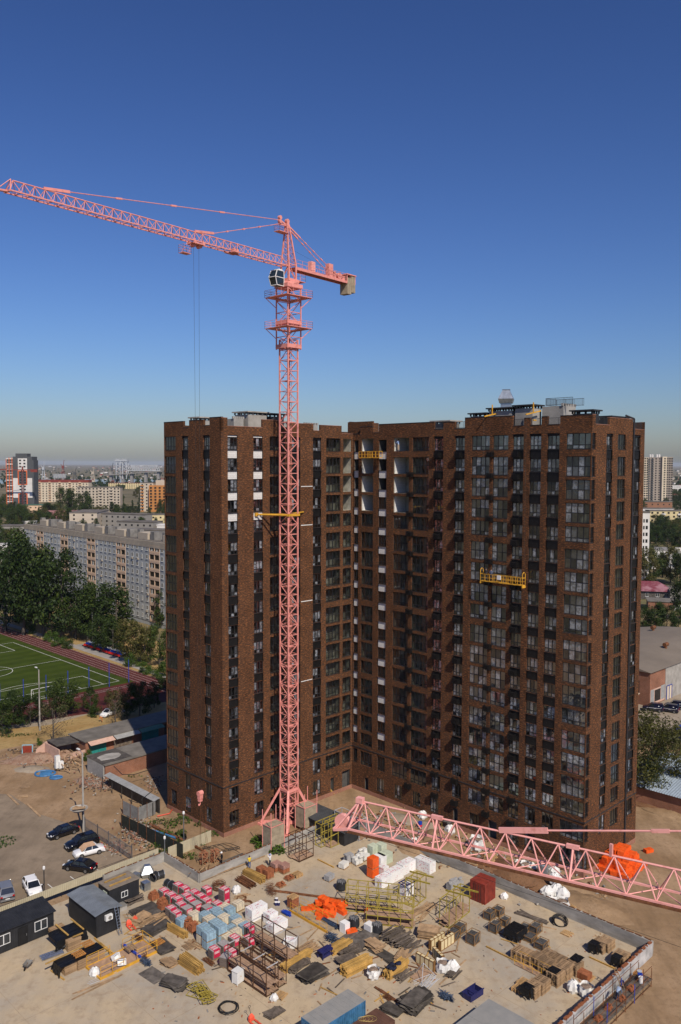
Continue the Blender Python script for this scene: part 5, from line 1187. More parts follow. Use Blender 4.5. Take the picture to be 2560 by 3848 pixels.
b = MB(); b.bx(2, 15, 3, 14, HT, HT+3.5); b.build('roof_hut', M['f_dark'], ow); b = MB(); b.bx(21.5, 23.2, 0, 14, 5, HT-4); b.build('side_balconies', M['f_dark'], ow)
# its small crane
cr = thing('tower_crane', 'small dark red crane in front of the orange framed tower', 'crane', (GD(88, 1917, 905).x, 905, 0)); b, bb = MB(), MB(); lattice_mast(b, bb, 0, 0, 0, 46, 2.2, 2.2, .35, .22, 0); b.build('mast', M['f_dark'], cr); bb.build('mast_bracing', M['f_redroof'], cr)
b = MB(); b.beam((-42,0,46.5), (16,0,46.5), .9, .9); b.bx(9,16,-1,1,44,46); b.beam((0,0,46),(0,0,50),1.2); b.tube((0,0,50),(-24,0,47),.2); b.build('jib', M['f_redroof'], cr)
# long cream and red block, beige block, orange block
lb_ = far_block('long cream block with red roof band behind the poplars', (132,1886), 1150, 75, 14, 30, -.03, 'f_cream', rows=9, cols=16, roofm='f_redroof', bays=(1,4,7,10,13), balm='f_peach', side=False); MB().bx(-.25,75.25,-.35,13.8,27.2,29.95).build('red_roof_band', M['f_redroof'], lb_)
far_block('beige nine-storey block with blank left wall in the far middle', (292,1925), 905, 46, 13, 27.5, .06, 'f_beige', rows=9, cols=12, bays=(6,9), balm='f_tan', side=False)
fo_ = far_block('pale block with orange right half beside the brick tower edge', (528,1925), 930, 15, 12, 32, -.1, 'f_tan', rows=9, cols=3, bays=(0,), balm='f_orb', side=False); b = MB(); b.bx(12.0, 34, -6, 10, 0, 29.5); b.build('orange_wing', M['f_orb'], fo_)
for f in range(8):
 for i in range(4): put(ww, 'window', fo_, (13.5+i*5, -6, 3+f*3.3))
b = MB(); b.bx(18, 34, 0, 11, 29.51, 35); b.build('roof_hut', M['f_tan'], fo_)
far_block('maroon roofed long building near the bridge ramp', (408,1825), 1750, 68, 14, 12, -.1, 'f_yellow', rows=4, cols=14, roofm='f_redroof', side=False)
# low flats behind the panel block
for (x, y, D, W, dep, H, rz, m, rows, cols, l) in ((262,1990,640,21,40,15.5,.05,'f_tan',5,3,'five-storey cream flats end wall behind the panel block'), (330,1985,660,52,12,14,-.35,'f_grey',4,10,'grey roofed low flats behind the panel block'), (440,1990,610,30,14,11,-.3,'f_grey',3,6,'low grey roofed house right behind the panel block'), (508,1975,690,24,10,11,.1,'f_yellow',3,4,'small pale yellow house with red canopy by the tower edge'), (590,2000,600,16,12,9,0,'f_white',2,3,'white low building at the tower edge'), (470,2010,560,44,14,9,-.25,'f_grey',2,8,'long flat grey roof behind the panel block huts'), (70,1925,900,26,14,8,.1,'f_peach',2,5,'low peach building with green roof below the orange framed tower'), (0,2005,600,30,14,8,.2,'f_grey',2,6,'low building with light roof at the far left'), (36,1975,700,20,10,4,.1,'f_white',1,5,'white kiosk row at the far left'), (0,2095,450,16,10,9,.4,'f_white',3,3,'pale house between trees at the left edge'), (150,1925,800,34,16,7,.0,'f_pinkroof',2,6,'long pink roofed hall right of the orange framed tower')):
 far_block(l, (x, y), D, W, dep, H, rz, m, rows=rows, cols=cols, roofm={'f_peach': 'f_green', 'f_pinkroof': 'f_pinkroof', 'f_white': 'f_white'}.get(m, 'proof'), name='low_building', side=False, wsz=(1.4,1.3))
# lift bridge
DB = 2300.0; k_ = DB/FPX; bx0 = GD(436, 1815, DB).x; br = thing('lift_bridge', 'white steel lift bridge with tall towers across the far river', 'bridge', (bx0, DB, 0), -.12); zt = lambda y: CAMZ - (y-1744)*k_
M['bridgew'] = mat('bridge_white', (.42,.44,.46), .7, var=.1)
b = MB()
for x in (1, 12, 19, 30): 
 for y in (0, 14): b.beam((x,y,10),(x,y,zt(1735)),1.6)
for x0 in (1, 19):
 for j in range(4): z = zt(1770)+j*8; b.beam((x0,0,z),(x0+11,0,z+8),.8); b.beam((x0+11,0,z),(x0,0,z+8),.8)
b.build('lift_tower', M['bridgew'], br); b = MB(); b.bx(-1.5, 33, -2, 16, zt(1737), zt(1731)); b.bx(12,20,0,14,zt(1745),zt(1741)); b.build('tower_deck', M['bridgew'], br)
b = MB()
for y in (0, 14):
 b.beam((33,y,zt(1772)),(122,y,zt(1772)),1.6); b.beam((44,y,zt(1752)),(114,y,zt(1752)),1.4); b.beam((33,y,zt(1772)),(44,y,zt(1752)),1.4); b.beam((122,y,zt(1772)),(114,y,zt(1752)),1.4)
 for i in range(14): x = 44+i*5; b.beam((x,y,zt(1772)),(x,y,zt(1752)),.8); b.beam((x,y,zt(1772) if i % 2 else zt(1752)),(x+5,y,zt(1752) if i % 2 else zt(1772)),.8)
b.build('truss_span', M['bridgew'], br); b = MB()
b.add([(-34,-3,zt(1792)),(132,-3,zt(1775)),(132,17,zt(1775)),(-34,17,zt(1792)),(-34,-3,zt(1789)),(132,-3,zt(1772.3)),(132,17,zt(1772.3)),(-34,17,zt(1789))], [(0,3,2,1),(4,5,6,7),(0,1,5,4),(1,2,6,5),(2,3,7,6),(3,0,4,7)]); b.build('deck_span', M['f_grey'], br)
for x in (-20, 14, 40, 80, 116): b = MB(); b.bx(x, x+7, 2, 12, -2, zt(1776)); b.build('pier', M['f_grey'], br)
b = MB(); b.quad((bx0-700, 2150, .2), (bx0+900, 2120, .2), (bx0+900, 2900, .2), (bx0-700, 2700, .2)); M['river'] = mat('river_water', (.10,.13,.16), .12, var=.1, scale=.01, objvar=0, spec=.6); struct('river', b, M['river'])
# second smaller truss and harbour cranes
o = thing('truss_bridge', 'small white truss bridge span left of the lift bridge', 'bridge', (GD(200,1800,2000).x, 2000, 0), 0); b = MB()
for y in (0, 8):
 b.beam((0,y,18),(28,y,18),1); b.beam((0,y,27),(28,y,27),1)
 for i in range(10): b.beam((i*3,y,18),(i*3,y,27),.7); b.beam((i*3,y,18 if i % 2 else 27),(i*3+2.8,y,27 if i % 2 else 18),.6)
b.build('truss', M['bridgew'], o); b = MB(); b.bx(2,5,0,8,0,18); b.bx(22,25,0,8,0,18); b.build('pier', M['f_grey'], o)
for (x, yt, D, l, m) in ((162, 1738, 2400, 'pale harbour portal crane at the far left river', 'bridgew'), (236, 1733, 2600, 'red harbour crane with raised jib on the far river', 'f_redroof'), (420, 1743, 2500, 'grey harbour crane left of the lift bridge', 'f_dark'), (280, 1762, 2100, 'dark harbour crane between the bridges', 'f_dark'), (348, 1758, 2100, 'thin harbour crane before the bridge ramp', 'f_beige')):
 q = GD(x, 1800, D); zt_ = CAMZ - (yt-1744)/FPX*D; o = thing('harbour_crane', l, 'crane', (q.x, D, 0), 0); b = MB()
 for (xx, yy) in ((-5,0),(5,0),(-5,8),(5,8)): b.beam((xx,yy,0),(xx*.3,4,zt_*.62),1.0)
 b.bx(-3,3,1,7,zt_*.58,zt_*.72); b.build('portal', M[m], o); b = MB(); b.beam((0,4,zt_*.65),(4,4,zt_),1.1); b.beam((0,4,zt_*.65),(-7,4,zt_*.8),1.0); b.build('jib', M[m], o)
# ------------------------------------------------------------------ far houses and tree masses
r = random.Random(101)
HM = []
for m, rm in (('f_white','proof'), ('f_beige','f_redroof'), ('f_brick','proof'), ('f_tan','f_grey'), ('f_cream','f_redroof'), ('f_grey','f_white')):
 b = MB(); b.bx(-.5,.5,-.35,.35,0,.6); w_ = b.mesh('wall', M[m]); b = MB(); b.add([(-.55,-.42,.6),(.55,-.42,.6),(.55,.42,.6),(-.55,.42,.6),(-.5,0,.95),(.5,0,.95)], [(0,1,5,4),(2,3,4,5),(1,2,5),(3,0,4),(3,2,1,0)]); HM.append((w_, b.mesh('roof', M[rm])))
def far_house(x, y, sw):
 p = G(x, y); D = p.y; s = sw*D/FPX; i = r.randrange(6); o = thing('house', 'tiny house in the hazy far suburb below the horizon', 'house', (p.x, p.y, 0), r.uniform(-.3,.3), 'far suburb houses')
 put(HM[i][0], 'wall', o, scale=(s, s*1.2, min(14, s*.8))); put(HM[i][1], 'roof', o, scale=(s, s*1.2, min(14, s*.8)))
for k in range(150): far_house(r.uniform(0, 620), 1752 + 68*r.random()**1.3, r.uniform(4, 11))
for k in range(40): far_house(r.uniform(2480, 2560), 1762 + 90*r.random(), r.uniform(4, 12))
# tree masses as one object of clumped foliage
def far_wood(name, n, area, hs, seed, m='leaf_d'):
 rr = random.Random(seed); b = MB()
 for k in range(n):
  x, y = area(rr); p = G(x, y); h = rr.uniform(*hs); w = h*rr.uniform(.5,.9)
  for j in range(5):
   a, d = rr.uniform(0,6.28), rr.random()*w*.5; b.ball((p.x+d*math.cos(a), p.y+d*math.sin(a), h*rr.uniform(.3,.75)), w*rr.uniform(.3,.5), 6, (1,1,.9), .3, rr)
 return tag(b.build(name, M[m]), kind='stuff')
far_wood('far_wood', 520, lambda q: (q.uniform(-30, 650), 1750+90*q.random()**1.1), (6, 12), 1)
far_wood('far_wood', 160, lambda q: (q.uniform(2440, 2590), 1765+100*q.random()), (7, 13), 2)
# trees between the far blocks, individually
def scatter(n, x0, x1, y0, y1, hs, lab, shapes, seed, avoid=()):
 rr = random.Random(seed)
 for k in range(n):
  for _ in range(20):
   x, y = rr.uniform(x0, x1), rr.uniform(y0, y1)
   if not any(a <= x <= c and e <= y <= f for a, c, e, f in avoid): break
  tree(G(x, y), rr.uniform(*hs), rr.choice(shapes), lab, rr.uniform(.9,1.4), group=lab)
scatter(40, 0, 640, 1925, 2010, (8,14), 'tree among the low flats behind the panel block', ('broad','broad','poplar'), 7, ((255,300,1960,2010),))
scatter(22, 380, 640, 1895, 1935, (10,16), 'tree before the orange and beige far blocks', ('broad','poplar'), 8)
for (x, y, t_, l) in ((228,1925,1835,'left tall poplar before the cream block'), (258,1922,1842,'second tall poplar before the cream block'), (272,1924,1840,'third tall poplar before the cream block'), (300,1930,1858,'fourth poplar before the beige block'), (325,1930,1850,'fifth poplar before the beige block'), (335,1938,1865,'low poplar before the beige block')): ptree(x, y, t_, 'poplar', l, 1.5)
scatter(26, 20, 300, 1945, 1985, (10,16), 'dark tree in the belt left behind the panel block', ('broad',), 9)
scatter(16, -20, 100, 1880, 1960, (9,14), 'tree at the far left beside the orange framed tower', ('broad',), 10, ((20,130,1880,1922),))
scatter(24, 440, 640, 1830, 1890, (9,14), 'tree in the green belt below the bridge', ('broad',), 12)
scatter(14, -10, 90, 2020, 2140, (8,13), 'tree in the yards left of the panel block', ('broad',), 13)

# ------------------------------------------------------------------ right side: far towers, yards, warehouse, vans
ZR = lambda x, y: (2380+x*.1782, 1680+y*.1782)
o = far_block('beige and taupe high-rise with dark balcony columns at the far right', (2414,1905), 1100, 24, 18, 63, .0, 'f_taupe', rows=20, cols=5, roofm='f_taupe', bays=(1,2), balm='f_dark', side=False, name='tower_block', wsz=(2.0,1.6))
b = MB(); b.bx(0, 7, -.6, -.02, 0, 63); b.build('cream_bay', M['f_cream'], o); b = MB(); b.bx(24, 30, -3, 14, 0, 64.5); b.build('cream_stair_tower', M['f_cream'], o); b = MB(); b.bx(30.1, 39.5, 1, 18, 0, 64); b.build('brown_wing', M['f_taupe'], o)
for f in range(20):
 for x in (31.2, 34.2, 37.2): put(ww, 'window', o, (x, 1.3, 3+f*3.05))
 put(ww, 'window', o, (26.2, -2.7, 3+f*3.05)); put(ww, 'window', o, (1.2, -.35, 3+f*3.05)); put(ww, 'window', o, (4.2, -.35, 3+f*3.05))
for x in (11, 14, 20, 23): b = MB(); b.lathe([(1.4,63.6),(1.4,67.0),(1.0,67.4)], 10, (x, 6, 0)); b.build('roof_tank', M['f_white'], o)
far_block('yellow and green five-storey flats behind the right trees', (2440,1985), 690, 40, 12, 15.5, -.05, 'f_yellow', rows=5, cols=9, bays=(2,5), balm='f_white', side=False)
far_block('pale blue low building behind the yellow flats', (2412,1930), 850, 32, 10, 9, -.05, 'f_white', rows=2, cols=9, side=False, name='low_building')
far_block('low tan hall below the far right high-rise', (2420,1905), 1000, 34, 14, 9, 0, 'f_brick', rows=2, cols=5, side=False, name='low_building')
far_block('white modern building at the far right edge', (2525,1830), 1500, 30, 12, 16, 0, 'f_white', rows=4, cols=8, side=False, name='low_building', roofm='f_white'); far_block('dark red roofed house row at the far right', (2535,1850), 1250, 26, 14, 9, .1, 'f_tan', rows=2, cols=4, side=False, name='low_building', roofm='f_redroof')
p = GD(2412, 1925, 363)
wb_ = thing('apartment_block', 'white nine-storey end wall with two window columns right of the brick tower', 'building', (p.x, p.y, 0), 0)
b = MB(); b.bx(-18, 3.6, 0, 14, 0, 33); b.build('wall', M['f_white'], wb_); b = MB(); b.bx(-18.2, 3.8, -.2, 14.2, 33.002, 33.5); b.build('roof', M['proof'], wb_)
for f in range(10):
 for x, w in ((.8,.6), (1.9,.9)): put(MB().bx(0,w,-.06,-.005,0,1.5).mesh('window', M['winglass']), 'window', wb_, (x, 0, 2.2+f*2.95))
 b = MB(); b.bx(-2.6,-.2,-1.2,-.01,1.6+f*2.95,2.6+f*2.95); b.build('balcony', M['f_tan'], wb_)
# grey and white hall
p = GD(2440, 2110, 430); hl = thing('industrial_hall', 'grey hall with a white curved parapet behind the right trees', 'building', (p.x, p.y, 0), -.12)
b = MB(); b.bx(0, 26, 0, 18, 0, 9.5); b.build('wall', M['f_white'], hl); b = MB(); b.bx(-.1, 26.1, -.1, 18.1, 9.503, 9.7); b.build('roof', M['f_grey'], hl); b = MB(); b.bx(10, 26, -1.5, -.15, 3, 11.2); b.build('white_parapet', M['f_white'], hl); b = MB(); b.bx(5,7,-.08,-.005,5,7); b.build('window', M['winglass'], hl)
# maroon roofed house
M['maroon'] = mat('maroon_metal_roof', (.17,.042,.055), .5, var=.25, scale=.25, col2=(.30,.15,.17), mid=(.45,.6))
p = G(2470, 2252); mh = thing('house', 'low dark stone house with maroon hipped metal roof at the right', 'house', (p.x-12, p.y+2, 0), -.22)
b = MB(); b.bx(0, 18, 0, 12, 0, 3.4); b.build('wall', mat('dark_stone', (.09,.08,.07), .9, var=.5, scale=1.5), mh)
b = MB(); b.add([(-.8,-.8,3.3),(18.8,-.8,3.3),(18.8,12.8,3.3),(-.8,12.8,3.3),(5.5,6,6.6),(13,6,6.6)], [(0,1,5,4),(1,2,5),(2,3,4,5),(3,0,4),(3,2,1,0)]); b.build('roof', M['maroon'], mh)
for x in (3.5, 7.5, 11.5, 15): w_ = put(win_mesh(1.3,1.5), 'window', mh, (x,-.01,1.1)); put(pane1(1.3,1.5), 'pane', w_)
b = MB(); b.bx(16.5, 34, -3, 10, 0, 4.2); b.build('annex_wall', M['concrete'], mh); b = MB(); b.bx(16.2, 34.2, -3.3, 10.2, 4.202, 4.4); b.build('annex_roof', M['proof'], mh); b = MB(); b.bx(19,20.2,-3.06,-3.005,0,2.4); b.build('door', M['black'], mh)
# low brick garage with felt roof
p = G(2436, 2290); gr_ = thing('garage_row', 'low brick garage with white doors and felt roof before the maroon house', 'garage', (p.x, p.y, 0), -.28)
gblock(gr_, 0, 30, 0, 9, 3.0, 'oldbrick', 'felt'); 
for x in (9, 16): b = MB(); b.bx(x, x+2.6, -.06, -.002, 0, 2.3); b.build('door', M['white'], gr_)
# warehouse with curved dusty roof
p = G(2441, 2655); wh = thing('warehouse', 'brick warehouse with broad dusty felt roof and rusty roof vents at the right', 'warehouse', (p.x, p.y, 0), TH-.02)
H_ = 7.6; b = MB(); b.bx(0, 48, 0, 26, 0, H_); b.build('wall', M['oldbrick'], wh)
b = MB(); n = 10; vs = []
for i in range(n+1):
 y = -.4+26.8*i/n; z = H_+.05+1.6*math.sin(math.pi*i/n); vs += [(-.4,y,z),(48.4,y,z)]
b.add(vs, [(2*i,2*i+1,2*i+3,2*i+2) for i in range(n)]); b.add([(-.4,-.4+26.8*i/n,H_+.05+1.6*math.sin(math.pi*i/n)-.004) for i in range(n+1)], [tuple(range(n+1))]); b.build('roof', mat('dusty_felt', (.175,.145,.115), .95, var=.12, scale=.12), wh)
b = MB(); b.bx(7.5, 47.9, -.08, -.003, 0, H_-.1); b.build('grey_render', M['concrete'], wh); b = MB(); b.bx(.2, 7.3, -.07, -.004, .2, 3.6); b.build('pink_render', M['pinkwall'], wh); b = MB(); b.bx(.3, 1.9, -.1, -.072, .6, 3.6); b.bx(5.3,7.2,-.1,-.072,.6,3.8); b.build('blue_white_panel', M['zincl'], wh)
b = MB(); b.bx(2.2, 5.0, -.12, -.073, .7, 3.3); b.build('boarded_window', M['winglass'], wh); b = MB(); b.bx(8.0, 10.6, -.16, -.083, 0, 3.2); g_ = b.build('gate', M['beige'] if 'beige' in M else M['f_cream'], wh); b = MB(); b.beam((8.0,-.2,0),(8.0,-.2,3.2),.12); b.beam((10.6,-.2,0),(10.6,-.2,3.2),.12); b.beam((8,-.2,3.2),(10.6,-.2,3.2),.12); b.beam((9.3,-.2,0),(9.3,-.2,3.2),.1); b.build('gate_frame', M['postblue'], g_)
b = MB(); b.bx(-.1,-.003,3.0,5.0,3.2,5.0) if False else b.bx(-.07,-.003,2.5,4.5,2.6,5.4); b.build('window', M['winglass'], wh); b = MB(); b.add([(-.02,2.3,2.6),(-.02,4.7,2.6),(-1.2,4.7,2.0),(-1.2,2.3,2.0)], [(0,1,2,3)]); b.build('awning', M['f_cream'], wh)
for (x, y, l) in ((2455,2365,'a'), (2502,2430,'b')):
 q = G(x, y, 9.2) - Vector((p.x,p.y,0)); c, s = math.cos(-(TH-.02)), math.sin(-(TH-.02)); lx, ly = c*q.x-s*q.y, s*q.x+c*q.y
 b = MB(); b.tube((lx,ly,8.6),(lx,ly,9.5),.35,10); b.tube((lx-.8,ly,9.75),(lx+.8,ly,9.75),.5,12); b.build('roof_vent', M['rust'], wh)
# yard with vans
sheet('yard_paving', pxs((2380,2600),(2700,2600),(2700,2790),(2380,2790)), .006, 'street')
pxcar(2415, 2667, 2492, 2675, 'van', 'carnavy', 'navy van with white stripe nearest the brick tower', sidestripe=True).rotation_euler.z += math.pi
pxcar(2470, 2668, 2552, 2680, 'van', 'carnavy', 'navy van with white stripe in the middle of three', sidestripe=True).rotation_euler.z += math.pi
pxcar(2492, 2655, 2580, 2668, 'van', 'carnavy', 'navy van with white stripe at the right edge', sidestripe=True).rotation_euler.z += math.pi
pxcar(2545, 2795, 2585, 2755, 'bigvan', 'vanblue', 'blue delivery van with white lettering on its back doors at the right edge', lettering=True)
# blue-grey metal roof shed with stone wall
p = G(2470, 2975, 3.0); sh_ = thing('shed', 'long shed with pale blue corrugated roof behind the big right tree', 'shed', (p.x, p.y, 0), math.atan2(G(2560,3000,3).y-p.y, G(2560,3000,3).x-p.x))
b = MB(); b.bx(-6, 30, .4, 14, 0, 2.9); b.build('wall', M['oldbrick'], sh_); M['paleblue'] = mat('pale_blue_sheet', (.30,.36,.42), .5, var=.12)
b = MB(); n = 90
for i in range(n):
 x0, x1 = -6.3+36.6*i/n, -6.3+36.6*(i+1)/n; xm = (x0+x1)/2
 b.quad((x0,-.2,3.0),(xm,-.2,3.06),(xm,14.3,4.6),(x0,14.3,4.54)); b.quad((xm,-.2,3.06),(x1,-.2,3.0),(x1,14.3,4.54),(xm,14.3,4.6))
b.build('roof', M['paleblue'], sh_)
o = thing('stone_wall', 'weathered pinkish brick wall under the big right tree', 'wall', tuple(G(2400, 3010)), math.atan2(G(2560,3040).y-G(2400,3010).y, G(2560,3040).x-G(2400,3010).x)); b = MB(); b.bx(0, 26, 0, .4, 0, 1.7); b.build('wall_core', M['oldbrick'], o); b = MB(); b.bx(-.05,26.05,-.06,.46,1.702,1.8); b.build('coping', M['concrete_d'], o)
mound(G(2480,3030), 9, 3, .7, '', 'redsoil', 11, -.7); mound(G(2540,3060), 7, 3, .5, '', 'soil', 12, -.7)
# trees on the right
def rtree(x, y, t_, sh, l, w=1.0, v=None): return ptree(x, y, t_, sh, l, w, v)
big = rtree(2445, 3000, 2690, 'fine', 'big olive tree right of the brick tower foot', 1.15, 0); rtree(2530, 2930, 2740, 'fine', 'right lobe tree over the pale blue shed roof', .95, 0); rtree(2425, 2990, 2830, 'fine', 'dark low tree against the tower foot', 1.0, 1)
for (x, y, t_, w, v, l) in ((2420,2370,2280,1.2,1,'left dark tree of the hedge behind the warehouse'), (2460,2372,2265,1.3,0,'second tree of the hedge behind the warehouse'), (2505,2370,2275,1.3,1,'third tree of the hedge behind the warehouse'), (2550,2365,2290,1.3,0,'right tree of the hedge behind the warehouse'), (2420,2215,2060,1.0,3,'olive tree left behind the maroon house'), (2455,2190,2050,1.0,0,'dark tree behind the maroon roof'), (2520,2190,2055,1.0,3,'olive tree right behind the maroon roof'), (2555,2200,2075,1.0,1,'tree at the right edge behind the maroon house'), (2490,2170,2080,.9,1,'tree in the middle behind the maroon roof'), (2555,2580,2470,.8,0,'tree at the right edge beside the warehouse wall'), (2575,2330,2170,1.0,1,'tree at the right edge above the low garage')): rtree(x, y, t_, 'broad', l, w, v)
scatter(34, 2415, 2570, 1985, 2070, (10,15), 'tree in the dense grove right of the white block', ('broad','broad','poplar'), 21)
scatter(16, 2405, 2570, 1870, 1925, (9,14), 'tree between the far right flats and the high-rise', ('broad',), 22)
scatter(10, 2520, 2580, 1850, 1890, (9,13), 'tree at the far right horizon side', ('broad',), 23)
# ------------------------------------------------------------------ dirt strip behind the long parapet
mound(UV(G(1660,3215),1,0), 5.5, 3.2, 1.7, '', 'soil', 21, HV0); mound(G(1560,3185), 4, 3, 1.2, '', 'soil', 22, HV0); mound(G(1950,3290), 8, 3.6, 1.3, '', 'redsoil', 23, HV0); mound(G(1830,3260), 5, 2.6, .8, '', 'redsoil', 24, HV0); mound(G(2220,3400), 6, 3, .8, '', 'soil', 25, HV0); mound(G(2130,3330), 7, 2.6, .7, '', 'soil', 26, HV0)
b = MB(); r = random.Random(55); mm = [M['concrete'], M['brk'] if 'brk' in M else M['rust'], M['wood'], M['concrete_d']]
for k in range(1300):
 t = r.random(); x = 1330+t*950; yl = 3100 + (x-1330)*.34; q = G(x, yl + r.gauss(0,38)-30); s = r.uniform(.05,.28); b.k = r.randrange(4); b.box((q.x,q.y,.05+r.random()*.2), (s*r.uniform(1,3),s,s*.6), r.uniform(0,3), r.uniform(-.4,.4), r.uniform(-.4,.4))
tag(b.build('rubble', mm), kind='stuff')

# ------------------------------------------------------------------ the yard deck: walls, cabins, stacks, frames
def zm(ox, oy, s): return lambda x, y, h=0.0: G(ox + s*x, oy + s*y, ZD + h)
A_, B_, C_ = zm(0, 3150, .5485), zm(800, 3100, .574), zm(1660, 3100, .574)
T1, T2, T3 = zm(540, 3270, .2551), zm(760, 3380, .2551), zm(1240, 3150, .3444)
T4, T5, T6, T7 = zm(1780, 3330, .2806), zm(200, 3400, .2806), zm(1000, 3150, .3189), zm(1260, 3450, .3444)
HV = TH - math.pi/2                                  # heading of v
def base(p, dz=0.0): return (p[0], p[1], ZD + dz)
# ---- parapet walls
M['wallc'] = mat('wall_concrete', (.31,.295,.27), .9, var=.32, scale=.35, bump=.1, stretch=(1,1,2.5))
def wall(label, a, c, h, t=.3, m='wallc', name='parapet_wall', cap=True, z0=-.4):
 a, c = Vector((a[0], a[1], 0)), Vector((c[0], c[1], 0)); o = thing(name, label, 'wall', a, math.atan2(c.y-a.y, c.x-a.x)); L = (c-a).length
 b = MB(); n = max(1, round(L/6)); 
 for i in range(n): 
  b = MB(); b.bx(L*i/n+.006, L*(i+1)/n-.006, -t/2, t/2, z0, h); b.build('wall_panel', M[m], o)
 if cap:
  b = MB(); r = random.Random(int(L*10))
  x = .2
  while x < L-.5:
   l = r.uniform(.25, .9); b.box((x+l/2, r.uniform(-.05,.05), h+.045), (l, .14, .07), r.uniform(-.1,.1)); x += l + r.uniform(.02, .35)
  b.build('rusty_cap', M['rust'], o)
 return o
o_ = .16
wall('concrete parapet on the left yard edge behind the flat-roofed cabin', UV(dW0, -9, -o_), UV(dW0, .15, -o_), 1.35)
wall('short concrete parapet turning the corner by the galvanised ducts', UV(dW0, o_, .15), UV(dW1, o_, -.15), 1.3)
wall('concrete parapet between the brown dirt strip and the yard, left of the crane foot', UV(dW1, .15, -o_), UV(dC, .15, -o_), 1.25)
wall('long concrete parapet along the right back of the yard below the near jib', UV(dC, o_, .15), UV(dW3, o_, .15), 1.45)
# brick wall with white inner face at the lower right
bw = thing('brick_wall', 'brick wall with pale plastered inner face at the lower right yard edge', 'wall', (dW3[0], dW3[1], 0), TH + math.pi)
b = MB(); b.bx(.2, 30, -.02, .28, -2.2, 1.5); b.build('wall_core', mat('pale_render', (.40,.39,.38), .9, var=.3, scale=.8), bw)
b = MB(); b.bx(-.3, 30, -.32, -.022, -2.2, 1.3); b.build('wall_core', M['oldbrick'], bw)
M['brk'] = mat('loose_brick', (.30,.105,.045), .9, var=.35, scale=3)
r = random.Random(5)
bm1 = MB().box((0,0,.0325), (.25,.12,.065)).mesh('brick', M['brk'])
x = .3; k_ = 0
while x < 26:
 lev = 1 + (int(x*1.7) % 5 != 0) + (int(x) % 3 == 0)
 for l in range(lev):
  put(bm1, 'brick', bw, (x + r.uniform(-.03,.03), .1 + r.uniform(-.04,.04), 1.505+l*.07), math.pi/2 + r.uniform(-.25,.25)); k_ += 1
 x += .16 if r.random() < .8 else .5
# corrugated beige site fence on the left wall
def fence_corr(label, a, c, z0, h, m, pitch=.22, name='sheet_fence'):
 a, c = Vector((a[0], a[1], 0)), Vector((c[0], c[1], 0)); o = thing(name, label, 'fence', a, math.atan2(c.y-a.y, c.x-a.x)); L = (c-a).length
 n = max(1, round(L/2.0)); w = L/n; b = MB(); k = 8
 pts = [(w*i/(2*k), (.02 if (i//1) % 2 else -.02)) for i in range(2*k+1)]
 for (x0, y0), (x1, y1) in zip(pts[:-1], pts[1:]): b.quad((x0,y0,0), (x1,y1,0), (x1,y1,h), (x0,y0,h))
 me = b.mesh('sheet', M[m] if isinstance(m, str) else m)
 for i in range(n):
  put(me, 'sheet', o, (w*i, 0, z0))
  b = MB(); b.bx(w*i-.03, w*i+.03, .04, .1, z0-.3 if z0 > .3 else 0, z0+h-.1); b.build('post', M['steel'], o)
 return o
M['beige'] = mat('beige_sheet', (.44,.39,.27), .5, var=.12, scale=.6)
fence_corr('beige corrugated fence behind the dark cabins on the left yard edge', UV(dW0, -40, -.5), UV(dW0, -.6, -.5), 1.0, 1.0, 'beige')
fence_corr('beige corrugated fence by the street lamp left of the dirt strip', UV(dW0, .8, -.3), UV(dW0, 8.2, -.6), .0, 1.7, 'beige')
def hbeam_mesh(L, m, w=.08, h=.2):
 b = MB(); t = .04; b.bx(-L/2, L/2, -w/2, w/2, 0, t); b.bx(-L/2, L/2, -w/2, w/2, h-t, h); b.bx(-L/2, L/2, -.014, .014, t, h-t); return b.mesh('formwork_timber', m)
# ---- cabins
M['anth'] = mat('anthracite_sheet', (.024,.025,.028), .5, var=.25, scale=1.2)
M['zinc'] = mat('zinc_sheet', (.24,.27,.30), .4, metal=.5, var=.2, scale=.7)
M['pvc'] = mat('white_pvc', (.72,.72,.70), .4, var=.06)
M['darkglass'] = mat('dark_window', (.03,.035,.04), .08, var=.3, spec=.7)
def ribs(b, x0, x1, y, z0, z1, d, step=.2, ax='x'):
 n = int((x1-x0)/step)
 for i in range(n):
  x = x0 + step*(i+.25)
  if ax == 'x': b.bx(x, x+step*.5, min(y, y+d), max(y, y+d), z0, z1)
  else: b.bx(min(y, y+d), max(y, y+d), x, x+step*.5, z0, z1)
def cab_window(o, x, z, w, h, y, face=-1):
 b = MB(); t = .06
 b.bx(x, x+w, y, y+face*.06, z, z+t); b.bx(x, x+w, y, y+face*.06, z+h-t, z+h); b.bx(x, x+t, y, y+face*.06, z+t, z+h-t); b.bx(x+w-t, x+w, y, y+face*.06, z+t, z+h-t); b.bx(x+w*.48, x+w*.54, y, y+face*.055, z+t, z+h-t)
 wo = b.build('window', M['pvc'], o)
 b = MB(); yy = y + face*.02; b.quad((x+t, yy, z+t), (x+w-t, yy, z+t), (x+w-t, yy, z+h-t), (x+t, yy, z+h-t)); b.build('pane', M['darkglass'], wo)
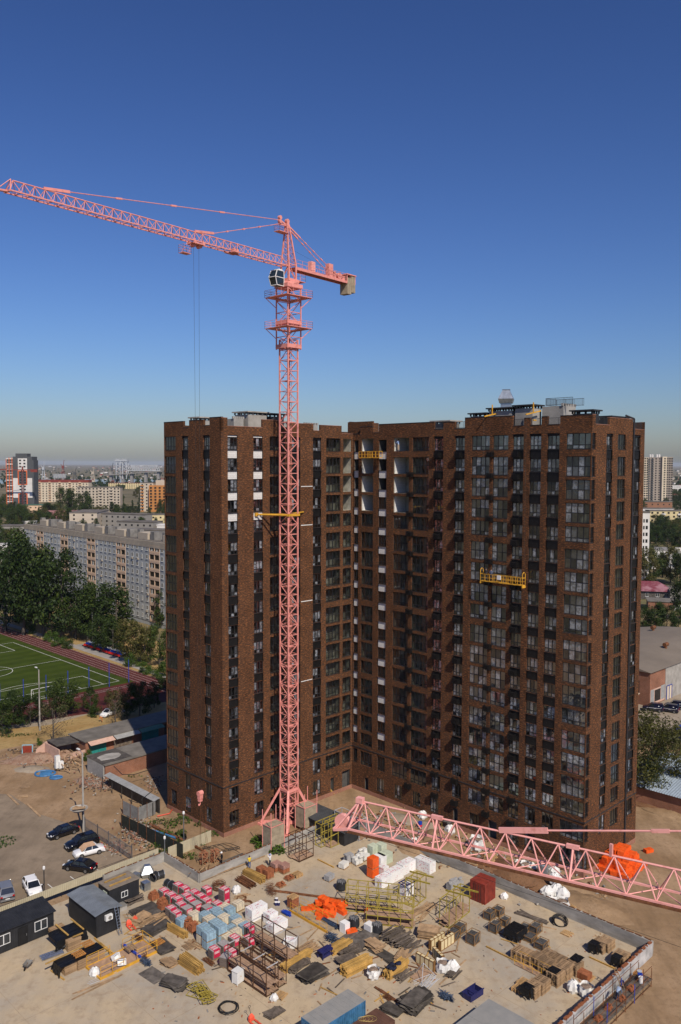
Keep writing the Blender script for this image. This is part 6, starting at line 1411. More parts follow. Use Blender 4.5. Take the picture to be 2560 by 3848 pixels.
# long office cabin (left edge)
p = A_(368, 500, 2.5); q = A_(0, 640, 2.5)
an = math.atan2(p.y-q.y, p.x-q.x)
oc = thing('office_cabin', 'long anthracite site office cabin with two white windows at the left edge', 'cabin', UV(base(p), 0, 0, ZD), TH)
L_ = 13.0; b = MB(); b.bx(-L_, 0, 0, 3.0, .1, 2.5); ribs(b, -L_, 0, 0, .1, 2.5, -.025, .25); ribs(b, 0, 3.0, 0, .1, 2.5, .025, .25, 'y'); b.build('body', M['anth'], oc)
b = MB(); b.add([(-L_-.2,-.25,2.52),(.2,-.25,2.52),(.2,3.25,2.95),(-L_-.2,3.25,2.95),(-L_-.2,-.25,2.58),(.2,-.25,2.58),(.2,3.25,3.01),(-L_-.2,3.25,3.01)], [(0,3,2,1),(4,5,6,7),(0,1,5,4),(1,2,6,5),(2,3,7,6),(3,0,4,7)])
for i in range(40): x = -L_+i*.33; b.add([(x,-.25,2.58),(x+.08,-.25,2.58),(x+.08,3.25,3.01),(x,3.25,3.01),(x+.04,-.25,2.63),(x+.04,3.25,3.06)], [(0,1,4),(2,3,5),(0,4,5,3),(1,2,5,4)])
b.build('roof', M['anth'], oc)
cab_window(oc, -2.3, .95, 1.5, 1.15, -.028); cab_window(oc, -6.6, .95, 1.5, 1.15, -.028)
b = MB(); b.bx(-4.2, -3.1, -.08, -.002, .12, 2.15); d = b.build('door', M['black'], oc); b = MB(); b.bx(-3.3, -3.24, -.13, -.082, 1.0, 1.25); b.build('handle', M['galv'], d)
# cabin with zinc roof
p = A_(660, 530, 2.7)
zc = thing('storage_cabin', 'dark grey cabin with zinc corrugated roof, wall unit and leaning ladder', 'cabin', (p.x, p.y, ZD), TH)
W1_, D1_ = 3.0, 6.6                                   # along u and -v
b = MB(); b.bx(0, W1_, 0, D1_, .05, 2.6); ribs(b, 0, W1_, 0, .05, 2.6, -.025, .2); ribs(b, 0, D1_, 0, .05, 2.6, -.025, .2, 'y'); b.build('body', M['anth'], zc)
for side in (0, 1):
 b = MB(); n = 34
 x0, x1, z0, z1 = ((-.25, W1_*.5, 2.68, 2.95), (W1_*.5, W1_+.25, 2.95, 2.68))[side]
 for i in range(n):
  ya, yb = -.2 + (D1_+.4)*i/n, -.2 + (D1_+.4)*(i+1)/n; ym = (ya+yb)/2; e = .045
  b.quad((x0,ya,z0), (x1,ya,z1), (x1,ym,z1+e), (x0,ym,z0+e)); b.quad((x0,ym,z0+e), (x1,ym,z1+e), (x1,yb,z1), (x0,yb,z0))
 b.build('roof_sheet', M['zinc'], zc)
b = MB(); b.bx(1.0, 1.85, -.42, -.05, 1.75, 2.35); u_ = b.build('air_conditioner', M['pvc'], zc); b = MB(); b.lathe([(.22,0),(.22,.02),(.05,.025)], 16); b.build('fan_grille', M['concrete_d'], u_, loc=(1.5, -.43, 2.05)); bpy.data.objects[u_.children[0].name].rotation_euler = (math.pi/2, 0, 0)
ld = thing('ladder', 'grey metal ladder leaning against the zinc-roofed cabin', 'ladder', UV(base(p), 2.35, .15, ZD), TH)
b = MB()
for x in (-.2, .2): b.beam((x, -1.1, 0), (x, -.05, 3.0), .05, .08)
b.build('rail', M['galv'], ld); b = MB()
for i in range(10): t = (i+.5)/10; b.tube((-.2, -1.1+1.05*t, 3.0*t), (.2, -1.1+1.05*t, 3.0*t), .02, 5)
b.build('rung', M['galv'], ld)
# flat-roofed cabin
p = A_(748, 355, 2.6)
fc = thing('storage_cabin', 'dark cabin with flat brown roof and yellow beams lying on it', 'cabin', (p.x, p.y, ZD), TH)
b = MB(); b.bx(0, 4.1, 0, 2.6, .05, 2.55); ribs(b, 0, 4.1, 0, .05, 2.5, -.02, .3); b.build('body', M['anth'], fc)
b = MB(); b.bx(-.08, 4.18, -.08, 2.68, 2.56, 2.64); b.build('roof', mat('brown_roof', (.20,.165,.13), .9, var=.2), fc)
cab_window(fc, 1.6, 1.0, .9, .75, -.023)
b = MB(); b.bx(-.07, -.002, .5, 1.4, .1, 2.1); [tag(put(hbeam_mesh(3.0, M['wood_y'], .2, .12), 'formwork_timber', None, base(UV(p, 1.9, -y_), 2.65), TH+.04), f'{l_} yellow beam lying on the flat cabin roof', 'timber beam') for y_, l_ in ((.7, 'front'), (1.9, 'rear'))]
b = MB(); b.bx(-.07, -.002, .5, 1.4, .1, 2.1); d = b.build('door', mat('pale_green_door', (.42,.48,.42), .6), fc); b = MB(); b.bx(-.12, -.072, .6, .66, 1.0, 1.2); b.build('handle', M['black'], d)
# ---- small reusable meshes
def pallet_geo(w=1.2, d=1.0, h=.14):
 b = MB(); n = 6
 for i in range(n): x = -w/2 + w*(i+.2)/n; b.bx(x, x+w/n*.6, -d/2, d/2, h-.022, h)
 for y in (-d/2+.05, 0, d/2-.05): b.bx(-w/2, w/2, y-.05, y+.05, h-.044, h-.0225)
 for y in (-d/2+.05, 0, d/2-.05):
  for x in (-w/2+.07, 0, w/2-.07): b.bx(x-.07, x+.07, y-.05, y+.05, .022, h-.0445)
  b.bx(-w/2, w/2, y-.05, y+.05, 0, .0215)
 return b
PAL = pallet_geo().mesh('pallet', M['wood']); PALY = pallet_geo().mesh('pallet', mat('fresh_pallet_wood', (.47,.29,.13), .8, var=.25))
PALO = pallet_geo().mesh('pallet', mat('orange_pallet_wood', (.42,.19,.05), .8, var=.25))
def rot3(o, rx=0, ry=0, rz=0): o.rotation_euler = (rx, ry, rz); return o
def pallet_stack(p, n, label, rz=TH, me=PAL, group=None, jit=.03, hp=.145, sc_=1.0):
 r = random.Random(int(p[0]*31+p[1]*17)); grp = group or label
 for k in range(n):
  o = put(me, 'pallet', None, (p[0]+r.uniform(-jit,jit), p[1]+r.uniform(-jit,jit), ZD+k*hp), rz+r.uniform(-jit,jit), (sc_,sc_,1)); tag(o, label, 'pallet', grp if n > 1 else group)
def tarp(p, w, d, h, label, rz=TH, skirt=('x+',), drop=.9, z=0):
 "black sheet draped over a stack: wrinkled top with skirts on some sides"
 r = random.Random(int(p[0]*7+p[1]*3)); b = MB(); nx, ny = 8, 8
 def row(pts): return pts
 def grid(f, nu, nv):
  n0 = len(b.v); vs = [f(i/nu, j/nv) for j in range(nv+1) for i in range(nu+1)]
  b.add(vs, [(j*(nu+1)+i, j*(nu+1)+i+1, (j+1)*(nu+1)+i+1, (j+1)*(nu+1)+i) for j in range(nv) for i in range(nu)])
 grid(lambda a, c: ((a-.5)*w, (c-.5)*d, h + r.uniform(.01,.06)), nx, ny)
 for s in skirt:
  sg = 1 if s[1] == '+' else -1
  f0 = lambda a, c: (sg*(w/2+.02+.16*c*r.random()+.08*c), (a-.5)*d*(1+.1*c), h+.03-c*drop*(.8+.35*math.sin(a*7+p[0])**2))
  f1 = lambda a, c: ((a-.5)*w*(1+.1*c), sg*(d/2+.02+.16*c*r.random()+.08*c), h+.03-c*drop*(.8+.35*math.sin(a*7+p[0])**2))
  grid(f0 if s[0] == 'x' else f1, 10, 4)
 return tag(b.build('tarpaulin', M['tarp'], None, loc=(p[0], p[1], ZD+z), rz=rz), label, 'tarpaulin')
# ---- wrapped packs
M['magenta'] = mat('magenta_film', (.55,.028,.075), .32, var=.15, scale=2, bump=.3)
M['paver'] = mat('grey_brown_bricks', (.16,.125,.105), .85, var=.3, scale=5, stretch=(.2,.2,3))
M['greyfilm'] = mat('clear_film', (.33,.30,.29), .3, var=.2, scale=3, bump=.4)
M['bluefilm'] = mat('pale_blue_film', (.27,.40,.48), .4, var=.2, scale=2.5, bump=.3)
M['cream'] = mat('cream_blocks', (.60,.52,.38), .85, var=.15, scale=2.5)
M['whitefilm'] = mat('white_film', (.78,.77,.75), .35, var=.05, scale=2, bump=.25)
M['print'] = mat('crimson_print', (.55,.03,.09), .5, var=.1, objvar=0)
M['strap'] = mat('strap', (.16,.17,.18), .6)
def ctx_letters(b, x0, x1, y0, y1, z, rows=2, cols=3, up='z'):
 "rows of block letters printed flat on the film: three double-bowl glyphs to a row"
 for j in range(rows):
  for i in range(cols):
   cx0 = x0 + (x1-x0)*(i+.08)/cols; cx1 = x0 + (x1-x0)*(i+.92)/cols; cy0 = y0 + (y1-y0)*(j+.14)/rows; cy1 = y0 + (y1-y0)*(j+.86)/rows
   t = (cx1-cx0)*.2; u2 = (cy1-cy0)*.16; cm = (cy0+cy1)/2
   for (a0, a1, c0, c1) in ((cx0, cx0+t, cy0, cy1), (cx1-t, cx1, cy0, cy1), (cx0+t, cx1-t, cy0, cy0+u2), (cx0+t, cx1-t, cm-u2/2, cm+u2/2), (cx0+t, cx1-t, cy1-u2, cy1)):
    if up == 'z': b.quad((a0,c0,z), (a1,c0,z), (a1,c1,z), (a0,c1,z))
    elif up == 'y': b.quad((a0,z,c0), (a1,z,c0), (a1,z,c1), (a0,z,c1))
    else: b.quad((z,a0,c0), (z,a1,c0), (z,a1,c1), (z,a0,c1))
def _pink_parts(h, grey):
 w, d = .54, .5; P = []
 P.append(('pallet', PAL, (0,0,0)))
 b = MB(); n = max(4, int(h/.13))
 for k in range(n):
  z0 = .145 + (h-.145)*k/n; e = .012*(k % 2); b.bx(-w+e, w-e, -d+e, d-e, z0+.004, .145 + (h-.145)*(k+1)/n)
 P.append(('brick_pack', b.mesh('brick_pack', M['paver']), (0,0,0)))
 b = MB(); b.bx(-w-.012, w+.012, -d-.012, d+.012, h+.003, h+.02)
 P.append(('film_cap', b.mesh('film_cap', M['greyfilm']), (0,0,0)))
 b = MB(); e = w*.72
 if not grey: b.bx(-e, e, -d-.02, d+.02, h+.022, h+.032)
 b.bx(-e, e, -d-.026, -d-.014, .3, h+.02); b.bx(-e, e, d+.014, d+.026, .3, h+.02)
 P.append(('film_band', b.mesh('film_band', M['magenta']), (0,0,0)))
 b = MB()
 if not grey: ctx_letters(b, -e*.85, e*.85, -d*.75, d*.75, h+.036)
 ctx_letters(b, -e*.8, e*.8, h-.42, h-.08, -d-.029, 1, 3, 'y')
 if h > 1.6: ctx_letters(b, -e*.8, e*.8, .6, .95, -d-.029, 1, 3, 'y')
 P.append(('film_print', b.mesh('film_print', M['whitefilm']), (0,0,0)))
 return P
PK = {(h, g): _pink_parts(h, g) for h in (1.12, 2.15) for g in (0, 1)}
def pinkpack(p, label, h=1.12, grey=0, rz=TH, z=0):
 o = thing('brick_pallet', label, 'brick pallet', (p[0], p[1], ZD+z), rz + R.uniform(-.06,.06), 'pink wrapped brick pallets')
 band = None
 for nm, me, l in PK[(h, grey)]:
  c = put(me, nm, band if nm == 'film_print' else o, l)
  if nm == 'film_band': band = c
W_ord = ['first', 'second', 'third', 'fourth', 'fifth', 'sixth', 'seventh', 'eighth', 'ninth']
rowsP = [('rear row', [(1, 512, 200, 0, 1.12), (1, 608, 250, 0, 1.12)]),
  ('row by the loose red bricks', [(1, 300, 285, 0, 1.12), (1, 405, 345, 0, 1.12), (1, 505, 405, 0, 1.12), (1, 632, 358, 0, 1.12), (1, 748, 308, 0, 1.12)]),
  ('middle row', [(1, 550, 485, 0, 1.12), (1, 690, 420, 0, 1.12), (1, 840, 365, 0, 1.12)]),
  ('row facing blue packs', [(1, 640, 545, 1, 1.12), (1, 775, 480, 1, 1.12), (1, 925, 425, 0, 1.12), (1, 1082, 475, 0, 1.12), (1, 935, 530, 1, 1.12)]),
  ('front end', [(1, 405, 545, 0, 1.12), (1, 480, 610, 0, 1.12)]),
  ('group by the brown frame', [(2, 180, 715, 0, 1.12), (2, 320, 640, 1, 1.12), (2, 480, 545, 0, 1.12), (2, 690, 550, 0, 1.12), (2, 440, 745, 0, 1.12), (2, 690, 385, 0, 1.12)])]
for rn, L in rowsP:
 for i, (t_, x, y, g, h) in enumerate(L):
  pinkpack((T1 if t_ == 1 else T2)(x, y, h), f'brick pallet in {"clear film with pink band" if g else "pink printed film"}, {W_ord[i]} in the {rn}', h, g)
pinkpack(T1(1190, 265, 2.15), 'tall double pink wrapped brick pallet standing alone right of the pink block', 2.15)
pinkpack(T1(930, 255, 1.12), 'torn pink wrapped brick pallet by the rusty wire heap at the parapet', 1.12)
pinkpack(T2(350, 825, 1.12), 'broken brick pallet with torn pink film leaning beside the white cabinet', 1.12, 1, TH+.4)
def _block_pack(m, w=.6, d=.5, h=1.0):
 P = [('pallet', PAL, (0,0,0))]; b = MB(); n = 4
 for k in range(n): b.bx(-w, w, -d, d, .145+(h-.145)*k/n+.003, .145+(h-.145)*(k+1)/n-.003)
 P.append(('block_pack', b.mesh('block_pack', M[m]), (0,0,0)))
 b = MB()
 for x in (-.3, .3): b.bx(x-.012, x+.012, -d-.006, d+.006, .15, h+.008)
 for y in (-.22, .22): b.bx(-w-.006, w+.006, y-.012, y+.012, .15, h+.009)
 P.append(('strap', b.mesh('strap', M['strap']), (0,0,0))); return P
BPK = {m: _block_pack(m) for m in ('bluefilm', 'cream')}
def blockpack(p, m, label, z=0, rz=TH):
 o = thing('block_pallet', label, 'block pallet', (p[0], p[1], ZD+z), rz + R.uniform(-.07,.07), 'pale block pallets')
 for nm, me, l in BPK[m]: put(me, nm, o, l)
bl = [('bluefilm', [(900, 625, 'beside the pink block'), (1045, 560, 'right behind the cream pack'), (1100, 620, 'in the middle of the pale packs'), (1260, 550, 'at the right rear of the pale packs'),
     (1050, 745, 'in the second row from the front'), (1350, 680, 'at the right side near the white bales'), (570, 700, 'alone left of the loose red bricks'), (1280, 830, 'low one by the white bales'), (1490, 790, 'under the brown frame')]),
 ('cream', [(745, 625, 'beside the clear wrapped brick packs'), (965, 690, 'in the second row from the pink block'), (1180, 670, 'in the centre of the pale packs'), (1390, 465, 'at the far right rear corner'),
    (1185, 510, 'next to the row of pink packs'), (1390, 745, 'with planks on it near the white bales'), (1215, 940, 'at the front by the pink film'), (1350, 870, 'low one in front of the blue packs')])]
for m, L in bl:
 for x, y, d_ in L: blockpack(T1(x, y, 1.0), m, f'{"pale blue film wrapped" if m == "bluefilm" else "cream"} block pallet {d_}')
for x, y, d_ in ((880, 810, 'left one of the three stacked front packs'), (965, 890, 'front one of the three stacked packs'), (1130, 800, 'rear one of the three stacked packs')):
 p = T1(x, y, 2.0)
 blockpack(p, 'cream' if x == 880 else 'bluefilm', f'lower block pallet under the blue pack, {d_}'); blockpack(p, 'bluefilm', f'upper blue film block pallet, {d_}', 1.0)
# ---- red brick pallets (loose bricks heaped on pallets)
def brickheap_mesh(seed, w=1.1, d=.95, h=.9, neat=False):
 r = random.Random(seed); b = MB(); k = 0; z = 0
 n = int(h/.068)
 for l in range(n):
  q = (l/n)**2*(.0 if neat else .28)
  xs = -w/2+q*.5
  if l < n-4 or neat:
   ne = 4
   for i in range(ne):
    for j in range(ne*2):
     if 0 < i < ne-1 and 0 < j < 2*ne-1 and l < n-1: continue
     b.box((-w/2+q/2+(w-q)*(i+.5)/ne, -d/2+q/2+(d-q)*(j+.5)/(2*ne), z+.033), ((w-q)/ne*.94, (d-q)/(2*ne)*.9, .06), r.uniform(-.05,.05))
  else:
   for i in range(14): b.box((r.uniform(-.4,.4)*(w-q), r.uniform(-.4,.4)*(d-q), z+.04), (.25,.12,.065), r.uniform(0,3), r.uniform(-.4,.4), r.uniform(-.4,.4))
  z += .068
 return b.mesh('brick_heap', M['brk'])
BH = [brickheap_mesh(s) for s in (1, 2)]; BHN = brickheap_mesh(3, neat=True, h=1.05); BHL = brickheap_mesh(4, h=.35)
def redbrick(p, me, label, rz=TH, film=False, top=False):
 o = thing('brick_pallet', label, 'brick pallet', (p[0], p[1], ZD), rz, 'red brick pallets'); put(PAL, 'pallet', o); h = put(me, 'brick_heap', o, (0,0,.146)); h['kind'] = 'stuff'
 if film: put(MB().bx(-.57, .57, -.5, .5, .5, 1.0).mesh('film_wrap', M.setdefault('filmred', mat('red_film', (.36,.20,.16), .35, var=.3, scale=4, bump=.4))), 'film_wrap', o, (0,0,.18))
 if top: put(PALY, 'pallet', o, (0,0,1.22))
for me, p, l, f, t_ in ((BH[0], T1(150, 430), 'rear heap of dirty red bricks left of the pink block', 0, 0), (BH[1], T1(275, 530), 'middle heap of dirty red bricks left of the pink block', 0, 0),
  (BH[0], T1(290, 590), 'low front heap of dirty red bricks left of the pink block', 0, 0), (BH[1], T1(650, 830), 'left heap of dark red bricks before the blue packs', 0, 0), (BH[0], T1(740, 900), 'right heap of dark red bricks before the blue packs', 0, 0),
  (BHN, B_(318, 330), 'left clean red brick pallet by the person in yellow', 0, 0), (BHN, B_(365, 345), 'front clean red brick pallet by the person in yellow', 0, 0), (BHN, B_(415, 300), 'film wrapped red brick pallet beside the person in white', 1, 0), (BHN, B_(468, 310), 'rightmost film wrapped red brick pallet near the parapet', 1, 0),
  (BHL, B_(500, 355), 'low blackened brick pallet beside the fresh wooden pallets', 0, 0), (BHL, B_(445, 400), 'low brick pallet alone on the open concrete', 0, 0), (BHN, B_(525, 535), 'red brick pallet with a wooden pallet on top by the orange bales', 0, 1)):
 redbrick(p, me, l, TH, f, t_)
pallet_stack(B_(553, 335), 3, 'fresh wooden pallet in the low stack right of the red bricks', TH, PALY)
# ---- white insulation bales
def bale(p, w, d, h, label, rz=TH, z=0, n=2, prt=True, m='whitefilm'):
 o = thing('insulation_bale', label, 'insulation bale', (p[0], p[1], ZD+z), rz, 'white insulation bales')
 for i in range(n): b = MB(); b.bx(-w/2+w*i/n+.006, -w/2+w*(i+1)/n-.006, -d/2, d/2, .02, h); b.build('bale_pack', M[m], o)
 if prt:
  r = random.Random(int(p[0]*9)); b = MB()
  for k in range(int(w*9)):
   x, y = r.uniform(-w/2+.1, w/2-.4), r.uniform(-d/2+.08, d/2-.12)
   L = r.choice((.12, .3, .34, .1)); H = .028 if L > .15 else .1
   b.quad((x,y,h+.004), (x+L,y,h+.004), (x+L,y+H,h+.004), (x,y+H,h+.004))
  for k in range(int(d*h*6)):
   y, z_ = r.uniform(-d/2+.1, d/2-.3), r.uniform(.15, h-.15); L = r.choice((.11, .25)); H = .025 if L > .15 else .09
   b.quad((-w/2-.004,y,z_), (-w/2-.004,y+L,z_), (-w/2-.004,y+L,z_+H), (-w/2-.004,y,z_+H)); 
  for k in range(int(w*h*3)):
   x, z_ = r.uniform(-w/2+.1, w/2-.3), r.uniform(.15, h-.15); b.quad((x,-d/2-.004,z_), (x+.2,-d/2-.004,z_), (x+.2,-d/2-.004,z_+.025), (x,-d/2-.004,z_+.025))
  b.build('film_print', M['print'], o)
bale(T2(800, 85, 1.5), 2.4, 1.25, 1.5, 'tall white insulation bale behind the brown steel frame', TH)
bale(T2(1010, 180, 1.25), 1.3, 1.2, 1.25, 'white insulation bale between two others behind the brown frame', TH)
bale(T2(1100, 310, 1.0), 2.3, 1.3, 1.0, 'low white insulation bale right behind the brown frame', TH)
bale(T2(1300, 580, .8), 1.4, 1.0, .8, 'torn white insulation bale lying at the right end of the brown frame', HV+.5, n=1)
bale(T3(1040, 225, 1.5), 1.3, 2.6, 1.5, 'white printed insulation bale against the long parapet', TH)
bale(T3(830, 250, 1.4), 2.6, 1.2, 1.4, 'white insulation bale left of the one against the parapet', TH)
bale(T3(700, 335, 1.4), 2.5, 1.2, 1.4, 'white insulation bale right of the orange stack', TH)
bale(T3(580, 410, 1.25), 1.8, 1.2, 1.25, 'printed white insulation bale in front of the orange stack', TH)
bale(T3(580, 300, 1.2), 1.0, 1.2, 1.2, 'small white insulation bale half hidden behind the orange stack', TH)
bale(T3(840, 500, 1.3), 1.6, 1.1, 1.3, 'white insulation bale inside the olive frame with dark blue tubes', TH)
bale(T3(545, 185, 1.4), 1.2, 1.4, 1.4, 'plain white insulation bale behind the orange stack', TH, prt=False)
for (x, y, w, d, h, l) in ((470, 70, 1.2, 1.0, 1.4, 'pale green wrapped block pack on the left by the parapet'), (560, 55, 1.1, 1.1, 1.5, 'pale green wrapped block pack in the yard corner by the parapet'), (600, 155, 1.8, 1.3, 1.4, 'pale green netted block pack in front of the corner packs')):
 bale(T3(x, y, h), w, d, h, l, TH, prt=False, m='palegreen' if 'palegreen' in M else M.setdefault('palegreen', mat('pale_green_film', (.50,.55,.42), .5, var=.15, bump=.3)) and 'palegreen')
# ---- orange bundles
def orange_bundle_mesh(seed, w=1.3, d=.62, h=.5):
 r = random.Random(seed); b = MB(); n = 5
 for i in range(n):
  x0 = -w/2 + w*i/n; j = r.uniform(0, .03); b.bx(x0+.004, x0+w/n-.004, -d/2-j, d/2+j, 0, h+r.uniform(-.03,.03))
 for k in range(4): z = h*(k+.5)/4; b.bx(-w/2-.01, w/2+.01, -d/2-.035, d/2+.035, z-.02, z+.02)
 return b.mesh('orange_bundle', M['orange'])
OB = [orange_bundle_mesh(s) for s in (1, 2)]
r = random.Random(21)
for i, (x, y, z, a, rx) in enumerate(((480,860,0,.1,0),(560,830,0,.5,0),(620,900,0,1.35,.1),(700,800,0,TH,0),(770,820,0,HV,0),(860,850,0,.4,0),(700,910,0,HV,0),(640,800,.5,.2,.15),(700,760,.5,HV,0),(760,790,.5,HV,.1),(820,800,.5,-.5,0),(900,830,.4,.9,.2),(740,850,.5,HV,.1),(680,780,.95,HV,.15),(890,880,0,HV,0),(760,910,.1,-.4,.3),(640,950,.0,1.3,0))):
 p = T6(x, y, z*.6); o = put(OB[i % 2], 'orange_bundle', None, (p.x, p.y, ZD+z)); rot3(o, rx, r.uniform(-.1,.1), a); tag(o, 'orange film bundle in the heap in the middle of the yard', 'bundle', 'orange heap in mid yard')
o = put(OB[0], 'orange_bundle', None, base(T7(175, 170)), HV+1.2); tag(o, 'single orange bundle lying by the two dark round packs', 'bundle')
o = put(OB[1], 'orange_bundle', None, base(T3(440, 830)), HV); tag(o, 'orange bundle lying under the near olive frame', 'bundle')
p = T3(470, 205, 2.6)
os_ = thing('orange_pallet', 'tall orange wrapped double stack standing among the white bales', 'pallet stack', base(p), TH)
for k, (z0, z1) in enumerate(((.1, 1.25), (1.36, 2.6))): b = MB(); b.bx(-.6, .6, -.52, .52, z0, z1); b.bx(-.56,.56,-.53,.53,z0+.08,z1-.08); b.build('wrapped_pack', M['orange'], os_); put(PAL, 'pallet', os_, (0,0,z0-.12 if k else 0))
# ---- timber formwork beams, ply sheets
def beams(p, n, L, rows, label, rz, me=None, jit=.05, z0=0.0):
 r = random.Random(n*7+int(p[0]*5)); me = me or hbeam_mesh(L, M['wood_y']); k = 0
 z = z0
 while k < n:
  for i in range(rows):
   if k >= n: break
   y = (i-(rows-1)/2)*.13 + r.uniform(-.02,.02); a = rz + r.uniform(-jit,jit); l = r.uniform(-.15,.15)
   o = put(me, 'formwork_timber', None, (p[0]-math.sin(rz)*y+math.cos(rz)*l, p[1]+math.cos(rz)*y+math.sin(rz)*l, ZD+z), a); tag(o, label, 'timber beam', label); k += 1
  z += .205
def sheets(p, n, w, d, label, rz, m='ply', jit=.12, th=.03, z0=0.0, gap=.012, off=.12):
 r = random.Random(n*3+int(p[0]*11)); b = MB(); w, d = (w*1.2, d*1.2) if m == 'ply' else (w, d); b.bx(-w/2, w/2, -d/2, d/2, 0, th); b.bx(-w/2+.03, w/2-.03, -d/2-.008, d/2+.008, .004, th-.004); me = b.mesh('plywood_sheet', M[m])
 for k in range(n):
  o = put(me, 'plywood_sheet', None, (p[0]+r.uniform(-off,off), p[1]+r.uniform(-off,off), ZD+z0+k*(th+gap)), rz+r.uniform(-jit,jit)); tag(o, label, 'plywood', label)
for (f, x, y, n, L, rows, l, a) in ((B_, 270, 350, 28, 3.6, 7, 'yellow timber beam in the stack by the left parapet', HV+.05),
  (T1, 500, 930, 20, 3.0, 6, 'yellow timber beam in the stack before the dark brick heaps', HV+.1), (A_, 1310, 890, 40, 3.2, 8, 'yellow timber beam in the tall stack behind the olive frames pile', HV+.05),
  (T2, 1380, 960, 26, 4.2, 6, 'yellow timber beam in the stack right of the brown frame', TH+.05), (T7, 230, 560, 44, 3.6, 9, 'yellow timber beam in the big stack at the lower centre', TH-.1),
  (T7, 660, 590, 34, 3.2, 8, 'yellow timber beam in the stack under the dark clothes', TH+.05), (T7, 60, 340, 20, 3.0, 7, 'yellow timber beam in the stack under the black plywood', TH), (B_, 790, 810, 16, 3.2, 6, 'yellow timber beam in the stack under the rebar chairs', TH)):
 beams(f(x, y), n, L, rows, l, a)
for (x, y, L, a, f, l) in ((730, 600, 3.2, HV, T5, 'single yellow beam lying beside the zinc-roofed cabin'), (660, 555, 4.0, HV-.05, T5, 'yellow beam lying behind the yellow work platform'), (740, 255, 3.2, HV, B_, 'single yellow plank alone on the open concrete'),
  (500, 980, 6.5, HV, T4, 'long yellow beam lying beside the pallet stacks on the right'), (1090, 925, 4.4, HV, C_, 'yellow beam lying before the two far right pallet stacks')):
 o = put(hbeam_mesh(L, M['wood_y'], .14, .16), 'formwork_timber', None, base(f(x, y)), a); tag(o, l, 'timber beam')
for (f, x, y, n, w, d, l, a) in ((A_, 990, 500, 9, 2.6, 1.3, 'black plywood sheet in the stack behind the pallet jacks', TH), (A_, 1060, 510, 8, 2.4, 1.3, 'black plywood sheet in the stack beside the loose red bricks', TH-.1), (A_, 1075, 620, 8, 2.6, 1.4, 'black plywood sheet in the stack before the yellow beams', TH),
  (A_, 1110, 745, 8, 2.2, 1.4, 'black plywood sheet in the stack under the orange pallet', HV), (A_, 1200, 1010, 16, 2.0, 1.1, 'grey plywood sheet in the fanned stack beside the olive frames', HV+.2), (A_, 1050, 945, 1, 2.3, 1.5, 'single black plywood sheet lying flat on the concrete', HV),
  (B_, 655, 990, 16, 2.4, 1.3, 'black plywood sheet in the stack left of the big yellow beams', TH), (T7, 280, 260, 8, 3.2, 1.6, 'black plywood sheet in the broad stack at the centre front', TH), (T7, 520, 400, 4, 3.2, 1.0, 'black plywood sheet in the strip beside the dark clothes', HV-.15),
  (T7, 880, 950, 22, 2.6, 1.3, 'grey formwork panel in the stack at the bottom with steel angles on top', TH), (T7, 620, 1020, 9, 1.6, 1.0, 'dark board in the loose heap by the brown container', HV+.2), (T7, 170, 220, 6, 2.6, 1.3, 'black plywood sheet with a yellow plank near the dark round packs', TH)):
 sheets(f(x, y), n, w, d, l, a, off=.16 if n < 12 else .25, jit=.2 if n < 12 else .28)
def planks(p, n, L, label, rz, m='wood_d', spread=.9, hgt=.5, ang=.25, w=.16, th=.045):
 r = random.Random(n+int(p[0]*13)); mes = []; L *= 1.15; spread *= 1.35; hgt *= 1.15; w = .19
 for q in (.7, .85, 1.0): b = MB(); b.bx(-L*q/2, L*q/2, -w/2, w/2, 0, th); b.bx(-L*q/2+.05, -L*q/2+.12, -w/2-.004, w/2+.004, .004, th-.004); mes.append(b.mesh('plank', M[m]))
 for k in range(n):
  y = r.uniform(-spread, spread)*.5; z = hgt*k/n + .005
  o = put(mes[k % 3], 'plank', None, (p[0]-math.sin(rz)*y, p[1]+math.cos(rz)*y, ZD+z)); rot3(o, r.uniform(-.06,.06), r.uniform(-.02,.02), rz+r.uniform(-ang,ang)); tag(o, label, 'plank', label)
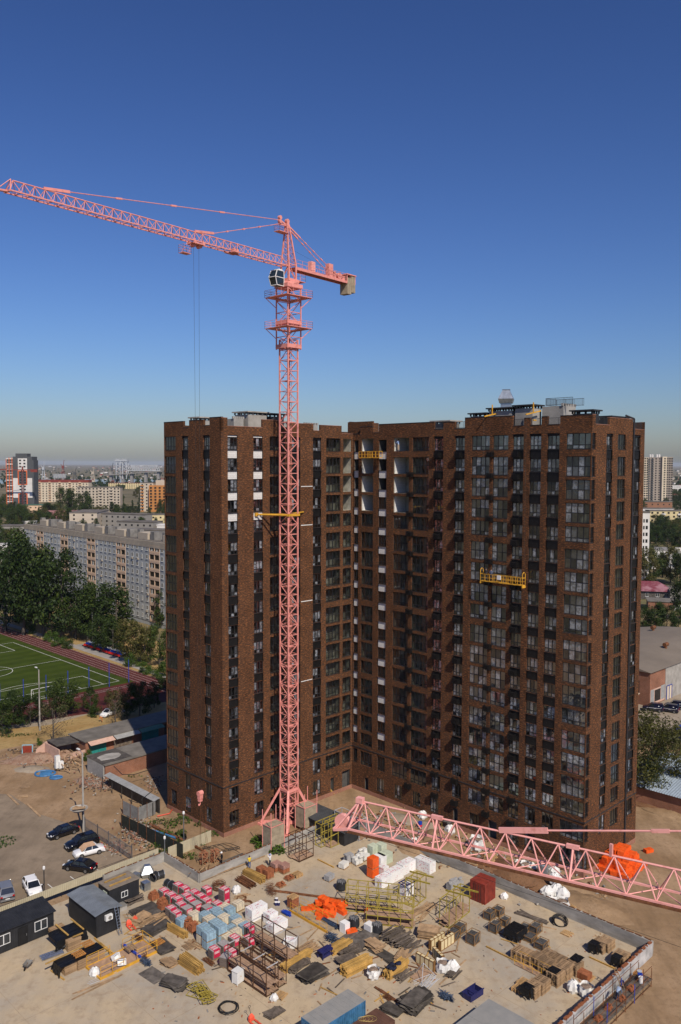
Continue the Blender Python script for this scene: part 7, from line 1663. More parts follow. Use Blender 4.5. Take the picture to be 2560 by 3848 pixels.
for (f, x, y, n, L, l, a, m, s, h) in ((T7, 650, 220, 34, 2.8, 'weathered plank in the tangled pile right of the black plywood', TH, 'wood_d', 1.6, .7), (T7, 790, 310, 30, 2.4, 'dark plank in the tangled pile behind the cream panels', TH, 'wood_d', 1.5, .6),
  (T7, 160, 370, 22, 2.6, 'old dark plank in the pile on the big yellow beams', TH, 'wood_d', 1.2, .4), (B_, 610, 830, 24, 2.6, 'weathered plank in the pile right of the brown frame', TH, 'wood', 1.4, .6), (A_, 900, 420, 26, 2.2, 'weathered plank in the heap before the flat-roofed cabin', TH, 'wood_d', 1.6, .6),
  (T1, 180, 760, 14, 2.6, 'loose plank on the plywood left of the yellow beams', TH+.15, 'wood', 1.4, .3), (A_, 1340, 730, 6, 2.4, 'loose plank on the concrete below the yellow beam stack', HV+.2, 'wood', .6, .1), (T7, 760, 640, 14, 2.2, 'dark plank in the low pile right of the clothes stack', TH, 'wood_d', .7, .35),
  (C_, 590, 610, 14, 3.6, 'old plank in the strip lying along the long parapet', HV+.02, 'wood_d', .5, .15), (T7, 1290, 620, 14, 1.7, 'short post in the pile beside the white rubble bag', TH+.25, 'wood_d', .8, .35), (T3, 1020, 800, 12, 4.0, 'pale plank in the pile between the olive frames', TH+.02, 'wood', 1.2, .2),
  (A_, 1130, 530, 6, 2.6, 'brown plank lying across the black plywood stacks', TH+.1, 'wood', .8, .35), (B_, 190, 470, 4, 2.0, 'thin plank by the rusty wire heap', TH, 'wood', .8, .1), (A_, 660, 1010, 3, 5.0, 'long thin batten lying in front of the yellow platform', TH-.05, 'wood', .8, .05)):
 planks(f(x, y), n, L, l, a, m, s, h)
# big timber sheet stack
sheets(T7(1020, 200), 16, 2.3, 1.5, 'raw board in the tall sawn timber stack beside the cream panels', HV+.5, 'wood', .08, .05, 0, .015, .08)
# ---- pallets, crates and tarps on the right side
for (x, y, n, w2, l, me) in ((545, 690, 8, 0, 'under the black tarp nearest the dark crates', PAL), (620, 960, 7, 0, 'left of the yellow railing', PAL), (730, 1010, 7, 0, 'just behind the yellow railing on the left', PAL), (870, 1070, 8, 0, 'long row right behind the yellow railing', PAL), (985, 1150, 8, 0, 'row end behind the yellow railing', PAL),
  (1000, 990, 6, 0, 'rear row with bricks on it', PAL), (1140, 1060, 6, 0, 'rear row end beside the black tarp', PAL), (1100, 1290, 9, 0, 'under the long black tarp, front left', PAL), (1220, 1200, 9, 0, 'under the long black tarp, middle', PAL), (1350, 1150, 8, 0, 'under the long black tarp, far right', PAL),
  (800, 1450, 8, 0, 'lower group, front', PAL), (900, 1390, 8, 0, 'lower group, rear', PAL)):
 pallet_stack(T4(x, y), n, f'wooden pallet in the right hand stacks, {l}', sc_=1.35)
for (x, y, l) in ((1040, 815, 'left of the two far right stacks under black tarps'), (1075, 805, 'rear part of the left far right stack'), (1175, 900, 'right of the two far right stacks under black tarps')): pallet_stack(C_(x, y), 7, f'wooden pallet, {l}', sc_=1.4)
for (f, x, y, w, d, h, sk, l) in ((T4, 560, 690, 2.0, 1.7, 1.22, ('y-', 'x-'), 'black tarp over the pallet stack nearest the dark crates'), (T4, 1080, 1290, 1.0, 1.1, 1.36, ('x-',), 'black tarp hanging at the left end of the long pallet row'), (T4, 1385, 1110, 1.3, 1.1, 1.22, ('y+',), 'crumpled black tarp with bricks on the long pallet row'),
  (T4, 720, 1490, .9, 1.1, 1.22, ('x-', 'y-'), 'black tarp hanging off the lower pallet group'), (C_, 1000, 830, .9, 1.0, 1.05, ('x-', 'y-'), 'black tarp on the left far right pallet stack'), (C_, 1150, 920, .8, 1.0, 1.05, ('x-',), 'black tarp on the right far right pallet stack')):
 tarp(f(x, y), w, d, h, l, TH, sk)
for (f, x, y, a, me, l) in ((T4, 1250, 640, HV, PALY, 'broken pallet lying by the black cable coil'), (A_, 1085, 715, TH+.1, PALO, 'orange wooden pallet on the plywood by the yellow platform'), (T2, 1160, 1420, TH+.3, PALY, 'wooden pallet on a rolled bag in front of the brown frame'), (A_, 600, 725, TH, PALO, 'upper orange pallet on the black sheet left of the yellow platform'), (A_, 540, 795, TH, PALO, 'lower orange pallet on the black sheet above the timber'),
  (A_, 1290, 745, HV, PAL, 'rusty pallet frame lying left of the loose planks'), (T5, 1040, 580, HV, PAL, 'grey pallet lying on the yellow platform'), (C_, 1275, 965, TH, PALO, 'pallet with bricks in the right corner of the yard'), (T4, 1540, 1230, TH, PALY, 'pallet leaning on the red board stack at right'), (T5, 1170, 260, HV+.4, PAL, 'pallet propped beside the black plywood')):
 z = {1085: .36, 600: 1.34, 540: 1.34, 1040: .75, 1160: .12}.get(x, 0)
 tag(put(me, 'pallet', None, base(f(x, y, z), z), a), l, 'pallet')
pallet_stack(T4(600, 1400), 3, 'new pallet with pale boards in the left lower pair', TH, PALY); pallet_stack(T4(665, 1320), 3, 'new pallet with pale boards in the rear lower pair', TH, PALY)
sheets(T4(1480, 1230), 14, 1.3, 1.0, 'reddish board in the stack at the right beside the white bags', HV, mat('red_board', (.30,.11,.04), .8, var=.3) and 'brk', .02, .045, 0, .006, .02)
# lumber packs under black sheet on the left
def lumber(p, n, L, label, rz, m='wood', rows=6, w=.15, th=.05):
 r = random.Random(int(p[0]*3)); b = MB(); b.bx(-L/2, L/2, -w/2, w/2, 0, th); b.bx(-L/2+.1, -L/2+.15, -w/2-.003, w/2+.003, .003, th-.003); me = b.mesh('board', M[m]); z = 0; k = 0
 while k < n:
  for i in range(rows):
   y = (i-(rows-1)/2)*(w+.02); o = put(me, 'board', None, (p[0]-math.sin(rz)*y+r.uniform(-.04,.04), p[1]+math.cos(rz)*y+r.uniform(-.04,.04), ZD+z), rz+r.uniform(-.03,.03)); tag(o, label, 'board', label); k += 1
  z += th+.014
for (x, y, l) in ((400, 660, 'stack beside the office cabin door'), (490, 720, 'stack in the middle under the black sheet'), (470, 880, 'left front stack under the black sheet'), (560, 850, 'middle front stack under the black sheet'), (650, 810, 'right front stack under the black sheet')):
 lumber(A_(x, y+20), 60, 1.6, f'sawn board in the {l}', TH, rows=6, w=.24, th=.1)
for (x, y, w, d, h, sk, l, z) in ((455, 640, 3.6, 2.4, 1.24, ('y-', 'x+'), 'black sheet with yellow beams over the boards near the office cabin', 0), (545, 800, 5.0, 1.7, 1.24, ('x-', 'y+'), 'long black sheet with orange pallets over the front board stacks', 0)):
 tarp(A_(x, y, h), w, d, h, l, TH, sk, 1.0)
for (x, y, L, a, h, l) in ((425, 630, 3.0, HV, 1.36, 'left yellow beam lying on the black sheet'), (530, 590, 3.0, HV, 1.36, 'right yellow beam lying on the black sheet'), (450, 800, 4.6, TH+.05, 1.36, 'yellow beam along the edge of the long black sheet'), (395, 940, 2.6, HV+.1, 0, 'yellow beam on the concrete in front of the board stacks'), (535, 665, 1.2, TH, 1.36, 'short yellow beam on the black sheet')):
 tag(put(hbeam_mesh(L, M['wood_y'], .16, .1), 'formwork_timber', None, base(A_(x, y, h), h), a), l, 'timber beam')
# ---- slatted crates of dark roofing strips
def crate(p, w, d, h, label, rz=TH, fill=.8, m='wood_o'):
 M.setdefault('wood_o', mat('crate_wood', (.26,.14,.05), .85, var=.3))
 o = thing('timber_crate', label, 'crate', (p[0], p[1], ZD), rz, 'dark strip crates'); t = .05
 for x in (-w/2, w/2):
  for y in (-d/2, d/2): put(MB().bx(x-t/2, x+t/2, y-t/2, y+t/2, 0, h).mesh('post', M[m]), 'post', o)
 b = MB()
 for z in (.1, h-.03):
  for y in (-d/2, d/2): b.bx(-w/2, w/2, y-.02, y+.02, z-.03, z+.03)
  for x in (-w/2, w/2): b.bx(x-.02, x+.02, -d/2, d/2, z-.03, z+.03)
 b.beam((-w/2, -d/2-.03, .1), (w/2, -d/2-.03, h), .05, .02); b.beam((-w/2-.03, -d/2, h), (-w/2-.03, d/2, .1), .05, .02); b.build('rail', M[m], o)
 r = random.Random(int(p[0]*21)); b = MB(); n = 12
 for i in range(n): x = -w/2+.06+(w-.12)*i/n; b.box((x+.03, r.uniform(-.02,.02), .08+h*fill/2), ((w-.12)/n*.8, d-.1, h*fill*r.uniform(.9,1.08)), 0, r.uniform(-.06,.06))
 b.build('strip_fill', mat('roof_strips', (.085,.082,.08), .6, var=.5, scale=6) if 'strips' not in M else M['strips'], o)
M['strips'] = mat('roof_strips', (.085,.082,.08), .6, var=.5, scale=6)
for (f, x, y, w, d, h, l) in ((T4, 215, 430, 1.2, 1.0, 1.0, 'slatted crate of dark strips nearest the red container'), (T4, 330, 380, 1.2, 1.0, .9, 'slatted crate behind the one nearest the red container'), (T4, 290, 600, 1.2, 1.0, 1.15, 'open slatted crate of black strips in front of the two rear crates'), (T4, 420, 520, 1.1, .9, .9, 'slatted crate touching the tarped pallet stack'), (T4, 830, 620, 1.3, 1.0, 1.0, 'slatted crate of grey strips behind the pallet rows'), (T4, 910, 820, 1.4, 1.1, .8, 'broken crate spilling grey film behind the pallet rows'), (T4, 690, 600, 1.2, 1.0, .7, 'half empty slatted crate by the yellow stick'), (T4, 760, 720, 1.3, 1.0, .6, 'collapsed crate with black strips between the pallets'),
  (C_, 80, 745, 1.2, 1.0, 1.1, 'left dark strip crate beside the cream panels'), (C_, 120, 700, 1.2, 1.0, 1.0, 'rear dark strip crate beside the cream panels'), (C_, 205, 770, 1.2, 1.1, 1.3, 'tall dark strip crate standing right of the cream panels')):
 crate(f(x, y), w, d, h, l, TH+.05)
# ---- cream panels in brown frames
def cpanel(p, label, rz, n=4, L=2.4, h=1.15, t=.35):
 M.setdefault('creamp', mat('cream_panel', (.66,.55,.32), .7, var=.06)); M.setdefault('brownf', mat('brown_frame', (.22,.11,.035), .7, var=.2))
 o = thing('panel_pack', label, 'panel pack', (p[0], p[1], ZD), rz, 'cream panel packs')
 for i in range(n): put(MB().bx(-L/2+L*i/n+.05, -L/2+L*(i+1)/n-.05, -t/2+.02, t/2-.02, .06, h-.04).mesh('panel', M['creamp']), 'panel', o)
 b = MB()
 for i in range(n+1):
  x = -L/2+L*i/n; b.bx(x-.05, x+.05, -t/2, t/2, 0, h)
 for y in (-t/2, t/2): 
  for z in (.03, h-.05): b.bx(-L/2, L/2, y-.02, y+.02, z-.03, z+.03)
 b.build('frame', M['brownf'], o)
cpanel(T7(985, 530), 'front left cream panel pack in a brown frame', HV); cpanel(T7(1125, 470), 'front right cream panel pack with many rails', HV-.35, L=1.9); cpanel(T7(1110, 300), 'rear left cream panel pack in a brown frame', TH); cpanel(T7(1215, 310), 'rear right cream panel pack by the dark crates', TH)
# ---- scaffold frames
M['olive'] = mat('olive_yellow_paint', (.33,.255,.045), .6, var=.25, scale=3)
M['brownp'] = mat('brown_paint', (.075,.035,.018), .6, var=.3)
M['greyp'] = mat('grey_primer', (.42,.42,.43), .5, var=.12)
M['planks'] = mat('reddish_planks', (.35,.225,.145), .85, var=.25, scale=2)
def cage(p, L, W, H, label, rz, m='olive', nb=3, mids=(.5,), decks=(.15,), t=.075, tm=None, brace=True, z0=0.0, dl=5, toprail=True):
 o = thing('scaffold_tower', label, 'scaffold frame', (p[0], p[1], ZD+z0), rz)
 for i in range(nb+1):
  x = -L/2 + L*i/nb
  for y in (-W/2, W/2): put(MB().bx(x-t/2, x+t/2, y-t/2, y+t/2, 0, H).mesh('post', M[m]), 'post', o)
  if toprail: put(MB().bx(x-t/2+.004, x+t/2-.004, -W/2, W/2, H-.002, H+t).mesh('cross_rail', M[tm or m]), 'cross_rail', o)
  put(MB().bx(x-t/2+.004, x+t/2-.004, -W/2, W/2, .02, .02+t).mesh('cross_rail', M[m]), 'cross_rail', o)
 for y in (-W/2, W/2):
  for z in [.05] + [H*k for k in mids] + ([H] if toprail else []): put(MB().bx(-L/2-.05, L/2+.05, y-t/2-.01, y+t/2+.01, z, z+t*.9).mesh('long_rail', M[m]), 'long_rail', o)
 if brace:
  b = MB()
  for i in range(nb):
   if i % 2 == 0: b.beam((-L/2+L*i/nb, W/2-.06, .1), (-L/2+L*(i+1)/nb, W/2-.06, H*.6), .05)
  b.build('brace', M[m], o)
 r = random.Random(int(p[0]*5+p[1]))
 for z in decks:
  for j in range(dl):
   y = -W/2 + W*(j+.5)/dl; put(MB().bx(-L/2-r.uniform(0,.3), L/2+r.uniform(0,.3), y-W/dl*.45, y+W/dl*.45, z+.09, z+.13).mesh('deck_board', M['planks']), 'deck_board', o)
 return o
# brown and grey frames, front centre-left
cage(T2(745, 1195), 6.2, 1.6, 3.0, 'long brown steel frame with grey posts, front one in the yard', HV+.02, 'brownp', 3, (.45,), (.15, 1.0), tm='greyp')
cage(T2(1060, 800), 6.0, 1.6, 2.8, 'long brown steel frame with plank decks, rear one in front of the white bales', HV+.02, 'brownp', 3, (.5,), (.9,), tm='greyp')
cage(T2(885, 1100), 6.0, 1.5, 2.6, 'middle brown steel frame with plank floor behind the grey posted one', HV, 'brownp', 3, (.5,), (.12, .9))
# olive frames, centre right
cage(T3(465, 790), 6.3, 1.4, 3.2, 'rear olive yellow scaffold frame with rails beside the white bales', -.2, 'olive', 5, (.3,.62,), (.3,), dl=3)
cage(T3(655, 925), 5.4, 1.4, 3.0, 'front olive yellow scaffold frame with plank shelves', -.2, 'olive', 4, (.35,.7,), (.1, .9), dl=3)
cage(T3(935, 690), 2.8, 1.3, 3.1, 'olive frame with projecting beams round the dark blue tubes', TH+.15, 'olive', 2, (), ())
cage(T3(1362, 875), 4.6, 1.3, 3.1, 'olive scaffold frame with planks left of the red container', TH+.1, 'olive', 3, (), (.2, .7), dl=4)
for (x, y, a, l, f) in ((1000, 400, HV+.3, 'rear olive channel beam projecting over the white bales', T3), (960, 470, HV+.3, 'front olive channel beam projecting from the blue tube frame', T3), (1400, 610, HV+.3, 'olive channel beam on the frame left of the red container', T3), (1480, 560, HV+.3, 'rear olive channel beam reaching towards the red container', T3)):
 tag(put(hbeam_mesh(3.2, M['olive'], .14, .16), 'steel_channel', None, base(f(x, y, 3.15), 3.15), a), l, 'beam')
bt = thing('tube_rack', 'dark blue tube rack on the white bale inside the olive frame', 'rack', base(T3(840, 480, 1.4), 1.4), TH)
b = MB()
for i in range(5): b.bx(-.9+i*.45-.03, -.9+i*.45+.03, -.6, .6, 0, .07)
M['navy'] = mat('navy_paint', (.02,.022,.10), .5); b.build('tube', M['navy'], bt); b = MB(); b.bx(-.95, .95, -.63, -.55, -.02, .09); b.bx(-.95, .95, .55, .63, -.02, .09); b.build('edge_rail', M['navy'], bt)
# cages along the wall at the crane foot
cage(B_(577, 207), 2.6, 2.2, 3.3, 'dark brown scaffold cage with plank floor against the left parapet', TH, 'brownp', 2, (.35, .7), (.1,))
cage(B_(760, 110), 4.2, 1.2, 3.3, 'olive scaffold cage along the parapet behind the brown cage', TH, 'olive', 3, (.3, .65), (), brace=False)
cage(B_(800, 120), 2.9, 1.3, 3.4, 'olive scaffold cage with slatted floor right of the brown cage', TH, 'olive', 2, (.5,), (.05,), brace=False)
cage(B_(900, 60), 5.0, 1.5, 3.0, 'grey and brown scaffold with planks in the yard corner by the jib tip', HV, 'greyp', 2, (.4,), (.1, 1.2), dl=4)
# mangled olive frames pile at the bottom left
r = random.Random(9)
for k in range(9):
 o = thing('scaffold_section', 'bent olive yellow ladder frame in the pile at the lower left', 'frame', base(A_(1400+r.uniform(-45,45), 1085+r.uniform(-30,30)), .06+k*.08), HV+r.uniform(-.5,.5), 'olive frame pile')
 L = r.uniform(2.2, 3.0); b = MB(); b.beam((-L/2,-.4,0), (L/2,-.4,0), .06); b.beam((-L/2,.4,0), (L/2,.4,0), .06); b.build('rail', M['olive'], o); b = MB()
 for i in range(5): b.beam((-L/2+L*i/4,-.4,0), (-L/2+L*i/4+(.3 if i % 2 else 0),.4,0), .05)
 b.build('rung', M['olive'], o)
# yellow hoist platform at left with white tubs
yp = thing('loading_platform', 'yellow bay loading platform with railings beside the pallet jacks', 'platform', base(T5(930, 740)), TH+.02)
b = MB(); b.bx(-3.0, 3.0, -1.0, 1.0, .05, .17); b.build('floor', M['planks'], yp); yp.scale = (1.15, 1.4, 1)
b = MB()
for y in (-1.05, 1.05): b.bx(-3.1, 3.1, y-.05, y+.05, 0, .24)
for x in (-3.05, 3.05): b.bx(x-.05, x+.05, -1.0, 1.0, .004, .236)
b.build('edge_beam', M['yellow'], yp); b = MB()
for y in (-1.03, 1.03): rail(b, [(-3.0, y, .24), (-.6, y, .24)], 1.1, .025, 2); rail(b, [(.8, y, .24), (3.0, y, .24)], 1.1, .025, 2)
rail(b, [(3.0,-1.0,.24), (3.0,1.0,.24)], 1.1, .025, 2); b.build('railing', M['yellow'], yp)
b = MB(); b.bx(-.1, .1, -1.0, 1.5, .26, .42); b.build('blue_arm', mat('blue_paint', (.03,.07,.42), .45), yp).location = (1.2, 0, 0)
for (x, y, rx, l) in ((820, 700, .35, 'left white tub lying on the yellow platform'), (920, 760, -.5, 'right white tub standing on the yellow platform')):
 o = MB().bx(-.45, .45, -.3, .3, 0, .08).bx(-.45, .45, -.3, -.25, .08, .45).bx(-.45, .45, .25, .3, .08, .45).bx(-.45, -.4, -.25, .25, .08, .45).bx(.4, .45, -.25, .25, .08, .45).build('tub', M['white'], None, loc=base(T5(x, y, .6), .6)); rot3(o, 1.2, 0, TH+rx); tag(o, l, 'tub')
yp2 = thing('loading_platform', 'yellow loading platform with railings under the orange heap', 'platform', base(T6(560, 960)), HV)
b = MB(); b.bx(-3.2, 3.2, -.8, .8, .05, .2); b.build('floor', mat('dusty_board', (.34,.26,.17), .9, var=.3), yp2); b = MB()
for y in (-.85, .85): b.bx(-3.3, 3.3, y-.05, y+.05, 0, .3)
b.build('edge_beam', M['yellow'], yp2); b = MB()
for y in (-.85, .85): rail(b, [(-3.2, y, .3), (3.2, y, .3)], .9, .022, 2)
b.build('railing', M['yellow'], yp2)
yp3 = thing('loading_platform', 'yellow railing platform between the pallet stacks on the right', 'platform', base(T4(820, 1150)), HV)
b = MB(); b.bx(-2.2, 2.2, -.5, .5, .05, .14); b.build('floor', M['planks'], yp3); b = MB(); rail(b, [(-2.2, -.5, .14), (2.2, -.5, .14)], 1.0, .022, 2); rail(b, [(-2.2, .5, .14), (2.2, .5, .14)], 1.0, .022, 2); b.build('railing', M['yellow'], yp3)
# ---- round dark packs, white bags, cable coils
def roundpack(p, label):
 o = thing('roll_pack', label, 'roll pack', base(p), 0, 'dark round packs'); b = MB(); r = random.Random(3)
 for k in range(26):
  a = k*2.4; q = .08*math.sqrt(k)*1.4; b.tube((q*math.cos(a), q*math.sin(a), .05), (q*math.cos(a), q*math.sin(a), 1.15+r.uniform(-.05,.08)), .085, 7)
 b.build('rolls', mat('grey_rolls', (.16,.16,.165), .6, var=.5, scale=5) if 'rolls' not in M else M['rolls'], o); b = MB(); b.lathe([(.62,.08),(.66,.3),(.64,.8),(.6,1.1)], 18); b.build('film_wrap', M['anth'], o); put(PAL, 'pallet', o, (0,0,-.03))
M['rolls'] = mat('grey_rolls', (.17,.17,.175), .6, var=.5, scale=5)
roundpack(T7(205, 95), 'dark round roll pack left of the white square pack'); roundpack(T7(458, 165), 'dark round roll pack right of the white square pack'); roundpack(T3(125, 560), 'dark round roll pack beside the rear olive frame')
bale(T7(105, 40, 1.2), .9, .8, 1.2, 'white film pack with a dark top left of the round packs', HV, n=1, prt=False); bale(T7(380, 60, 1.0), 1.1, .9, 1.0, 'white film pack between the two dark round packs', HV, n=1, prt=False)
M['bag'] = mat('white_bag', (.70,.69,.66), .8, var=.12, scale=3, bump=.6)
M['rubble'] = mat('rubble', (.22,.16,.12), .9, var=.5, scale=6)
def bigbag(p, s, label, open_=True, seed=1, z0=None):
 r = random.Random(seed); o = thing('bulk_bag', label, 'bag', (p[0], p[1], ZD if z0 is None else z0), r.uniform(0, 3)); b = MB(); n = 14; prof = [(.46,0),(.56,.2),(.58,.5),(.52,.8),(.56,.95)] if open_ else [(.5,0),(.6,.25),(.52,.6),(.28,.85),(.08,.95)]
 for a in range(len(prof)-1):
  for i in range(n):
   def pt(k, i): j = 1+.16*math.sin(i*2.1+k*1.7+seed)+.05*math.sin(i*5+k); return (prof[k][0]*s*j*math.cos(i*2*math.pi/n), prof[k][0]*s*j*math.sin(i*2*math.pi/n), prof[k][1]*s*(1+.06*math.sin(i*3+k)))
   b.quad(pt(a, i), pt(a, (i+1) % n), pt(a+1, (i+1) % n), pt(a+1, i))
 b.build('sack', M['bag'], o, True)
 if open_: b = MB(); b.ball((0,0,.72*s), .47*s, 10, (1,1,.35), .12, r); b.build('filling', M['rubble'], o)
for (f, x, y, s, l, op, sd) in ((T4, 1340, 1400, 1.2, 'tied white bag at the right beside the red boards', False, 2), (T4, 1510, 1470, 1.25, 'open white bag with grey rubble at the right', True, 3), (T7, 420, 650, 1.15, 'open white bag of rubble between the two big beam stacks', True, 4), (T7, 1170, 580, 1.2, 'left white rubble bag beside the cream panels', True, 5), (T7, 1280, 570, 1.2, 'right white rubble bag beside the cream panels', False, 6), (T5, 560, 940, .95, 'white bag lying left of the yellow platform', False, 7), (T1, 1370, 330, 1.0, 'white bag by the rusty wire near the left parapet', False, 8), (C_, 410, 480, .8, 'white bag on a stand by the red container', False, 9), (T2, 1060, 1480, .7, 'white rolled bag under the pallet in front of the brown frame', False, 10)):
 bigbag(f(x, y), s, l, op, sd)
def coil(p, r0, label, m='black', n=7, tilt=0.0, z=0.1):
 r = random.Random(int(p[0]*10)); b = MB()
 for k in range(n):
  q = r0*r.uniform(.75, 1.05); ph = r.uniform(0, 6); N = 26; dx, dy = r.uniform(-.08,.08), r.uniform(-.08,.08)
  b.path([(dx+q*math.cos(ph+i*2*math.pi/N), dy+q*math.sin(ph+i*2*math.pi/N), z*k/n+.04+.04*math.sin(i+k)) for i in range(N+1)], .03, 5)
 o = b.build('cable_coil', M[m], None, loc=base(p)); rot3(o, tilt, 0, 0); return tag(o, label, 'coil')
coil(T4(1150, 490), .85, 'big black cable coil leaning against the long parapet', n=14, tilt=.55, z=.5); coil(B_(100, 1200), 1.0, 'black hose ring on the concrete at the bottom', n=6, z=.15); coil(T1(1110, 270), .8, 'rusty wire coil heap at the left parapet', 'rust', 12, 0, .8); coil(T1(1520, 500), .7, 'flat rusty wire coil behind the white bales', 'rust', 8); coil(T1(1440, 420), .6, 'small rusty wire coil by the thin planks', 'rust', 6)
# ---- rebar chairs piles, pipes, steel
def rods(p, n, L, label, m, rz, spread=.5, hgt=.4, ang=.2, r0=.02, cross=False):
 r = random.Random(n*13+int(p[0])); b = MB()
 for k in range(n):
  y, z, a = r.uniform(-spread, spread), r.uniform(.02, hgt), r.uniform(-ang, ang) + (math.pi/2 if cross and k % 2 else 0); l = L*r.uniform(.6, 1)
  b.tube((-l/2*math.cos(a), y-l/2*math.sin(a), z), (l/2*math.cos(a), y+l/2*math.sin(a), z+r.uniform(-.1,.1)), r0, 5)
 return tag(b.build('rod_pile', M[m], None, loc=base(p), rz=rz), label, 'rod pile', kind='stuff')
M['bluep'] = mat('blue_grey_steel', (.045,.07,.12), .6, var=.6, scale=5)
rods(T5(1240, 790), 90, 1.0, 'pile of blue and rusty steel props beside the yellow platform', 'bluep', TH, .6, .5, .5, .025, True); rods(T5(1240, 760), 30, .8, 'rusty bars on the blue prop pile', 'rust', TH, .35, .65, .5, .02, True)
rods(T7(1215, 880), 90, 1.1, 'pile of blue steel props beside the blue frame at the bottom', 'bluep', TH, .6, .5, .4, .03, True); rods(B_(785, 765), 110, 1.2, 'blue and rusty rebar chairs on the beams in mid yard', 'bluep', TH, .7, .9, .7, .022, True)
rods(B_(765, 655), 60, 3.0, 'bundle of dark and blue pipes below the orange heap', 'bluep', HV, .35, .4, .05, .03); rods(T6(240, 900), 34, 1.5, 'bundle of bright blue pipes on the yellow platform', 'bluetube' if 'bluetube' in M else M.setdefault('bluetube', mat('blue_tube', (.015,.06,.42), .4)) and 'bluetube', HV, .3, .35, .08, .04)
rods(B_(215, 385), 40, 3.4, 'rusty steel bars beside the yellow beams at the left parapet', 'rust', HV, .6, .5, .05, .05); rods(B_(380, 440), 70, 1.6, 'tangle of thin reinforcing mesh on the open concrete', 'rust', .3, 1.0, .9, 1.2, .012, True)
rods(B_(640, 468), 8, 10.0, 'long rusty steel girder lying across the open concrete', 'rust', HV+.55, .12, .25, .02, .08); rods(T7(600, 870), 12, 4.4, 'rusty steel channel with wire at the bottom', 'rust', HV-.05, .1, .2, .03, .06); rods(T7(580, 880), 40, 1.2, 'rusty wire bundle on the steel channel at the bottom', 'rust', HV, .3, .3, .5, .015)
rods(A_(120, 880) if False else A_(1430, 850), 24, 2.0, 'rusty bars lying left of the pink packs by the cabinet', 'rust', HV, .3, .2, .1, .03); rods(T5(1150, 470), 60, .9, 'rusty wire in the yellow railing end', 'rust', TH, .5, .5, 1.2, .012, True)
rods(T7(1000, 700), 16, 3.0, 'grey tube frame pieces lying before the cream panels', 'greyp', TH, .8, .15, .3, .03); rods(A_(700, 960), 4, 4.2, 'thin grey rods lying in front of the yellow platform', 'greyp', TH-.1, .3, .06, .04, .025)
fr = thing('steel_tripod', 'grey tripod frame standing over brown boards before the cream panels', 'frame', base(T7(960, 650)), TH)
b = MB()
for (x, y) in ((-1.2,-.8), (1.2,-.8), (0,1.1)): b.tube((x, y, 0), (0, 0, 1.6), .035, 6)
b.tube((-1.2,-.8,.05), (1.2,-.8,.05), .03, 6); b.tube((1.2,-.8,.05), (0,1.1,.05), .03, 6); b.tube((0,1.1,.05), (-1.2,-.8,.05), .03, 6); b.build('tube', M['greyp'], fr)
sheets(T7(930, 620), 3, 2.2, 1.2, 'thin brown board lying under the grey tripod frame', TH+.1, 'planks', .1)
# dark clothes on beams
cl = MB(); r = random.Random(4)
for k in range(7): cl.ball((r.uniform(-1.0,1.0), r.uniform(-.35,.35), .1+r.random()*.15), r.uniform(.3,.5), 8, (1.2,.9,.45), .25, r)
tag(cl.build('work_clothes', mat('navy_cloth', (.012,.015,.035), .9, var=.6, scale=2), None, True, base(T7(650, 520, .95), .85), TH), 'dark blue work clothes thrown over the yellow beams', 'clothes')
# ---- containers
def container(p, L, W, H, label, rz, m, roofm, z0=.0):
 o = thing('shipping_container', label, 'container', (p[0], p[1], ZD+z0), rz); b = MB()
 b.bx(-L/2+.05, L/2-.05, -W/2+.05, W/2-.05, .12, H-.06); n = int(L/.3)
 for i in range(n):
  x = -L/2+.15+(L-.3)*i/n
  for y in (-W/2+.02, W/2-.05): b.bx(x, x+.15, y, y+.03, .14, H-.1)
 n = int(W/.3)
 for i in range(n):
  y = -W/2+.15+(W-.3)*i/n
  for x in (-L/2+.02, L/2-.05): b.bx(x, x+.03, y, y+.15, .14, H-.1)
 b.build('body', M[m], o); b = MB()
 for x in (-L/2, L/2-.12):
  for y in (-W/2, W/2-.12): b.bx(x, x+.12, y, y+.12, 0, H)
 for y in (-W/2, W/2-.1): b.bx(-L/2+.12, L/2-.12, y, y+.1, H-.14, H-.002); b.bx(-L/2+.12, L/2-.12, y, y+.1, 0, .12)
 for x in (-L/2, L/2-.1): b.bx(x, x+.1, -W/2+.12, W/2-.12, H-.138, H-.004); b.bx(x, x+.1, -W/2+.12, W/2-.12, .002, .118)
 b.build('frame', M[m], o); b = MB(); b.bx(-L/2+.02, L/2-.02, -W/2+.02, W/2-.02, H, H+.02)
 for i in range(int(L/.6)): x = -L/2+.2+i*.6; b.bx(x, x+.1, -W/2+.1, W/2-.1, H+.021, H+.035)
 b.build('roof', M[roofm], o)
 b = MB(); b.bx(-L/2-.03, -L/2-.002, -W/2+.15, -.02, .15, H-.18); b.bx(-L/2-.03, -L/2-.002, .02, W/2-.15, .15, H-.18); d = b.build('door', M[m], o)
 b = MB()
 for y in (-.5, -.2, .2, .5): b.tube((-L/2-.06, y, .15), (-L/2-.06, y, H-.2), .022, 5)
 b.build('lock_bar', M['steel'], d)
 return o
M['bluec'] = mat('container_blue', (.05,.16,.30), .5, var=.3, scale=1.5); M['redc'] = mat('container_red', (.22,.035,.022), .6, var=.3, scale=1.5); M['greyroof'] = mat('dusty_grey_roof', (.24,.24,.23), .85, var=.3, scale=.8, col2=(.30,.29,.27)); M['brownroof'] = mat('rust_brown_roof', (.12,.058,.038), .8, var=.2, scale=.8)
container(G(1255, 3790, 2.55), 6.1, 2.45, 2.5, 'blue corrugated container with dusty grey roof at the bottom edge', TH-.02, 'bluec', 'greyroof')
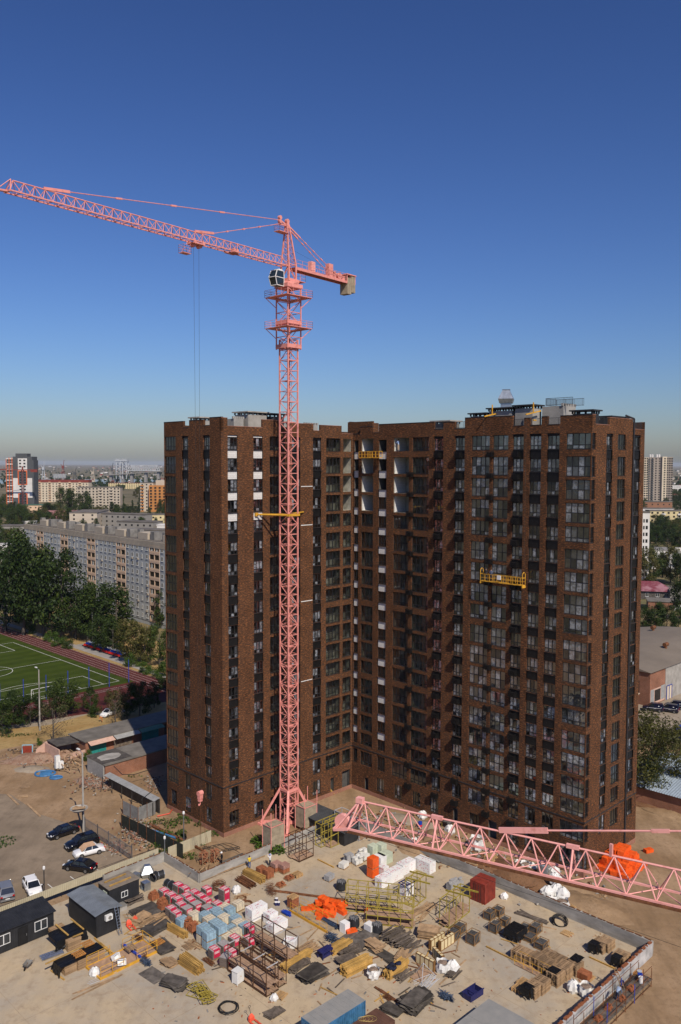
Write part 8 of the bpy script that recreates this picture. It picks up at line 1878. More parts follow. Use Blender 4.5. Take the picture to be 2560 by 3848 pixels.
container(G(1365, 3862, 2.55), 6.0, 2.4, 2.4, 'container with rusty brown roof and yellow rope at the bottom edge', TH-.02, 'brownroof', 'brownroof')
container(C_(268, 480), 2.4, 2.2, 2.5, 'small rust red container against the long parapet', TH+.05, 'redc', 'redc')
b = MB(); r = random.Random(2)
for k in range(4): b.path([(.25*k+(.35+.1*k)*math.cos(a*.5), (.3+.05*k)*math.sin(a*.5), .02+.01*k) for a in range(13)], .015, 4)
tag(b.build('rope', mat('yellow_rope', (.5,.36,.12), .8), None, loc=base(G(1360, 3825, 2.6), 2.43)), 'yellow rope coiled on the rusty brown container roof', 'rope')
gb = thing('service_block', 'grey concrete roofed block at the bottom edge right of the containers', 'building', base(G(1850, 3870, 2.4)), TH)
b = MB(); b.bx(-3.2, 3.2, -2.6, 2.6, 0, 2.3); b.build('body', M['concrete_d'], gb); b = MB(); b.bx(-3.35, 3.35, -2.75, 2.75, 2.302, 2.45); b.bx(-.05,.05,-2.7,2.7,2.452,2.47); b.build('roof', M['greyroof'], gb)
# blue steel frame box
bf = thing('steel_skip', 'dark blue open steel skip beside the grey block at the bottom', 'skip', base(C_(205, 1120)), TH-.05)
b = MB(); b.bx(-1.0, 1.0, -.55, .55, 0, .05); b.bx(-1.0, 1.0, -.55, -.5, .05, .6); b.bx(-1.0, 1.0, .5, .55, .05, .6); b.bx(-1.0, -.95, -.5, .5, .05, .6); b.bx(.95, 1.0, -.5, .5, .05, .6); b.bx(-.3, -.2, -.5, .5, .5, .6); b.build('body', M['navy'], bf); b = MB(); b.bx(-1.06,1.06,-.6,-.5,.602,.68); b.bx(-1.06,1.06,.5,.6,.602,.68); b.build('rim', M['navy'], bf)
sk2 = thing('bending_machine', 'dark blue steel machine frame between the brown frame and the big beam stack', 'machine', base(B_(735, 860), 0), TH)
b = MB(); b.bx(-.8, .8, -.45, .45, .7, .85)
for x in (-.7, .7):
 for y in (-.4, .4): b.bx(x-.05, x+.05, y-.05, y+.05, 0, .7)
b.bx(-.9, .9, -.1, .1, .852, 1.0); b.build('frame', M['navy'], sk2); b = MB(); b.bx(-.6,.6,-.35,.35,.1,.4); b.build('tray', M['navy'], sk2)
# white electrical cabinet
ec = thing('electrical_cabinet', 'white electrical cabinet on short legs in front of the pink packs', 'cabinet', base(B_(165, 1030)), TH+.15)
b = MB(); b.bx(-.5, .5, -.4, .4, .12, 1.35); b.build('body', M['pvc'], ec); b = MB(); b.bx(-.55, .55, -.45, .45, 1.352, 1.4); b.build('lid', M['pvc'], ec); b = MB(); b.bx(-.42, .42, -.43, -.402, .2, 1.28); d = b.build('door', M['pvc'], ec); b = MB(); b.add([(0,-.436,.9),(.08,-.436,.76),(-.08,-.436,.76)], [(0,1,2)]); b.build('warning_mark', M['yellow'], d)
b = MB()
for x in (-.45, .45):
 for y in (-.35, .35): b.bx(x-.04, x+.04, y-.04, y+.04, 0, .118)
b.build('leg', M['pvc'], ec)
# pallet jacks, wheelbarrow, foil rolls, buckets
def jack(p, label, rz):
 M.setdefault('jackred', mat('pallet_jack_red', (.72,.10,.05), .5, var=.15)); o = thing('pallet_jack', label, 'pallet jack', base(p), rz, 'red pallet jacks')
 b = MB()
 for y in (-.27, .27): b.bx(-1.15, 0, y-.08, y+.08, .1, .17)
 b.build('fork', M['jackred'], o); b = MB(); b.bx(0, .25, -.3, .3, .1, .45); b.add([(0,-.3,.45),(0,.3,.45),(.2,.12,.75),(.2,-.12,.75),(.25,-.3,.45),(.25,.3,.45)], [(0,1,2,3),(4,3,2,5),(0,3,4),(1,5,2)]); b.build('body', M['jackred'], o)
 b = MB(); b.tube((.2,0,.6), (.42,0,1.25), .025, 6); b.path([(.42,0,1.2),(.42,-.16,1.28),(.44,-.1,1.42),(.44,.1,1.42),(.42,.16,1.28),(.42,0,1.2)], .02); b.build('handle', M['black'], o); b = MB(); b.tube((.15,-.1,.1), (.15,.1,.1), .1, 10); b.build('wheel', M['black'], o)
jack(T5(1020, 290), 'left red pallet jack beside the zinc-roofed cabin', HV+math.pi-.1); jack(T5(1090, 240), 'right red pallet jack beside the zinc-roofed cabin', TH+.4); jack(B_(258, 1290), 'red pallet jack at the bottom edge left of the blue container', HV+math.pi)
wb = thing('wheelbarrow', 'rusty wheelbarrow with mortar at the lower left', 'wheelbarrow', base(A_(190, 890)), TH+.6)
b = MB(); b.add([(-.3,-.22,.3),(.3,-.25,.3),(.3,.25,.3),(-.3,.22,.3),(-.45,-.35,.6),(.5,-.38,.65),(.5,.38,.65),(-.45,.35,.6)], [(3,2,1,0),(0,1,5,4),(1,2,6,5),(2,3,7,6),(3,0,4,7)]); b.build('tray', M['concrete_d'], wb); b = MB(); b.tube((-.5,0,.2), (-.5,0.05,.2), .2, 14); b.build('wheel', M['black'], wb); b = MB()
for y in (-.2, .2): b.tube((-.5, y*.3, .2), (1.0, y*1.4, .5), .02, 5); b.tube((.35, y, .42), (.4, y, 0), .02, 5)
b.build('handle', M['rust'], wb)
fo = MB(); 
for k in range(6): fo.tube((-1.2, -.4+k*.17, .12+.05*(k % 2)), (1.2, -.4+k*.17, .12+.06*(k % 2)), .1, 10)
tag(fo.build('foil_roll_pile', mat('foil', (.6,.62,.64), .22, metal=.9, var=.2), None, loc=base(A_(355, 805)), rz=TH-.1), 'pile of shiny foil pipe shells left of the board stacks', 'pipe insulation')
for i, (x, y, l) in enumerate(((118, 790, 'left'), (148, 790, 'right'), (125, 745, 'rear'))):
 o = thing('paint_bucket', f'{l} dark blue bucket with a white lid beside the red bricks', 'bucket', base(T6(x, y)), 0); b = MB(); b.lathe([(.16,0),(.19,.4)], 14); b.build('pail', M['navy'], o); b = MB(); b.lathe([(.2,.401),(.2,.44),(.05,.45)], 14); b.build('lid', M['whitefilm'], o)
o = thing('paint_bucket', 'dark blue bucket alone near the right brick wall', 'bucket', base(C_(1180, 1055)), 0); b = MB(); b.lathe([(.2,0),(.24,.5)], 14); b.build('pail', M['navy'], o); b = MB(); b.lathe([(.25,.501),(.25,.53)], 14); b.build('rim', M['navy'], o)
# galvanised ducts at the left corner
def duct_round(p, r0, L, label, rz, tilt=0):
 o = thing('ventilation_duct', label, 'duct', base(p), rz); b = MB(); n = 18
 for rr_, fl in ((r0, 1), (r0-.02, -1)):
  for i in range(n):
   a, c = i*2*math.pi/n, (i+1)*2*math.pi/n; q = [(-L/2, rr_*math.cos(a), r0+rr_*math.sin(a)), (L/2, rr_*math.cos(a), r0+rr_*math.sin(a)), (L/2, rr_*math.cos(c), r0+rr_*math.sin(c)), (-L/2, rr_*math.cos(c), r0+rr_*math.sin(c))]
   b.quad(*(q if fl > 0 else q[::-1]))
 b.build('shell', M['anth'] if 'dark' in label else M['galv'], o); b = MB()
 for x in (-L/2, L/2):
  for i in range(n): a, c = i*2*math.pi/n, (i+1)*2*math.pi/n; b.beam((x, (r0+.03)*math.cos(a), r0+(r0+.03)*math.sin(a)), (x, (r0+.03)*math.cos(c), r0+(r0+.03)*math.sin(c)), .05)
 b.build('flange', M['galv'], o)
M['ductgrey'] = M['anth']
duct_round(A_(1060, 290), .55, .7, 'large dark round duct open to the front beside the cabin', TH+.3); duct_round(A_(1100, 275), .5, .8, 'dark round duct behind the large open one', TH-.2); duct_round(T1(440, 290), .5, 1.1, 'left dark round duct among the pink packs', HV); duct_round(T1(370, 250), .45, .9, 'rear dark round duct with red plastic beside the pink packs', HV)
for (f, x, y, w, h, l, a) in ((A_, 1000, 350, .9, 1.0, 'square galvanised duct standing open by the flat-roofed cabin', TH), (A_, 930, 285, .8, .9, 'square galvanised duct close behind the flat-roofed cabin', TH+.3)):
 o = thing('ventilation_duct', l, 'duct', base(f(x, y)), a); b = MB(); b.bx(-w/2, w/2, -w/2, -w/2+.03, 0, h); b.bx(-w/2, w/2, w/2-.03, w/2, 0, h); b.bx(-w/2, w/2, -w/2+.03, w/2-.03, h-.03, h); b.bx(-w/2, w/2, -w/2+.03, w/2-.03, 0, .03); b.build('shell', M['galv'], o); b = MB(); b.bx(-w/2-.04, -w/2-.002, -w/2-.04, w/2+.04, h-.06, h+.04); b.bx(-w/2-.04, -w/2-.002, -w/2-.04, -w/2+.03, -.0, h-.062); b.bx(-w/2-.04, -w/2-.002, w/2-.03, w/2+.04, 0, h-.062); b.build('flange', M['galv'], o)
o = thing('roof_cowl', 'faceted galvanised roof cowl waiting at the left parapet corner', 'cowl', base(A_(1010, 260)), .3); b = MB(); b.add([(-.6,-.6,0),(.6,-.6,0),(.6,.6,0),(-.6,.6,0),(-.8,-.8,.6),(.8,-.8,.6),(.8,.8,.6),(-.8,.8,.6),(-.35,-.35,1.5),(.35,-.35,1.5),(.35,.35,1.5),(-.35,.35,1.5)], [(3,2,1,0),(0,1,5,4),(1,2,6,5),(2,3,7,6),(3,0,4,7),(4,5,9,8),(5,6,10,9),(6,7,11,10),(7,4,8,11),(8,9,10,11)]); b.build('hood', M['galv'], o); b = MB(); b.bx(-.84,.84,-.84,.84,.57,.598); b.build('flange', M['galv'], o)
# grey block packs and loose blocks on the open concrete
def blockheap(p, label, seed, m='white_block', big=True):
 r = random.Random(seed); o = thing('block_pallet', label, 'block pallet', base(p), TH+r.uniform(-.2,.2)); put(PAL, 'pallet', o)
 bm2 = MB().box((0,0,.1), (.58,.28,.2)).mesh('block', M[m])
 for l in range(5 if big else 3):
  for i in range(2):
   for j in range(3):
    if l > 2 and r.random() < .45: continue
    put(bm2, 'block', o, (-.3+.6*i+r.uniform(-.02,.02), -.3+.3*j+r.uniform(-.02,.02), .146+.203*l), r.uniform(-.08,.08))
M['greyblk'] = mat('grey_blocks', (.33,.325,.32), .9, var=.15); M['whiteblk'] = mat('white_blocks', (.66,.65,.60), .85, var=.12)
for (x, y, l, s, m, bg_) in ((205, 260, 'grey film block pallet behind the small white block heap', 1, 'greyblk', 1), (150, 320, 'small white block heap at the front of the block group', 2, 'whiteblk', 0), (300, 280, 'white block pallet with pale green film', 3, 'whiteblk', 1), (350, 200, 'white block pallet near the parapet corner', 4, 'whiteblk', 1), (380, 230, 'white block heap beside the orange stack', 5, 'whiteblk', 0)): blockheap(T3(x, y), l, s, m, bg_)
blockheap(T6(745, 490), 'grey block heap alone on the open concrete', 6, 'greyblk', 0); blockheap(T3(1330, 560), 'grey slotted block pallet behind the right olive frame', 7, 'greyblk', 1); blockheap(T3(1400, 530), 'second grey slotted block pallet by the red container', 8, 'greyblk', 1)
o = thing('concrete_box', 'square concrete box by the flat-roofed cabin', 'box', base(A_(822, 490)), TH); b = MB(); b.bx(-.7,.7,-.5,.5,0,.5); b.build('body', M['concrete'], o); b = MB(); b.bx(-.74,.74,-.54,.54,.502,.58); b.build('lid', M['concrete_d'], o)
for (f, x, y, n, w, d, l, a) in ((T7, 120, 470, 9, 2.2, .9, 'under the weathered planks by the big yellow beams', TH), (T7, 430, 330, 10, 2.0, 1.0, 'between the plywood strip and the plank tangle', HV), (T7, 720, 420, 8, 1.8, .9, 'behind the stack with the dark clothes', TH+.2), (B_, 560, 930, 9, 2.4, .9, 'under the yellow beams right of the brown frame', TH), (A_, 960, 560, 8, 2.2, 1.2, 'between the plywood stacks and the yellow beams', TH+.2), (A_, 1160, 860, 6, 1.6, .9, 'beside the tall yellow beam stack', HV), (B_, 400, 1240, 5, 1.6, 1.0, 'at the bottom edge by the pallet jack', TH)):
 sheets(f(x, y), n, w, d, f'old formwork board {l}', a, 'wood_d' if n % 2 else 'wood', .3, .04, 0, .02, .3)
# scattered debris on the deck
b = MB(); r = random.Random(77); mats_ = [M['wood'], M['brk'], M['concrete_d'], M['wood_d']]
for k in range(520):
 x, y = r.uniform(560, 2300), r.uniform(3330, 3840); p = G(x, y, ZD); b.k = r.randrange(4); s = r.uniform(.03, .16)
 b.box((p.x, p.y, ZD+.02), (s*r.uniform(1, 3.5), s, .035), r.uniform(0, 3.1))
tag(b.build('debris', mats_), kind='stuff')
# loose planks strewn between the stacks
r = random.Random(15)
for (x0, x1, y0, y1, n, l, a0) in ((1150,1740,3500,3700,70,'among the beam and plywood stacks at the front centre',TH), (820,1100,3480,3660,22,'by the brown frames',TH), (480,760,3430,3560,34,'around the plywood stacks behind the pallet jacks',TH), (1300,1720,3400,3500,18,'under the olive scaffold',TH), (1880,2060,3480,3600,14,'between the dark crates and pallet stacks',HV), (1200,1700,3700,3790,14,'near the containers at the bottom',HV), (700,880,3380,3440,8,'behind the white bales',HV)):
 me_ = [MB().bx(-L/2,L/2,-.07,.07,0,.05).bx(-L/2+.05,-L/2+.1,-.074,.074,.004,.046).mesh('planking', M[m]) for L, m in ((2.6,'wood'),(1.8,'wood_d'),(2.2,'wood_y'),(1.2,'wood'),(2.4,'rust'))]
 for k in range(n):
  q = G(r.uniform(x0,x1), r.uniform(y0,y1), ZD); o = put(me_[r.randrange(5)], 'planking', None, (q.x, q.y, ZD+.01+r.random()*.05)); rot3(o, 0, r.uniform(-.02,.02), a0+r.uniform(-.6,.6)+(1.57 if r.random() < .25 else 0)); tag(o, f'loose batten lying {l}', 'planking', f'loose planking {l}')

# ------------------------------------------------------------------ things behind the long parapet, cradles, people
ZC = lambda x, y, z=0: G(1660+.574*x, 3100+.574*y, z)
Z5 = lambda x, y, z=0: G(1280+x/2.306, 2980+y/2.306, z)
for (x, y, n, l) in ((195,290,5,'left loose pallet stack behind the long parapet'), (310,290,12,'big leaning pallet stack behind the long parapet'), (215,275,4,'low pallet stack behind the left one outside the parapet'), (330,250,9,'rear pallet stack under the near jib outside the parapet')):
 q = ZC(x, y); r = random.Random(x)
 for k in range(n): o = put(PALY if k % 2 else PAL, 'pallet', None, (q.x+r.uniform(-.15,.15), q.y+r.uniform(-.15,.15), .02+k*.15)); rot3(o, r.uniform(-.08,.08), r.uniform(-.08,.08), TH+r.uniform(-.4,.4)); tag(o, f'wooden pallet in the {l}', 'pallet', l)
for (x, y, a, l) in ((835,485,.1,'pale pallet on the ground right of the white bag heap'), (840,545,.5,'pale pallet in front of the white bag heap'), (560,455,HV,'dark pallet leaning on the outside of the long parapet'), (440,240,TH,'broken pallet under the near jib')): tag(put(PALY, 'pallet', None, (ZC(x,y).x, ZC(x,y).y, .12), a), l, 'pallet')
for i, (x, y, s, op, z, l) in enumerate(((690,470,1.5,False,0,'left big white bag in the heap outside the parapet'), (750,460,1.6,False,0,'rear big white bag in the heap outside the parapet'), (790,480,1.5,False,0,'right big white bag in the heap outside the parapet'), (710,525,1.3,False,0,'front left white bag in the heap outside the parapet'), (785,560,1.5,True,0,'front right white bag in the heap outside the parapet'), (740,420,1.3,False,.9,'top white bag of the heap outside the parapet'),
  (505,290,1.1,True,0,'left white bag in the row behind the brown soil'), (550,305,1.3,True,0,'middle white bag in the row behind the brown soil'), (590,290,1.0,False,0,'right white bag in the row behind the brown soil'), (735,330,1.3,False,0,'white bag right of the grey cylinder'), (765,385,1.1,False,0,'torn white bag with red mesh on the soil'), (230,160,1.8,True,0,'large white bag under the near jib near the tower doors'))):
 bigbag(ZC(x,y), s, l, op, 40+i, z)
for (x, y, s, l) in ((712,215,1.2,'white bag by the blue drum at the tower foot'), (950,345,1.3,'white bag beside the mixer at the tower foot'), (640,470,1.5,'white sheet bag lying outside the parapet by the soil heap'), (1180,470,1.6,'white bag on the debris under the near jib')): q = Z5(x,y); bigbag(q, s, l, False, x, 0)
o = thing('steel_tank', 'upright grey steel cylinder on the brown soil outside the parapet', 'tank', tuple(ZC(660,345)), 0); b = MB(); b.lathe([(.72,0),(.72,1.9),(.66,1.95),(.2,2.02)], 20); b.build('shell', M['galv'], o); b = MB(); b.lathe([(.75,.3),(.75,.36)], 20); b.build('hoop', M['galv'], o)
for k in range(5): board(UV(ZC(500,350), R.uniform(-.3,.3), R.uniform(-.3,.3)), 3.6, .25, HV+.1*R.uniform(-1,1), 'pale plank on the brown soil outside the parapet', 'wood_y' if k % 2 else 'wood', 1.0+k*.05)
r = random.Random(8); OBs = []
pc_ = G(2338, 3262)
for lv, (nx, ny) in enumerate(((4,6),(3,5),(3,4),(2,4),(2,2))):
 for i in range(nx):
  for j in range(ny):
   o = put(OB[(i+j) % 2], 'orange_bundle', None, tuple(UV(pc_, (i-(nx-1)/2)*1.38+r.uniform(-.15,.15), (j-(ny-1)/2)*.78+r.uniform(-.1,.1)-.2, lv*.56)), 0, (1.08,1.25,1.12)); rot3(o, r.uniform(-.1,.1), r.uniform(-.1,.1), TH+r.uniform(-.22,.22)); tag(o, 'orange film bundle in the big heap at the right tower corner', 'bundle', 'orange heap at the tower corner')
tag(put(OB[0], 'orange_bundle', None, tuple(G(2437,3202)), .4), 'single orange bundle lying right of the big orange heap', 'bundle')
# mixer, drum, table, yellow formwork panel, roof by the crane
o = thing('oil_drum', 'blue and red drum under the near jib at the tower foot', 'drum', tuple(Z5(690,300)), 0); b = MB(); b.lathe([(.3,0),(.3,.9),(.26,.92)], 14); b.build('shell', M['seatb'], o); b = MB(); b.lathe([(.31,.25),(.31,.5)], 14); b.build('band', M['seatr'], o)
o = thing('work_table', 'small steel table with dark tools under the near jib', 'table', tuple(Z5(925,300)), HV); b = MB(); b.bx(-.8,.8,-.45,.45,.82,.9); b.build('top', M['ply'], o); b = MB()
for x in (-.7,.7):
 for y in (-.4,.4): b.bx(x-.03,x+.03,y-.03,y+.03,0,.818)
b.build('leg', M['olive'], o); b = MB(); rr_ = random.Random(1)
for k in range(20): b.box((rr_.uniform(-.7,.7), rr_.uniform(-.35,.35), .93), (.3,.06,.05), rr_.uniform(0,3))
b.build('tool', M['concrete_d'], o)['kind'] = 'stuff'
mound(Z5(560,230), 3.5, 1.6, .5, '', 'street', 31, HV0, 'mortar_heap'); mound(Z5(760,290), 3, 1.6, .6, '', 'street', 32, HV0, 'mortar_heap'); mound(Z5(860,420), 4.2, 2.8, 1.6, '', 'soil', 33, HV0)
yf = thing('yellow_formwork', 'yellow formwork panel lying by the inner tower doors', 'panel', tuple(G(1262, 2975)), TH+.1); M['yellowl'] = mat('yellow_formwork', (.62,.40,.07), .6, var=.2)
b = MB(); b.box((0,0,.5), (2.6,.1,1.4), 0, -.9); b.build('plate', M['yellowl'], yf); b = MB()
for x in (-1.2,-.4,.4,1.2): b.box((x,-.12,.56), (.12,.14,1.45), 0, -.9)
b.build('rib', M['wood_y'], yf)
zr = thing('shed', 'low shed with black corrugated roof behind the crane ballast', 'shed', tuple(G(1130, 3080)), HV); b = MB(); b.bx(0, 11, -1.6, 1.6, 0, 2.0); b.build('wall', M['anth'], zr); b = MB(); n = 44; M['blackroof'] = mat('black_corrugated', (.055,.058,.062), .5, var=.2)
for i in range(n):
 x0, x1 = -.3+11.6*i/n, -.3+11.6*(i+1)/n; xm = (x0+x1)/2; b.quad((x0,-1.9,2.05),(xm,-1.9,2.1),(xm,1.9,2.5),(x0,1.9,2.45)); b.quad((xm,-1.9,2.1),(x1,-1.9,2.05),(x1,1.9,2.45),(xm,1.9,2.5))
b.build('roof', M['blackroof'], zr); zr.location = (zr.location.x, zr.location.y, 0)
# suspended cradles
def cradle(s0, s1, z, label, weights=True, gap=.35):
 a, c = [Vector((P1[0],P1[1],0)) + Matrix.Rotation(TH, 3, 'Z') @ Vector(fpt(4, s, z, gap)) for s in (s0, s1)]
 o = thing('suspended_cradle', label, 'cradle', tuple(a), math.atan2(c.y-a.y, c.x-a.x)); L = s1-s0; w = .7
 b = MB(); b.bx(0, L, -w, 0, 0, .1); b.build('floor', M['yellow'], o); b = MB(); n = max(3, round(L/.75))
 for y in (-w, 0):
  for zz in (.55, 1.05): b.bx(0, L, y-.025, y+.025, zz-.025, zz+.025)
  for i in range(n+1): x = L*i/n; b.bx(x-.025, x+.025, y-.03, y+.03, .1, 1.05)
 for x in (0, L): b.bx(x-.03, x+.03, -w, 0, 1.02, 1.08)
 b.build('railing', M['yellow'], o)
 if weights:
  b = MB()
  for x in (0, L): b.bx(x-.06, x+.06, -w-.05, .05, -.3, .0); b.path([(x,-w,1.0),(x,-w,1.6),(x,-w*.5,1.85),(x,0,1.6),(x,0,1.0)], .05, 6)
  b.build('stirrup', M['yellow'], o); b = MB()
  for x in (0, L): b.tube((x,-.35,1.85), (x,-.35,60.8-z), .014, 4)
  b.build('hoist_cable', M['steel'], o); b = MB(); b.bx(L*.42,L*.5,-w-.18,-w-.03,.5,1.1); b.build('control_box', M['pvc'], o)
 return o
cradle(26.3, 33.2, 37.6, 'long yellow suspended cradle with two people on the right face'); 
cradle(2.5, 4.45, 55.0, 'left short yellow cradle at the open top loggia', False, .5); cradle(4.75, 6.9, 55.0, 'right short yellow cradle at the open top loggia', False, .5)
for s in (26.4, 33.1):                                # davit arms on the roof
 a = Matrix.Rotation(TH, 3, 'Z') @ Vector(fpt(4, s, 60.75, .7)); c = Matrix.Rotation(TH, 3, 'Z') @ Vector(fpt(4, s, 61.4, -3)); b = MB(); b.beam(a, c, .12, .16); m_ = (a+c)/2; b.beam(m_, m_+Vector((0,0,1.4)), .12); b.beam(m_-Vector((0,0,1.0)), m_+Vector((.5,.5,-1.0)), .2)
 o = b.build('roof_davit', M['yellow'], None, loc=(P1[0],P1[1],0)); tag(o, f'{"left" if s < 30 else "right"} yellow davit arm on the roof edge holding the cradle', 'davit')
# people
def person(loc, rz, label, pose, shirt, trousers, hair=(.03,.02,.015), helmet=None, skin=(.42,.24,.16), z=0, h=1.75):
 o = thing('person', label, 'person', (loc[0], loc[1], z), rz); s = h/1.75
 J = {'pel': (0,0,.93), 'sp': (0,.0,1.15), 'ch': (0,0,1.36), 'nk': (0,0,1.49), 'hd': (0,.02,1.58), 'top': (0,.01,1.70),
  'sl': (-.19,0,1.41), 'sr': (.19,0,1.41), 'el': (-.24,-.03,1.14), 'er': (.24,-.03,1.14), 'wl': (-.25,.08,.90), 'wr': (.25,.08,.90), 'fl': (-.25,.12,.80), 'fr': (.25,.12,.80),
  'hl': (-.09,0,.90), 'hr': (.09,0,.90), 'kl': (-.1,.03,.50), 'kr': (.1,.03,.50), 'al': (-.1,-.02,.09), 'ar': (.1,-.02,.09), 'tl': (-.11,.17,.04), 'tr': (.11,.17,.04)}
 J.update(pose); J = {k: Vector(v)*s for k, v in J.items()}
 E_ = [('pel','sp'),('sp','ch'),('ch','nk'),('nk','hd'),('hd','top'),('ch','sl'),('sl','el'),('el','wl'),('wl','fl'),('ch','sr'),('sr','er'),('er','wr'),('wr','fr'),('pel','hl'),('hl','kl'),('kl','al'),('al','tl'),('pel','hr'),('hr','kr'),('kr','ar'),('ar','tr')]
 rad_ = {'pel': .15, 'sp': .145, 'ch': .165, 'nk': .065, 'hd': .105, 'top': .09, 'sl': .08, 'sr': .08, 'el': .055, 'er': .055, 'wl': .038, 'wr': .038, 'fl': .042, 'fr': .042, 'hl': .1, 'hr': .1, 'kl': .07, 'kr': .07, 'al': .048, 'ar': .048, 'tl': .045, 'tr': .045}
 ks = list(J); ix = {k: i for i, k in enumerate(ks)}
 me = bpy.data.meshes.new('body'); me.from_pydata([J[k] for k in ks], [(ix[a], ix[c]) for a, c in E_], []); ob = bpy.data.objects.new('body', me); COL.objects.link(ob)
 sk = ob.modifiers.new('skin', 'SKIN'); ob.modifiers.new('sub', 'SUBSURF').levels = 1
 for i, k in enumerate(ks): v = me.skin_vertices[0].data[i]; v.radius = (rad_[k]*s, rad_[k]*s*(.78 if k in ('pel','sp','ch') else 1)); v.use_root = (k == 'pel')
 dg = bpy.context.evaluated_depsgraph_get(); dg.update(); m2 = bpy.data.meshes.new_from_object(ob.evaluated_get(dg)); bpy.data.objects.remove(ob)
 for c, nm in ((shirt, 'shirt'), (trousers, 'trousers'), (skin, 'skin'), ((.02,.018,.016), 'boots')): m2.materials.append(pmat(nm, c))
 segs = [(J[a], J[c], {'nk': 2, 'hd': 2, 'el': 2 if 'bare' in pose else 0, 'wl': 2, 'er': 2 if 'bare' in pose else 0, 'wr': 2, 'al': 3, 'ar': 3, 'hl': 1, 'hr': 1, 'kl': 1, 'kr': 1}.get(a, 1 if (a == 'pel' and c != 'sp') else 0)) for a, c in E_]
 for p_ in m2.polygons:
  c = p_.center; best = min(segs, key=lambda g: ((c - g[0] - (g[1]-g[0])*max(0, min(1, (c-g[0]).dot(g[1]-g[0])/max(1e-6, (g[1]-g[0]).length_squared)))).length)); p_.material_index = best[2]; p_.use_smooth = True
 put(m2, 'body', o)
 hc = J['hd'].lerp(J['top'], .55)
 b = MB()
 if helmet: b.lathe([(.155,0),(.13,.02),(.125,.07),(.08,.13),(.02,.15)], 14); b.box((0,.13,.008), (.2,.14,.015)); b.build('helmet', pmat('helmet', helmet), o, True, tuple(hc+Vector((0,0,.02))))
 else: b.ball((0,-.015,.035), .112, 10, (1,1.05,.85)); b.build('hair', pmat('hair', hair), o, True, tuple(hc))
 return o
_pm = {}
def pmat(n, c):
 k = (n, c)
 if k not in _pm: _pm[k] = mat(n, c, .8, var=.12, objvar=0)
 return _pm[k]
UPARM = {'er': (.32,.06,1.62), 'wr': (.14,.12,1.78), 'fr': (.1,.14,1.84)}
REACH = {'el': (-.26,.2,1.2), 'wl': (-.18,.44,1.12), 'fl': (-.15,.53,1.1), 'er': (.26,.2,1.2), 'wr': (.18,.44,1.12), 'fr': (.15,.53,1.1)}
BEND = {'sp': (0,.12,1.08), 'ch': (0,.34,1.18), 'nk': (0,.46,1.22), 'hd': (0,.55,1.24), 'top': (0,.64,1.28), 'sl': (-.19,.36,1.2), 'sr': (.19,.36,1.2), 'el': (-.22,.42,.92), 'er': (.22,.42,.92), 'wl': (-.18,.52,.68), 'wr': (.18,.52,.68), 'fl': (-.16,.55,.58), 'fr': (.16,.55,.58), 'kl': (-.11,.08,.5), 'kr': (.11,.08,.5)}
RAISE = {'el': (-.34,.08,1.6), 'wl': (-.24,.16,1.84), 'fl': (-.2,.18,1.92), **UPARM}
q = G(*Z3(1452,1305)); person(q, math.pi*.7, 'person in black with a white helmet beside the brick cages', UPARM, (.012,.012,.014), (.012,.012,.014), helmet=(.75,.75,.73))
q = B_(240, 285); person(q, 0.3, 'person in a yellow shirt by the left parapet', REACH, (.60,.42,.02), (.03,.07,.20), z=ZD)
q = B_(375, 275); person(q, 1.0, 'person in white with raised arms behind the red brick pallets', RAISE, (.62,.62,.62), (.03,.03,.035), helmet=(.2,.28,.5), z=ZD)
q = UV(dW3, -11.3, 1.75, .8); person(q, -.9, 'person in a pale blue shirt on the scaffold outside the brick wall', BEND, (.30,.38,.52), (.03,.04,.08), z=.78)
q = G(*Z3(670,372)); person(q, 2.0, 'person in orange bending behind the white car by the garages', BEND, (.60,.20,.06), (.5,.16,.05))
def onface(s, z, out): v = Matrix.Rotation(TH, 3, 'Z') @ Vector(fpt(4, s, z, out)); return Vector((P1[0]+v.x, P1[1]+v.y, z))
q = onface(9.55, 56.06, -.35); person(q, TH, 'person in a light blue jacket standing in the open top floor loggia', REACH, (.30,.42,.66), (.42,.33,.24), z=56.09, h=1.8)
q = onface(27.0, 37.7, .7); person(q, TH-math.pi/2, 'left person in dark clothes reaching on the long cradle', REACH, (.02,.022,.03), (.02,.022,.03), helmet=(.03,.03,.035), z=37.7)
q = onface(27.9, 37.7, .75); person(q, TH-math.pi/2, 'right person in patterned blue on the long cradle', {}, (.09,.11,.17), (.03,.035,.05), z=37.7)
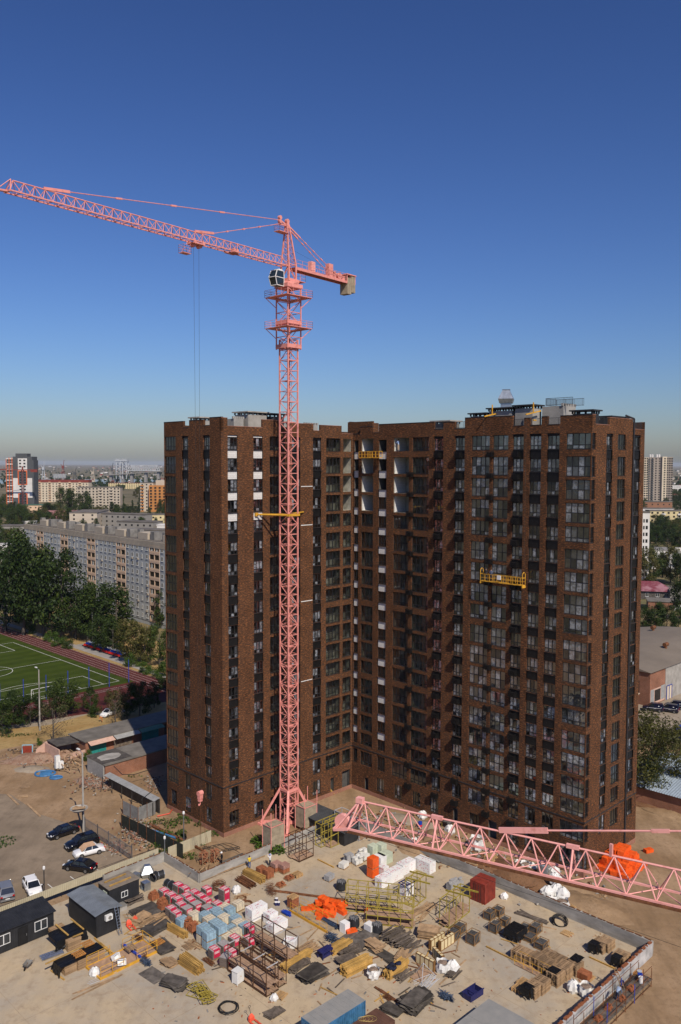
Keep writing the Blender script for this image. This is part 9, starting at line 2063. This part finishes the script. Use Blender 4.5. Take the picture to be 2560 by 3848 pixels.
# scaffold outside the brick wall at the lower right
o = thing('scaffold', 'blue and rusty tube scaffold with brick-laden deck outside the lower right brick wall', 'scaffold', tuple(UV(dW3, -10.5, 1.0, 0)), TH + math.pi)
for i in range(8):
 for y in (.2, 1.6): b = MB(); b.tube((i*1.9-5,y,0), (i*1.9-5,y,2.7 if i % 2 else 2.0), .04, 6); b.build('post', M['seatb'] if i in (2,5) else M['rust'], o)
b = MB()
for z in (.2, 1.2, 2.2):
 for y in (.2, 1.6): b.tube((-5,y,z), (8.3,y,z), .03, 5)
b.tube((-5,1.6,.2),(-3.1,1.6,2.2),.025,5); b.tube((.7,1.6,.2),(2.6,1.6,2.2),.025,5); b.build('rail', M['rust'], o); b = MB(); b.bx(-5.2,8.5,.15,1.65,.72,.78); b.build('deck', M['wood_d'], o)
rr_ = random.Random(3)
for k in range(5):
 h_ = put(BHL, 'brick_heap', None, tuple(UV(dW3, -6.4-k*2.2, 1.9+rr_.uniform(-.2,.2), .8)), TH+rr_.uniform(-.3,.3), (.8,.7,1)); tag(h_, f'loose brick heap on the outer scaffold deck, {W_ord[k]} from the wall corner', 'bricks')
ld = thing('ladder', 'wooden ladder leaning on the lower right brick wall', 'ladder', tuple(UV(dW3, -9.2, .9, .78)), TH); b = MB()
for x in (-.22,.22): b.beam((x,-.5,0),(x,.5,1.9),.06)
b.build('rail', M['wood'], ld); b = MB()
for k in range(8): t = (k+.5)/8; b.beam((-.22,-.5+t,1.9*t),(.22,-.5+t,1.9*t),.05)
b.build('rung', M['wood'], ld)
for i, (x, y, m, l) in enumerate(((1415,1050,'greyp','left grey bucket on the outer scaffold'), (1440,1040,'seatb','blue drum on the outer scaffold'), (1470,1060,'white','white bucket on the outer scaffold'))):
 q = UV(dW3, -5.9-.45*i, 1.5+.3*i, .8); o = thing('paint_bucket', l, 'bucket', (q.x, q.y, .79), 0); b = MB(); b.lathe([(.22,0),(.26,.55)], 14); b.build('pail', M[m], o); b = MB(); b.lathe([(.27,.551),(.27,.59)], 14); b.build('rim', M[m], o)
# wires across the yards
b = MB(); b.path([G(1400,3150,9), G(1900,3330,8.4), G(2560,3560,9)], .02, 4); tag(b.build('overhead_wire', M['black']), 'thin black wire crossing the yard below the near jib', 'wire')
b = MB()
for k in range(3): b.path([UV(dW0,-36+0*k,-.55,2.1+.1*k)] + [UV(dW0,-30+i*5,-.55-.1*k,1.9+.25*math.sin(i*1.3+k)) for i in range(7)], .025, 4)
tag(b.build('cables', M['black']), kind='stuff')

# ------------------------------------------------------------------ haze
hm = bpy.data.materials.new('haze_air'); hm.use_nodes = True; t = hm.node_tree; t.nodes.remove(t.nodes['Principled BSDF'])
v = t.nodes.new('ShaderNodeVolumePrincipled'); v.inputs['Color'].default_value = (.78,.86,1,1); v.inputs['Density'].default_value = 0.000032; v.inputs['Anisotropy'].default_value = 0
t.links.new(v.outputs[0], t.nodes['Material Output'].inputs['Volume'])
b = MB(); b.bx(-S_-200, S_+200, -600, S_+200, -3, 94); tag(b.build('haze', hm), kind='stuff')
